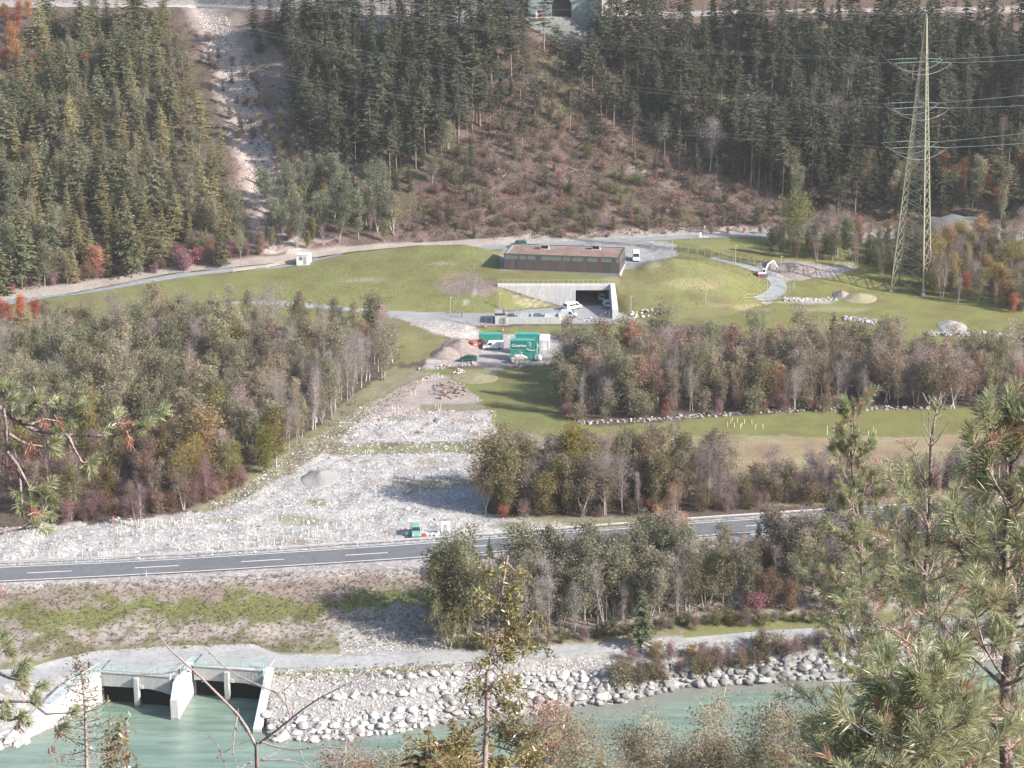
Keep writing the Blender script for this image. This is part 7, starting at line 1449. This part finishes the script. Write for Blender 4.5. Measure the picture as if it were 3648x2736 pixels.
# ================================================================ near pines and larches
M_PNEED = foliage_mat('pine_needles', .42, .30, 14.0, .05)
M_PBARK = mat('pine_bark', (.17, .125, .11), .9, objcol=True, noise=.4, nscale=40, bump=.6, bscale=60)
def px_path(pts, d0, d1=None):
    """photograph pixels -> world polyline at a distance of d0..d1 metres"""
    d1 = d0 if d1 is None else d1; n = len(pts); return [PD(u, v, d0+(d1-d0)*i/(n-1)) for i, (u, v) in enumerate(pts)]
class Shoots:
    def __init__(s): s.V, s.F, s.n = [], [], 0; s.bV, s.bF, s.bn = [], [], 0
    def tuft(s, base, d, r, length=.13, nn=70, nl=.055, brown=False, w=.0017, spread=(.45, 1.15)):
        """needles along the last stretch of a shoot"""
        base = np.array(base); d = np.array(d)/np.linalg.norm(d); a = np.cross(d, [0.3, .2, 1.0]); a /= np.linalg.norm(a); b = np.cross(d, a)
        t = r.uniform(0, 1, nn)**.8; ph = r.uniform(0, 6.283, nn); op = r.uniform(spread[0], spread[1], nn)*(1.15-.55*t); L_ = nl*r.uniform(.75, 1.15, nn)
        rad = a[None]*np.cos(ph)[:, None]+b[None]*np.sin(ph)[:, None]; nd = d[None]*np.cos(op)[:, None]+rad*np.sin(op)[:, None]; nd[:, 2] -= .10
        p0 = base[None]+d[None]*(t*length)[:, None]; side = np.cross(nd, r.normal(size=(nn, 3))); side /= np.linalg.norm(side, axis=1, keepdims=True)
        p1 = p0+nd*L_[:, None]; mid = (p0+p1)/2+np.array([0, 0, .002]); V = np.stack([p0, mid+side*w, p1, mid-side*w], 1).reshape(-1, 3); F = np.arange(4*nn).reshape(nn, 4)
        if brown: s.bV.append(V); s.bF.append(F+s.bn); s.bn += 4*nn
        else: s.V.append(V); s.F.append(F+s.n); s.n += 4*nn
    def build(s, parent, col, bcol=(.46, .24, .17)):
        o0 = np.array(parent.location)
        if s.V: o = link('needles', mesh_np('needles', np.concatenate(s.V)-o0, np.concatenate(s.F), [M_PNEED]), parent); o.color = (*col, 1)
        if s.bV: o = link('withered_needles', mesh_np('withered_needles', np.concatenate(s.bV)-o0, np.concatenate(s.bF), [M_PNEED]), parent); o.color = (*bcol, 1); setp(o, 'rust coloured withered needles')
def pine(name, pts, d, r0, r1, label, seed, whorl=.19, blen=(.28, .62), per=5, first=0.0, dens=1.0, nl=.055, col=(.37, .375, .215), lean=0.0, dead_top=0):
    r = np.random.default_rng(seed); P = px_path(pts, d); low = P[0]; gb = Vector((low.x, low.y+.15, sz(low.x, low.y)-.2)); P = [gb, gb.lerp(low, .5)+Vector((.05, 0, 0))]+P
    o = empty(name, gb, 0, label, 'tree'); S = Shoots(); n = len(P); rad = [r0*1.5, r0*1.25]+[r0+(r1-r0)*i/(n-3) for i in range(n-2)]
    MB().tube([p-gb for p in P], rad, 8).build('trunk', M_PBARK, o, True).color = (.24, .18, .155, 1)
    br = MB(); cum = [0.0]; Q = P[2:]
    for a, b in zip(Q[:-1], Q[1:]): cum.append(cum[-1]+(b-a).length)
    tot = cum[-1]
    def along(s):
        for i in range(len(Q)-1):
            if s <= cum[i+1]: return Q[i].lerp(Q[i+1], (s-cum[i])/(cum[i+1]-cum[i]))
        return Q[-1]
    s = -0.45+r.uniform(0, .1)
    while s < tot-.02:
        rel = min(1, (tot-s)/tot); p0 = along(max(0, s)) if s >= 0 else Q[0]+Vector((0, 0, s))
        for k in range(per):
            az = 6.283*k/per+r.uniform(-.4, .4); el = R(12+35*(1-rel))+r.uniform(-.2, .25); ln = (blen[0]+(blen[1]-blen[0])*rel)*r.uniform(.65, 1.15)
            if s > tot-dead_top: ln *= .5
            d_ = Vector((math.cos(az)*math.cos(el), math.sin(az)*math.cos(el), math.sin(el))); pts_ = [p0+Vector((0, 0, r.uniform(-.04, .04)))]
            cur = pts_[0]; dd = d_.copy(); ns = 5
            for j in range(ns):
                dd = (dd+Vector((r.uniform(-.16, .16), r.uniform(-.16, .16), .10+r.uniform(-.10, .12)))).normalized(); cur = cur+dd*ln/ns; pts_.append(cur)
            br.tube([q-gb for q in pts_], [max(.0028, r0*.36*(1-.8*j/ns)*(.5+.5*rel)) for j in range(ns+1)], 5, cap=False)
            if s > tot-dead_top and r.uniform() < .8: continue
            S.tuft(pts_[-2], pts_[-1]-pts_[-2], r, .10, int(120*dens), nl)
            for j in range(2, ns+1):
                for q in range(3):
                    if r.uniform() > .90*dens: continue
                    sd = (dd+Vector(r.normal(0, .75, 3))).normalized(); l2 = ln*r.uniform(.12, .30); e = pts_[j-1].lerp(pts_[j], r.uniform(0, 1)); f = e+sd*l2+Vector((0, 0, .02)); br.tube([e-gb, f-gb], [.0035, .0022], 4, cap=False)
                    brown = r.uniform() < .10; S.tuft(e.lerp(f, .35), f-e, r, l2*.75+.02, int((88 if not brown else 34)*dens), nl, brown)
        s += whorl*r.uniform(.8, 1.2)
    S.tuft(Q[-1]-Vector((0, 0, .08)), Vector((0, 0, 1)), r, .12, 90, nl)
    br.build('branch', M_PBARK, o, True).color = (.34, .255, .235, 1); S.build(o, col); return o
pine('near_pine', [(3590, 2800), (3580, 2640), (3575, 2538), (3586, 2374), (3603, 2253), (3608, 2082), (3584, 2033), (3582, 1923), (3603, 1758), (3603, 1615), (3592, 1440)], 7.0, .024, .006, 'near young pine with dense needles at the right edge', 31, .19, (.18, .52), 5, dens=.74, nl=.066)
pine('near_pine', [(3250, 2800), (3257, 2456), (3278, 2319), (3290, 2181), (3306, 1923), (3312, 1819), (3317, 1571), (3338, 1455)], 10.5, .022, .006, 'near pine with bare pale twigs at its top, left of the rightmost pine', 33, .22, (.28, .78), 5, dens=.85, nl=.060, dead_top=.5)
pine('near_pine', [(3270, 2850), (3272, 2640), (3262, 2470)], 6.4, .017, .005, 'low pine top in the bottom right corner', 35, .12, (.18, .46), 5, dens=.9, nl=.062)
pine('near_pine', [(3060, 2800), (3075, 2300), (3070, 1960), (3046, 1760), (3030, 1600), (3040, 1450)], 13.0, .018, .005, 'slim pine leader standing out against the meadow', 37, .22, (.20, .50), 4, dens=.9, nl=.050)

# --- pine boughs reaching in from the left
def bough(name, paths, tufts, d, label, seed, r0=.012):
    r = np.random.default_rng(seed); A = PD(*paths[0][0], d); root = Vector((A.x-1.6, A.y+.4, sz(A.x-1.6, A.y+.4)-.2)); o = empty(name, root, 0, label, 'tree'); br = MB(); S = Shoots()
    stem = [root, Vector((root.x+.1, root.y, (root.z+A.z)/2)), Vector((root.x+.15, root.y, A.z+.5))]; br.tube([p-root for p in stem], [.05, .045, .03], 8)
    br.tube([stem[1].lerp(stem[2], .75)-root, A-root], [.022, r0], 6)
    for i, pth in enumerate(paths):
        P = px_path(pth, d+r.uniform(-.05, .05), d+r.uniform(-.2, .25)); m_ = len(P)-1; w = r0 if i == 0 else r0*.75; br.tube([p-root for p in P], [w*(1-.65*k/m_) for k in range(m_+1)], 6, cap=False)
    for (u, v, du_, dv_, brown) in tufts:
        b = PD(u, v, d+r.uniform(-.06, .06)); e = PD(u+du_, v+dv_, d+r.uniform(-.08, .08)); br.tube([b-root, e-root], [.004, .0025], 4, cap=False); S.tuft(b, e-b, r, (e-b).length, 120 if not brown else 34, .050 if not brown else .042, brown, spread=(.5, 1.25))
    br.build('branch', M_PBARK, o, True).color = (.30, .235, .215, 1); S.build(o, (.37, .385, .21), (.48, .21, .14)); return o
X4 = lambda L_: [(x/1.819, 912+y/1.819) for x, y in L_]
T4 = lambda L_: [(x/1.819, 912+y/1.819, dx/1.819, dy/1.819, b) for x, y, dx, dy, b in L_]
bough('near_pine_bough', [X4([(-60, 940), (0, 985), (110, 1060), (180, 1110), (270, 1140), (440, 1160), (620, 1165), (720, 1165), (860, 1140), (1000, 1060), (1085, 995)]), X4([(20, 980), (40, 1100), (45, 1240), (40, 1380), (70, 1450)]), X4([(48, 1270), (110, 1350), (130, 1450), (140, 1560), (150, 1680)]), X4([(440, 1160), (475, 1240), (530, 1335), (585, 1345)]), X4([(55, 1150), (130, 1200), (210, 1225), (350, 1240)]), X4([(130, 1070), (200, 1090), (290, 1055), (400, 1075)]), X4([(110, 1350), (160, 1440), (200, 1510)])],
      T4([(1010, 1050, 75, -55, 0), (930, 1100, 60, -50, 0), (1050, 1020, 20, -60, 0), (960, 1075, 60, -20, 0), (870, 1130, 70, -30, 0), (660, 1150, 50, -40, 0), (740, 1060, 20, -45, 0), (480, 970, 60, -20, 0), (560, 1000, 10, -60, 0), (410, 1070, 50, 10, 0), (350, 1090, 40, 30, 0), (230, 960, 20, -70, 0), (180, 980, 60, -30, 0), (300, 960, 60, -30, 0), (360, 970, 40, -40, 0), (60, 900, 30, -60, 0), (20, 880, 0, -60, 0), (100, 940, 60, -50, 0), (140, 1040, 60, -40, 0), (20, 960, 60, -40, 0), (70, 1000, 60, -10, 0), (300, 1230, 60, 5, 0), (330, 1225, 40, -30, 0), (330, 1250, 40, 30, 0),
          (560, 1335, 40, 10, 0), (575, 1340, -20, 50, 0), (580, 1345, 40, -30, 0), (580, 1340, 10, 40, 0), (290, 1545, 50, -5, 0), (320, 1560, 40, 20, 0), (230, 1520, 60, -10, 0), (180, 1510, 60, 30, 0), (120, 1600, 20, 50, 0), (90, 1520, 30, 30, 0), (330, 1660, 10, 20, 0), (160, 1590, 60, 20, 0), (300, 1500, 40, -40, 0),
          (780, 1110, 40, 60, 1), (820, 1130, 20, 90, 1), (760, 1080, 60, 10, 1), (270, 1030, 20, 60, 1), (350, 1030, 40, 60, 1), (200, 1200, 10, 70, 1), (180, 1210, -10, 80, 1), (60, 1040, 40, 50, 1), (20, 1350, 60, 20, 1), (850, 1090, 10, 40, 1)]), 9.0, 'near pine bough with rusty withered needles reaching in at the left', 41)
X7 = lambda L_: [(x/1.819, 1824+y/1.819) for x, y in L_]
T7 = lambda L_: [(x/1.819, 1824+y/1.819, dx/1.819, dy/1.819, b) for x, y, dx, dy, b in L_]
bough('near_pine_bough', [X7([(-80, 1000), (-10, 1040), (60, 1075), (130, 1090)]), X7([(-60, 900), (0, 890), (50, 850)]), X7([(-60, 1240), (60, 1225), (200, 1230), (300, 1310), (450, 1300)]), X7([(-40, 1320), (60, 1350), (150, 1330)]), X7([(-40, 150), (60, 120), (180, 105), (280, 95)])],
      T7([(10, 880, 40, -40, 0), (20, 900, 50, 10, 0), (-10, 860, 30, -60, 0), (60, 1070, 60, -20, 0), (100, 1080, 60, 20, 0), (130, 1000, 50, -30, 0), (140, 980, 40, 20, 0), (200, 1230, 30, -40, 0), (230, 1140, 60, -20, 0), (200, 1200, 40, 30, 0), (20, 1220, 40, 30, 0), (0, 1260, 40, 50, 0), (90, 1330, 60, -10, 0), (130, 1340, 50, 20, 0), (440, 1300, 50, -10, 0), (380, 1380, 40, 20, 0), (150, 100, 90, -40, 0), (240, 95, 90, 20, 0), (200, 60, 90, -60, 0), (140, 1010, 20, 60, 0), (120, 1130, 30, 20, 1), (180, 20, 50, -20, 1), (220, 60, 40, 30, 1), (120, 1350, 10, 60, 1), (360, 1400, 20, 50, 1)]), 8.5, 'second pine bough at the lower left edge above the culvert', 43)

# --- bare larch twigs in the lower left
M_TWIG = mat('larch_twig', (.30, .235, .22), .9, noise=.25, nscale=30)
def twigs(name, paths, d, label, seed, bud=True):
    r = np.random.default_rng(seed); A = PD(*paths[0][0][:2], d); root = Vector((A.x, A.y+.1, sz(A.x, A.y+.1)-.2)); o = empty(name, root, 0, label, 'tree'); mb = MB(); bd = MB(); P0 = px_path(paths[0][1:], d) if False else None
    first = True
    for q in paths:
        w0, w1 = q[0][2], q[0][3]; P = px_path([p[:2] for p in q[1:]], d+r.uniform(-.05, .05), d+r.uniform(-.25, .25)); m_ = len(P)-1
        if first: mb.tube([Vector((0, 0, 0)), (P[0]-root)*.5+Vector((.06, 0, 0)), P[0]-root], [w0*2.2, w0*1.6, w0*1.05], 7); first = False
        mb.tube([p-root for p in P], [w0+(w1-w0)*k/m_ for k in range(m_+1)], 6, cap=False)
        if bud:
            for a, b in zip(P[:-1], P[1:]):
                L_ = (b-a).length; k = int(L_/.035)
                for i in range(k):
                    c = a.lerp(b, (i+r.uniform(.2, .8))/max(1, k)); n_ = Vector(r.normal(0, 1, 3)).normalized(); bd.tube([c-root, c-root+n_*(w1*1.2+.007)], [.0038, .0026], 4)
    mb.build('stem', M_TWIG, o, True); setp(bd.build('bud', M_TWIG, o), kind='stuff'); return o
H = lambda w0, w1, L_: [(L_[0][0]/1.819, 1824+L_[0][1]/1.819, w0, w1)]+X7(L_)
twigs('bare_larch', [H(.0085, .0075, [(1665, 1700), (1662, 1600), (1660, 1500)]), H(.0075, .0022, [(1655, 1510), (1600, 1400), (1540, 1310), (1420, 1190), (1300, 1070), (1190, 970), (1100, 890), (1020, 790), (1045, 730)]), H(.006, .0020, [(1680, 1500), (1760, 1440), (1850, 1370), (1960, 1280), (2080, 1200), (2240, 1120)]), H(.004, .0018, [(1850, 1400), (1880, 1330), (1860, 1250), (1790, 1170), (1650, 1110), (1540, 1060), (1450, 1000), (1380, 930), (1315, 865)]), H(.004, .0014, [(1540, 1310), (1520, 1420), (1510, 1540), (1540, 1680)]), H(.0045, .002, [(1700, 1490), (1780, 1520), (1900, 1540), (2060, 1525), (2240, 1530)]), H(.004, .0016, [(1670, 1610), (1780, 1605), (1900, 1610), (1990, 1650), (2040, 1700)]),
                    H(.003, .0012, [(1640, 1610), (1560, 1660), (1500, 1700)]), H(.003, .0011, [(1480, 1700), (1440, 1580), (1400, 1490), (1330, 1425)]), H(.0025, .001, [(1610, 1480), (1480, 1540), (1360, 1620)]), H(.0022, .001, [(1540, 1310), (1545, 1270)]), H(.0022, .0009, [(1700, 1600), (1790, 1560), (1900, 1450)]), H(.002, .0009, [(1300, 1070), (1200, 1020), (1050, 1050), (830, 1055)]), H(.003, .001, [(1940, 1530), (1960, 1600), (2050, 1690)]), H(.002, .001, [(1860, 1250), (1840, 1160), (1995, 1010)])], 8.0, 'bare budded larch twig forking across the culvert', 51)
# --- thin larches with sparse golden needles
def thin_larch(name, pts, d, r0, r1, label, seed, sides, nleaf, lsz, col):
    r = np.random.default_rng(seed); P = px_path(pts, d); low = P[0]; gb = Vector((low.x, low.y+.1, sz(low.x, low.y)-.2)); o = empty(name, gb, 0, label, 'tree'); mb = MB(); n = len(P)
    mb.tube([Vector((0, 0, 0)), (low-gb)*.5]+[p-gb for p in P], [r0*1.5, r0*1.3]+[r0+(r1-r0)*i/(n-1) for i in range(n)], 7); mb.build('trunk', M_TWIG, o, True); br = MB(); C_ = []; cones = MB()
    for (u, v, du_, dv_) in sides:
        a = PD(u, v, d); e = PD(u+du_, v+dv_, d+r.uniform(-.5, .5)*abs(du_)/FPX*d); m_ = a.lerp(e, .5)+Vector((0, 0, -.10*(e-a).length)); br.tube([a-gb, m_-gb, e-gb], [max(.003, r0*.35), max(.0025, r0*.22), .002], 4, cap=False); L_ = (e-a).length
        for k in range(max(3, int(L_/.07))):
            t = r.uniform(.15, 1.02); c = a.lerp(m_, t*2) if t < .5 else m_.lerp(e, t*2-1)
            if r.uniform() < .45:
                f = c+Vector((r.normal(0, .5), r.normal(0, .5), -abs(r.normal(0, .6)))).normalized()*L_*r.uniform(.12, .4); br.tube([c-gb, f-gb], [.0022, .0012], 3, cap=False)
                for j in range(nleaf): C_.append(np.array(c.lerp(f, r.uniform(0, 1)))+r.normal(0, .022, 3))
            for j in range(nleaf): C_.append(np.array(c)+r.normal(0, .028, 3))
        if r.uniform() < .22: cones.tube([e-gb, e-gb+Vector((0, 0, .035))], [.008, .004], 6)
    br.build('branch', M_TWIG, o, True); C_ = np.array(C_); nn = len(C_); dd = rand_dirs(r, nn); sd = np.cross(dd, rand_dirs(r, nn)); V, F = quads(C_, dd*lsz, sd*lsz*.30); c = link('needles', mesh_np('needles', V-np.array(gb), F, [M_PNEED]), o); c.color = (*col, 1)
    if cones.v: setp(cones.build('cone', mat('larch_cone', (.20, .085, .09), .8), o), kind='stuff')
    return o
X8 = lambda L_: [(1216+x/1.819, 1824+y/1.819) for x, y in L_]
sd = [(1060, 440, -130, -80), (1070, 350, -90, 60), (1075, 330, 110, 90), (1050, 480, 150, 15), (1040, 540, 100, 20), (1040, 520, -60, 90), (1030, 640, 160, -60), (1025, 640, 240, 40), (1020, 700, 150, -20), (1015, 740, 320, -40), (1010, 770, 240, -100), (1005, 800, 360, -20), (1000, 800, 160, 90), (1000, 820, 330, 60), (1000, 830, -150, -60), (1000, 640, -160, -180), (990, 860, -60, 140), (985, 880, 120, 70), (980, 900, 260, 10), (970, 930, -120, 90), (965, 960, 180, 130), (955, 1020, -150, 140), (960, 1000, 240, 200), (950, 1080, 180, 220), (950, 1060, -60, 180), (950, 1150, 220, 130), (948, 1200, 150, 260), (945, 1250, 260, 120), (945, 1300, -130, 120), (945, 1350, 300, 90), (940, 1400, -420, 120), (940, 1450, 330, 60), (940, 1480, -420, 30), (938, 1500, 420, 40), (935, 1540, -380, 90), (935, 1560, 360, 60), (935, 1600, 420, 20), (932, 1620, -300, 40), (945, 1420, 520, -60), (945, 1360, -500, 180), (940, 1500, -520, -40), (945, 1300, 420, 200)]
thin_larch('near_larch', X8([(925, 1760), (930, 1659), (938, 1480), (945, 1300), (948, 1050), (975, 930), (1000, 830), (1020, 700), (1035, 590), (1050, 450), (1070, 340), (1082, 280)]), 14.0, .022, .005, 'slender near larch with golden sprays in the centre foreground', 61, [(1216+x/1.819, 1824+y/1.819, dx/1.819, dy/1.819) for x, y, dx, dy in sd], 24, .023, (.33, .28, .12))
r9 = np.random.default_rng(9); sd = []
for k in range(44):
    y = 950+k*16.5; x = np.interp(y, [950, 1050, 1300, 1659], [500, 530, 553, 562]); s = 1 if k % 2 else -1; L_ = 30+(y-950)*.32*r9.uniform(.5, 1.2); sd.append((x/1.819, 1824+y/1.819, s*L_/1.819, (-.25+r9.uniform(-.3, .5))*L_/1.819))
thin_larch('near_larch', X7([(570, 1760), (562, 1659), (557, 1450), (553, 1300), (540, 1150), (530, 1050), (500, 940)]), 11.0, .012, .003, 'thin sparse larch sapling before the culvert', 63, sd, 4, .016, (.30, .24, .14))
sd = [(690/1.819, 1824+1650/1.819, 60/1.819, -60/1.819)]+[((720+k*9)/1.819, 1824+(1640-k*33)/1.819, (1 if k % 2 else -1)*r9.uniform(40, 90)/1.819, r9.uniform(-30, 30)/1.819) for k in range(9)]
thin_larch('near_larch', X7([(690, 1740), (720, 1640), (770, 1500), (800, 1400), (835, 1330)]), 11.5, .007, .002, 'short larch shoot right of the thin sapling', 65, sd, 9, .024, (.30, .23, .11))
# ================================================================ air
hz = MB().box(-430, 430, -70, 860, -18, 175).build('haze', None); setp(hz, 'thin pale autumn haze filling the valley', None, None, 'stuff')
hm_ = bpy.data.materials.new('haze_air'); hm_.use_nodes = True; t_ = hm_.node_tree
for n_ in list(t_.nodes): t_.nodes.remove(n_)
out_ = t_.nodes.new('ShaderNodeOutputMaterial'); pv = t_.nodes.new('ShaderNodeVolumePrincipled'); pv.inputs['Color'].default_value = (.90, .95, .94, 1); pv.inputs['Density'].default_value = .000068; pv.inputs['Anisotropy'].default_value = .0
t_.links.new(pv.outputs[0], out_.inputs['Volume']); hz.data.materials.append(hm_)
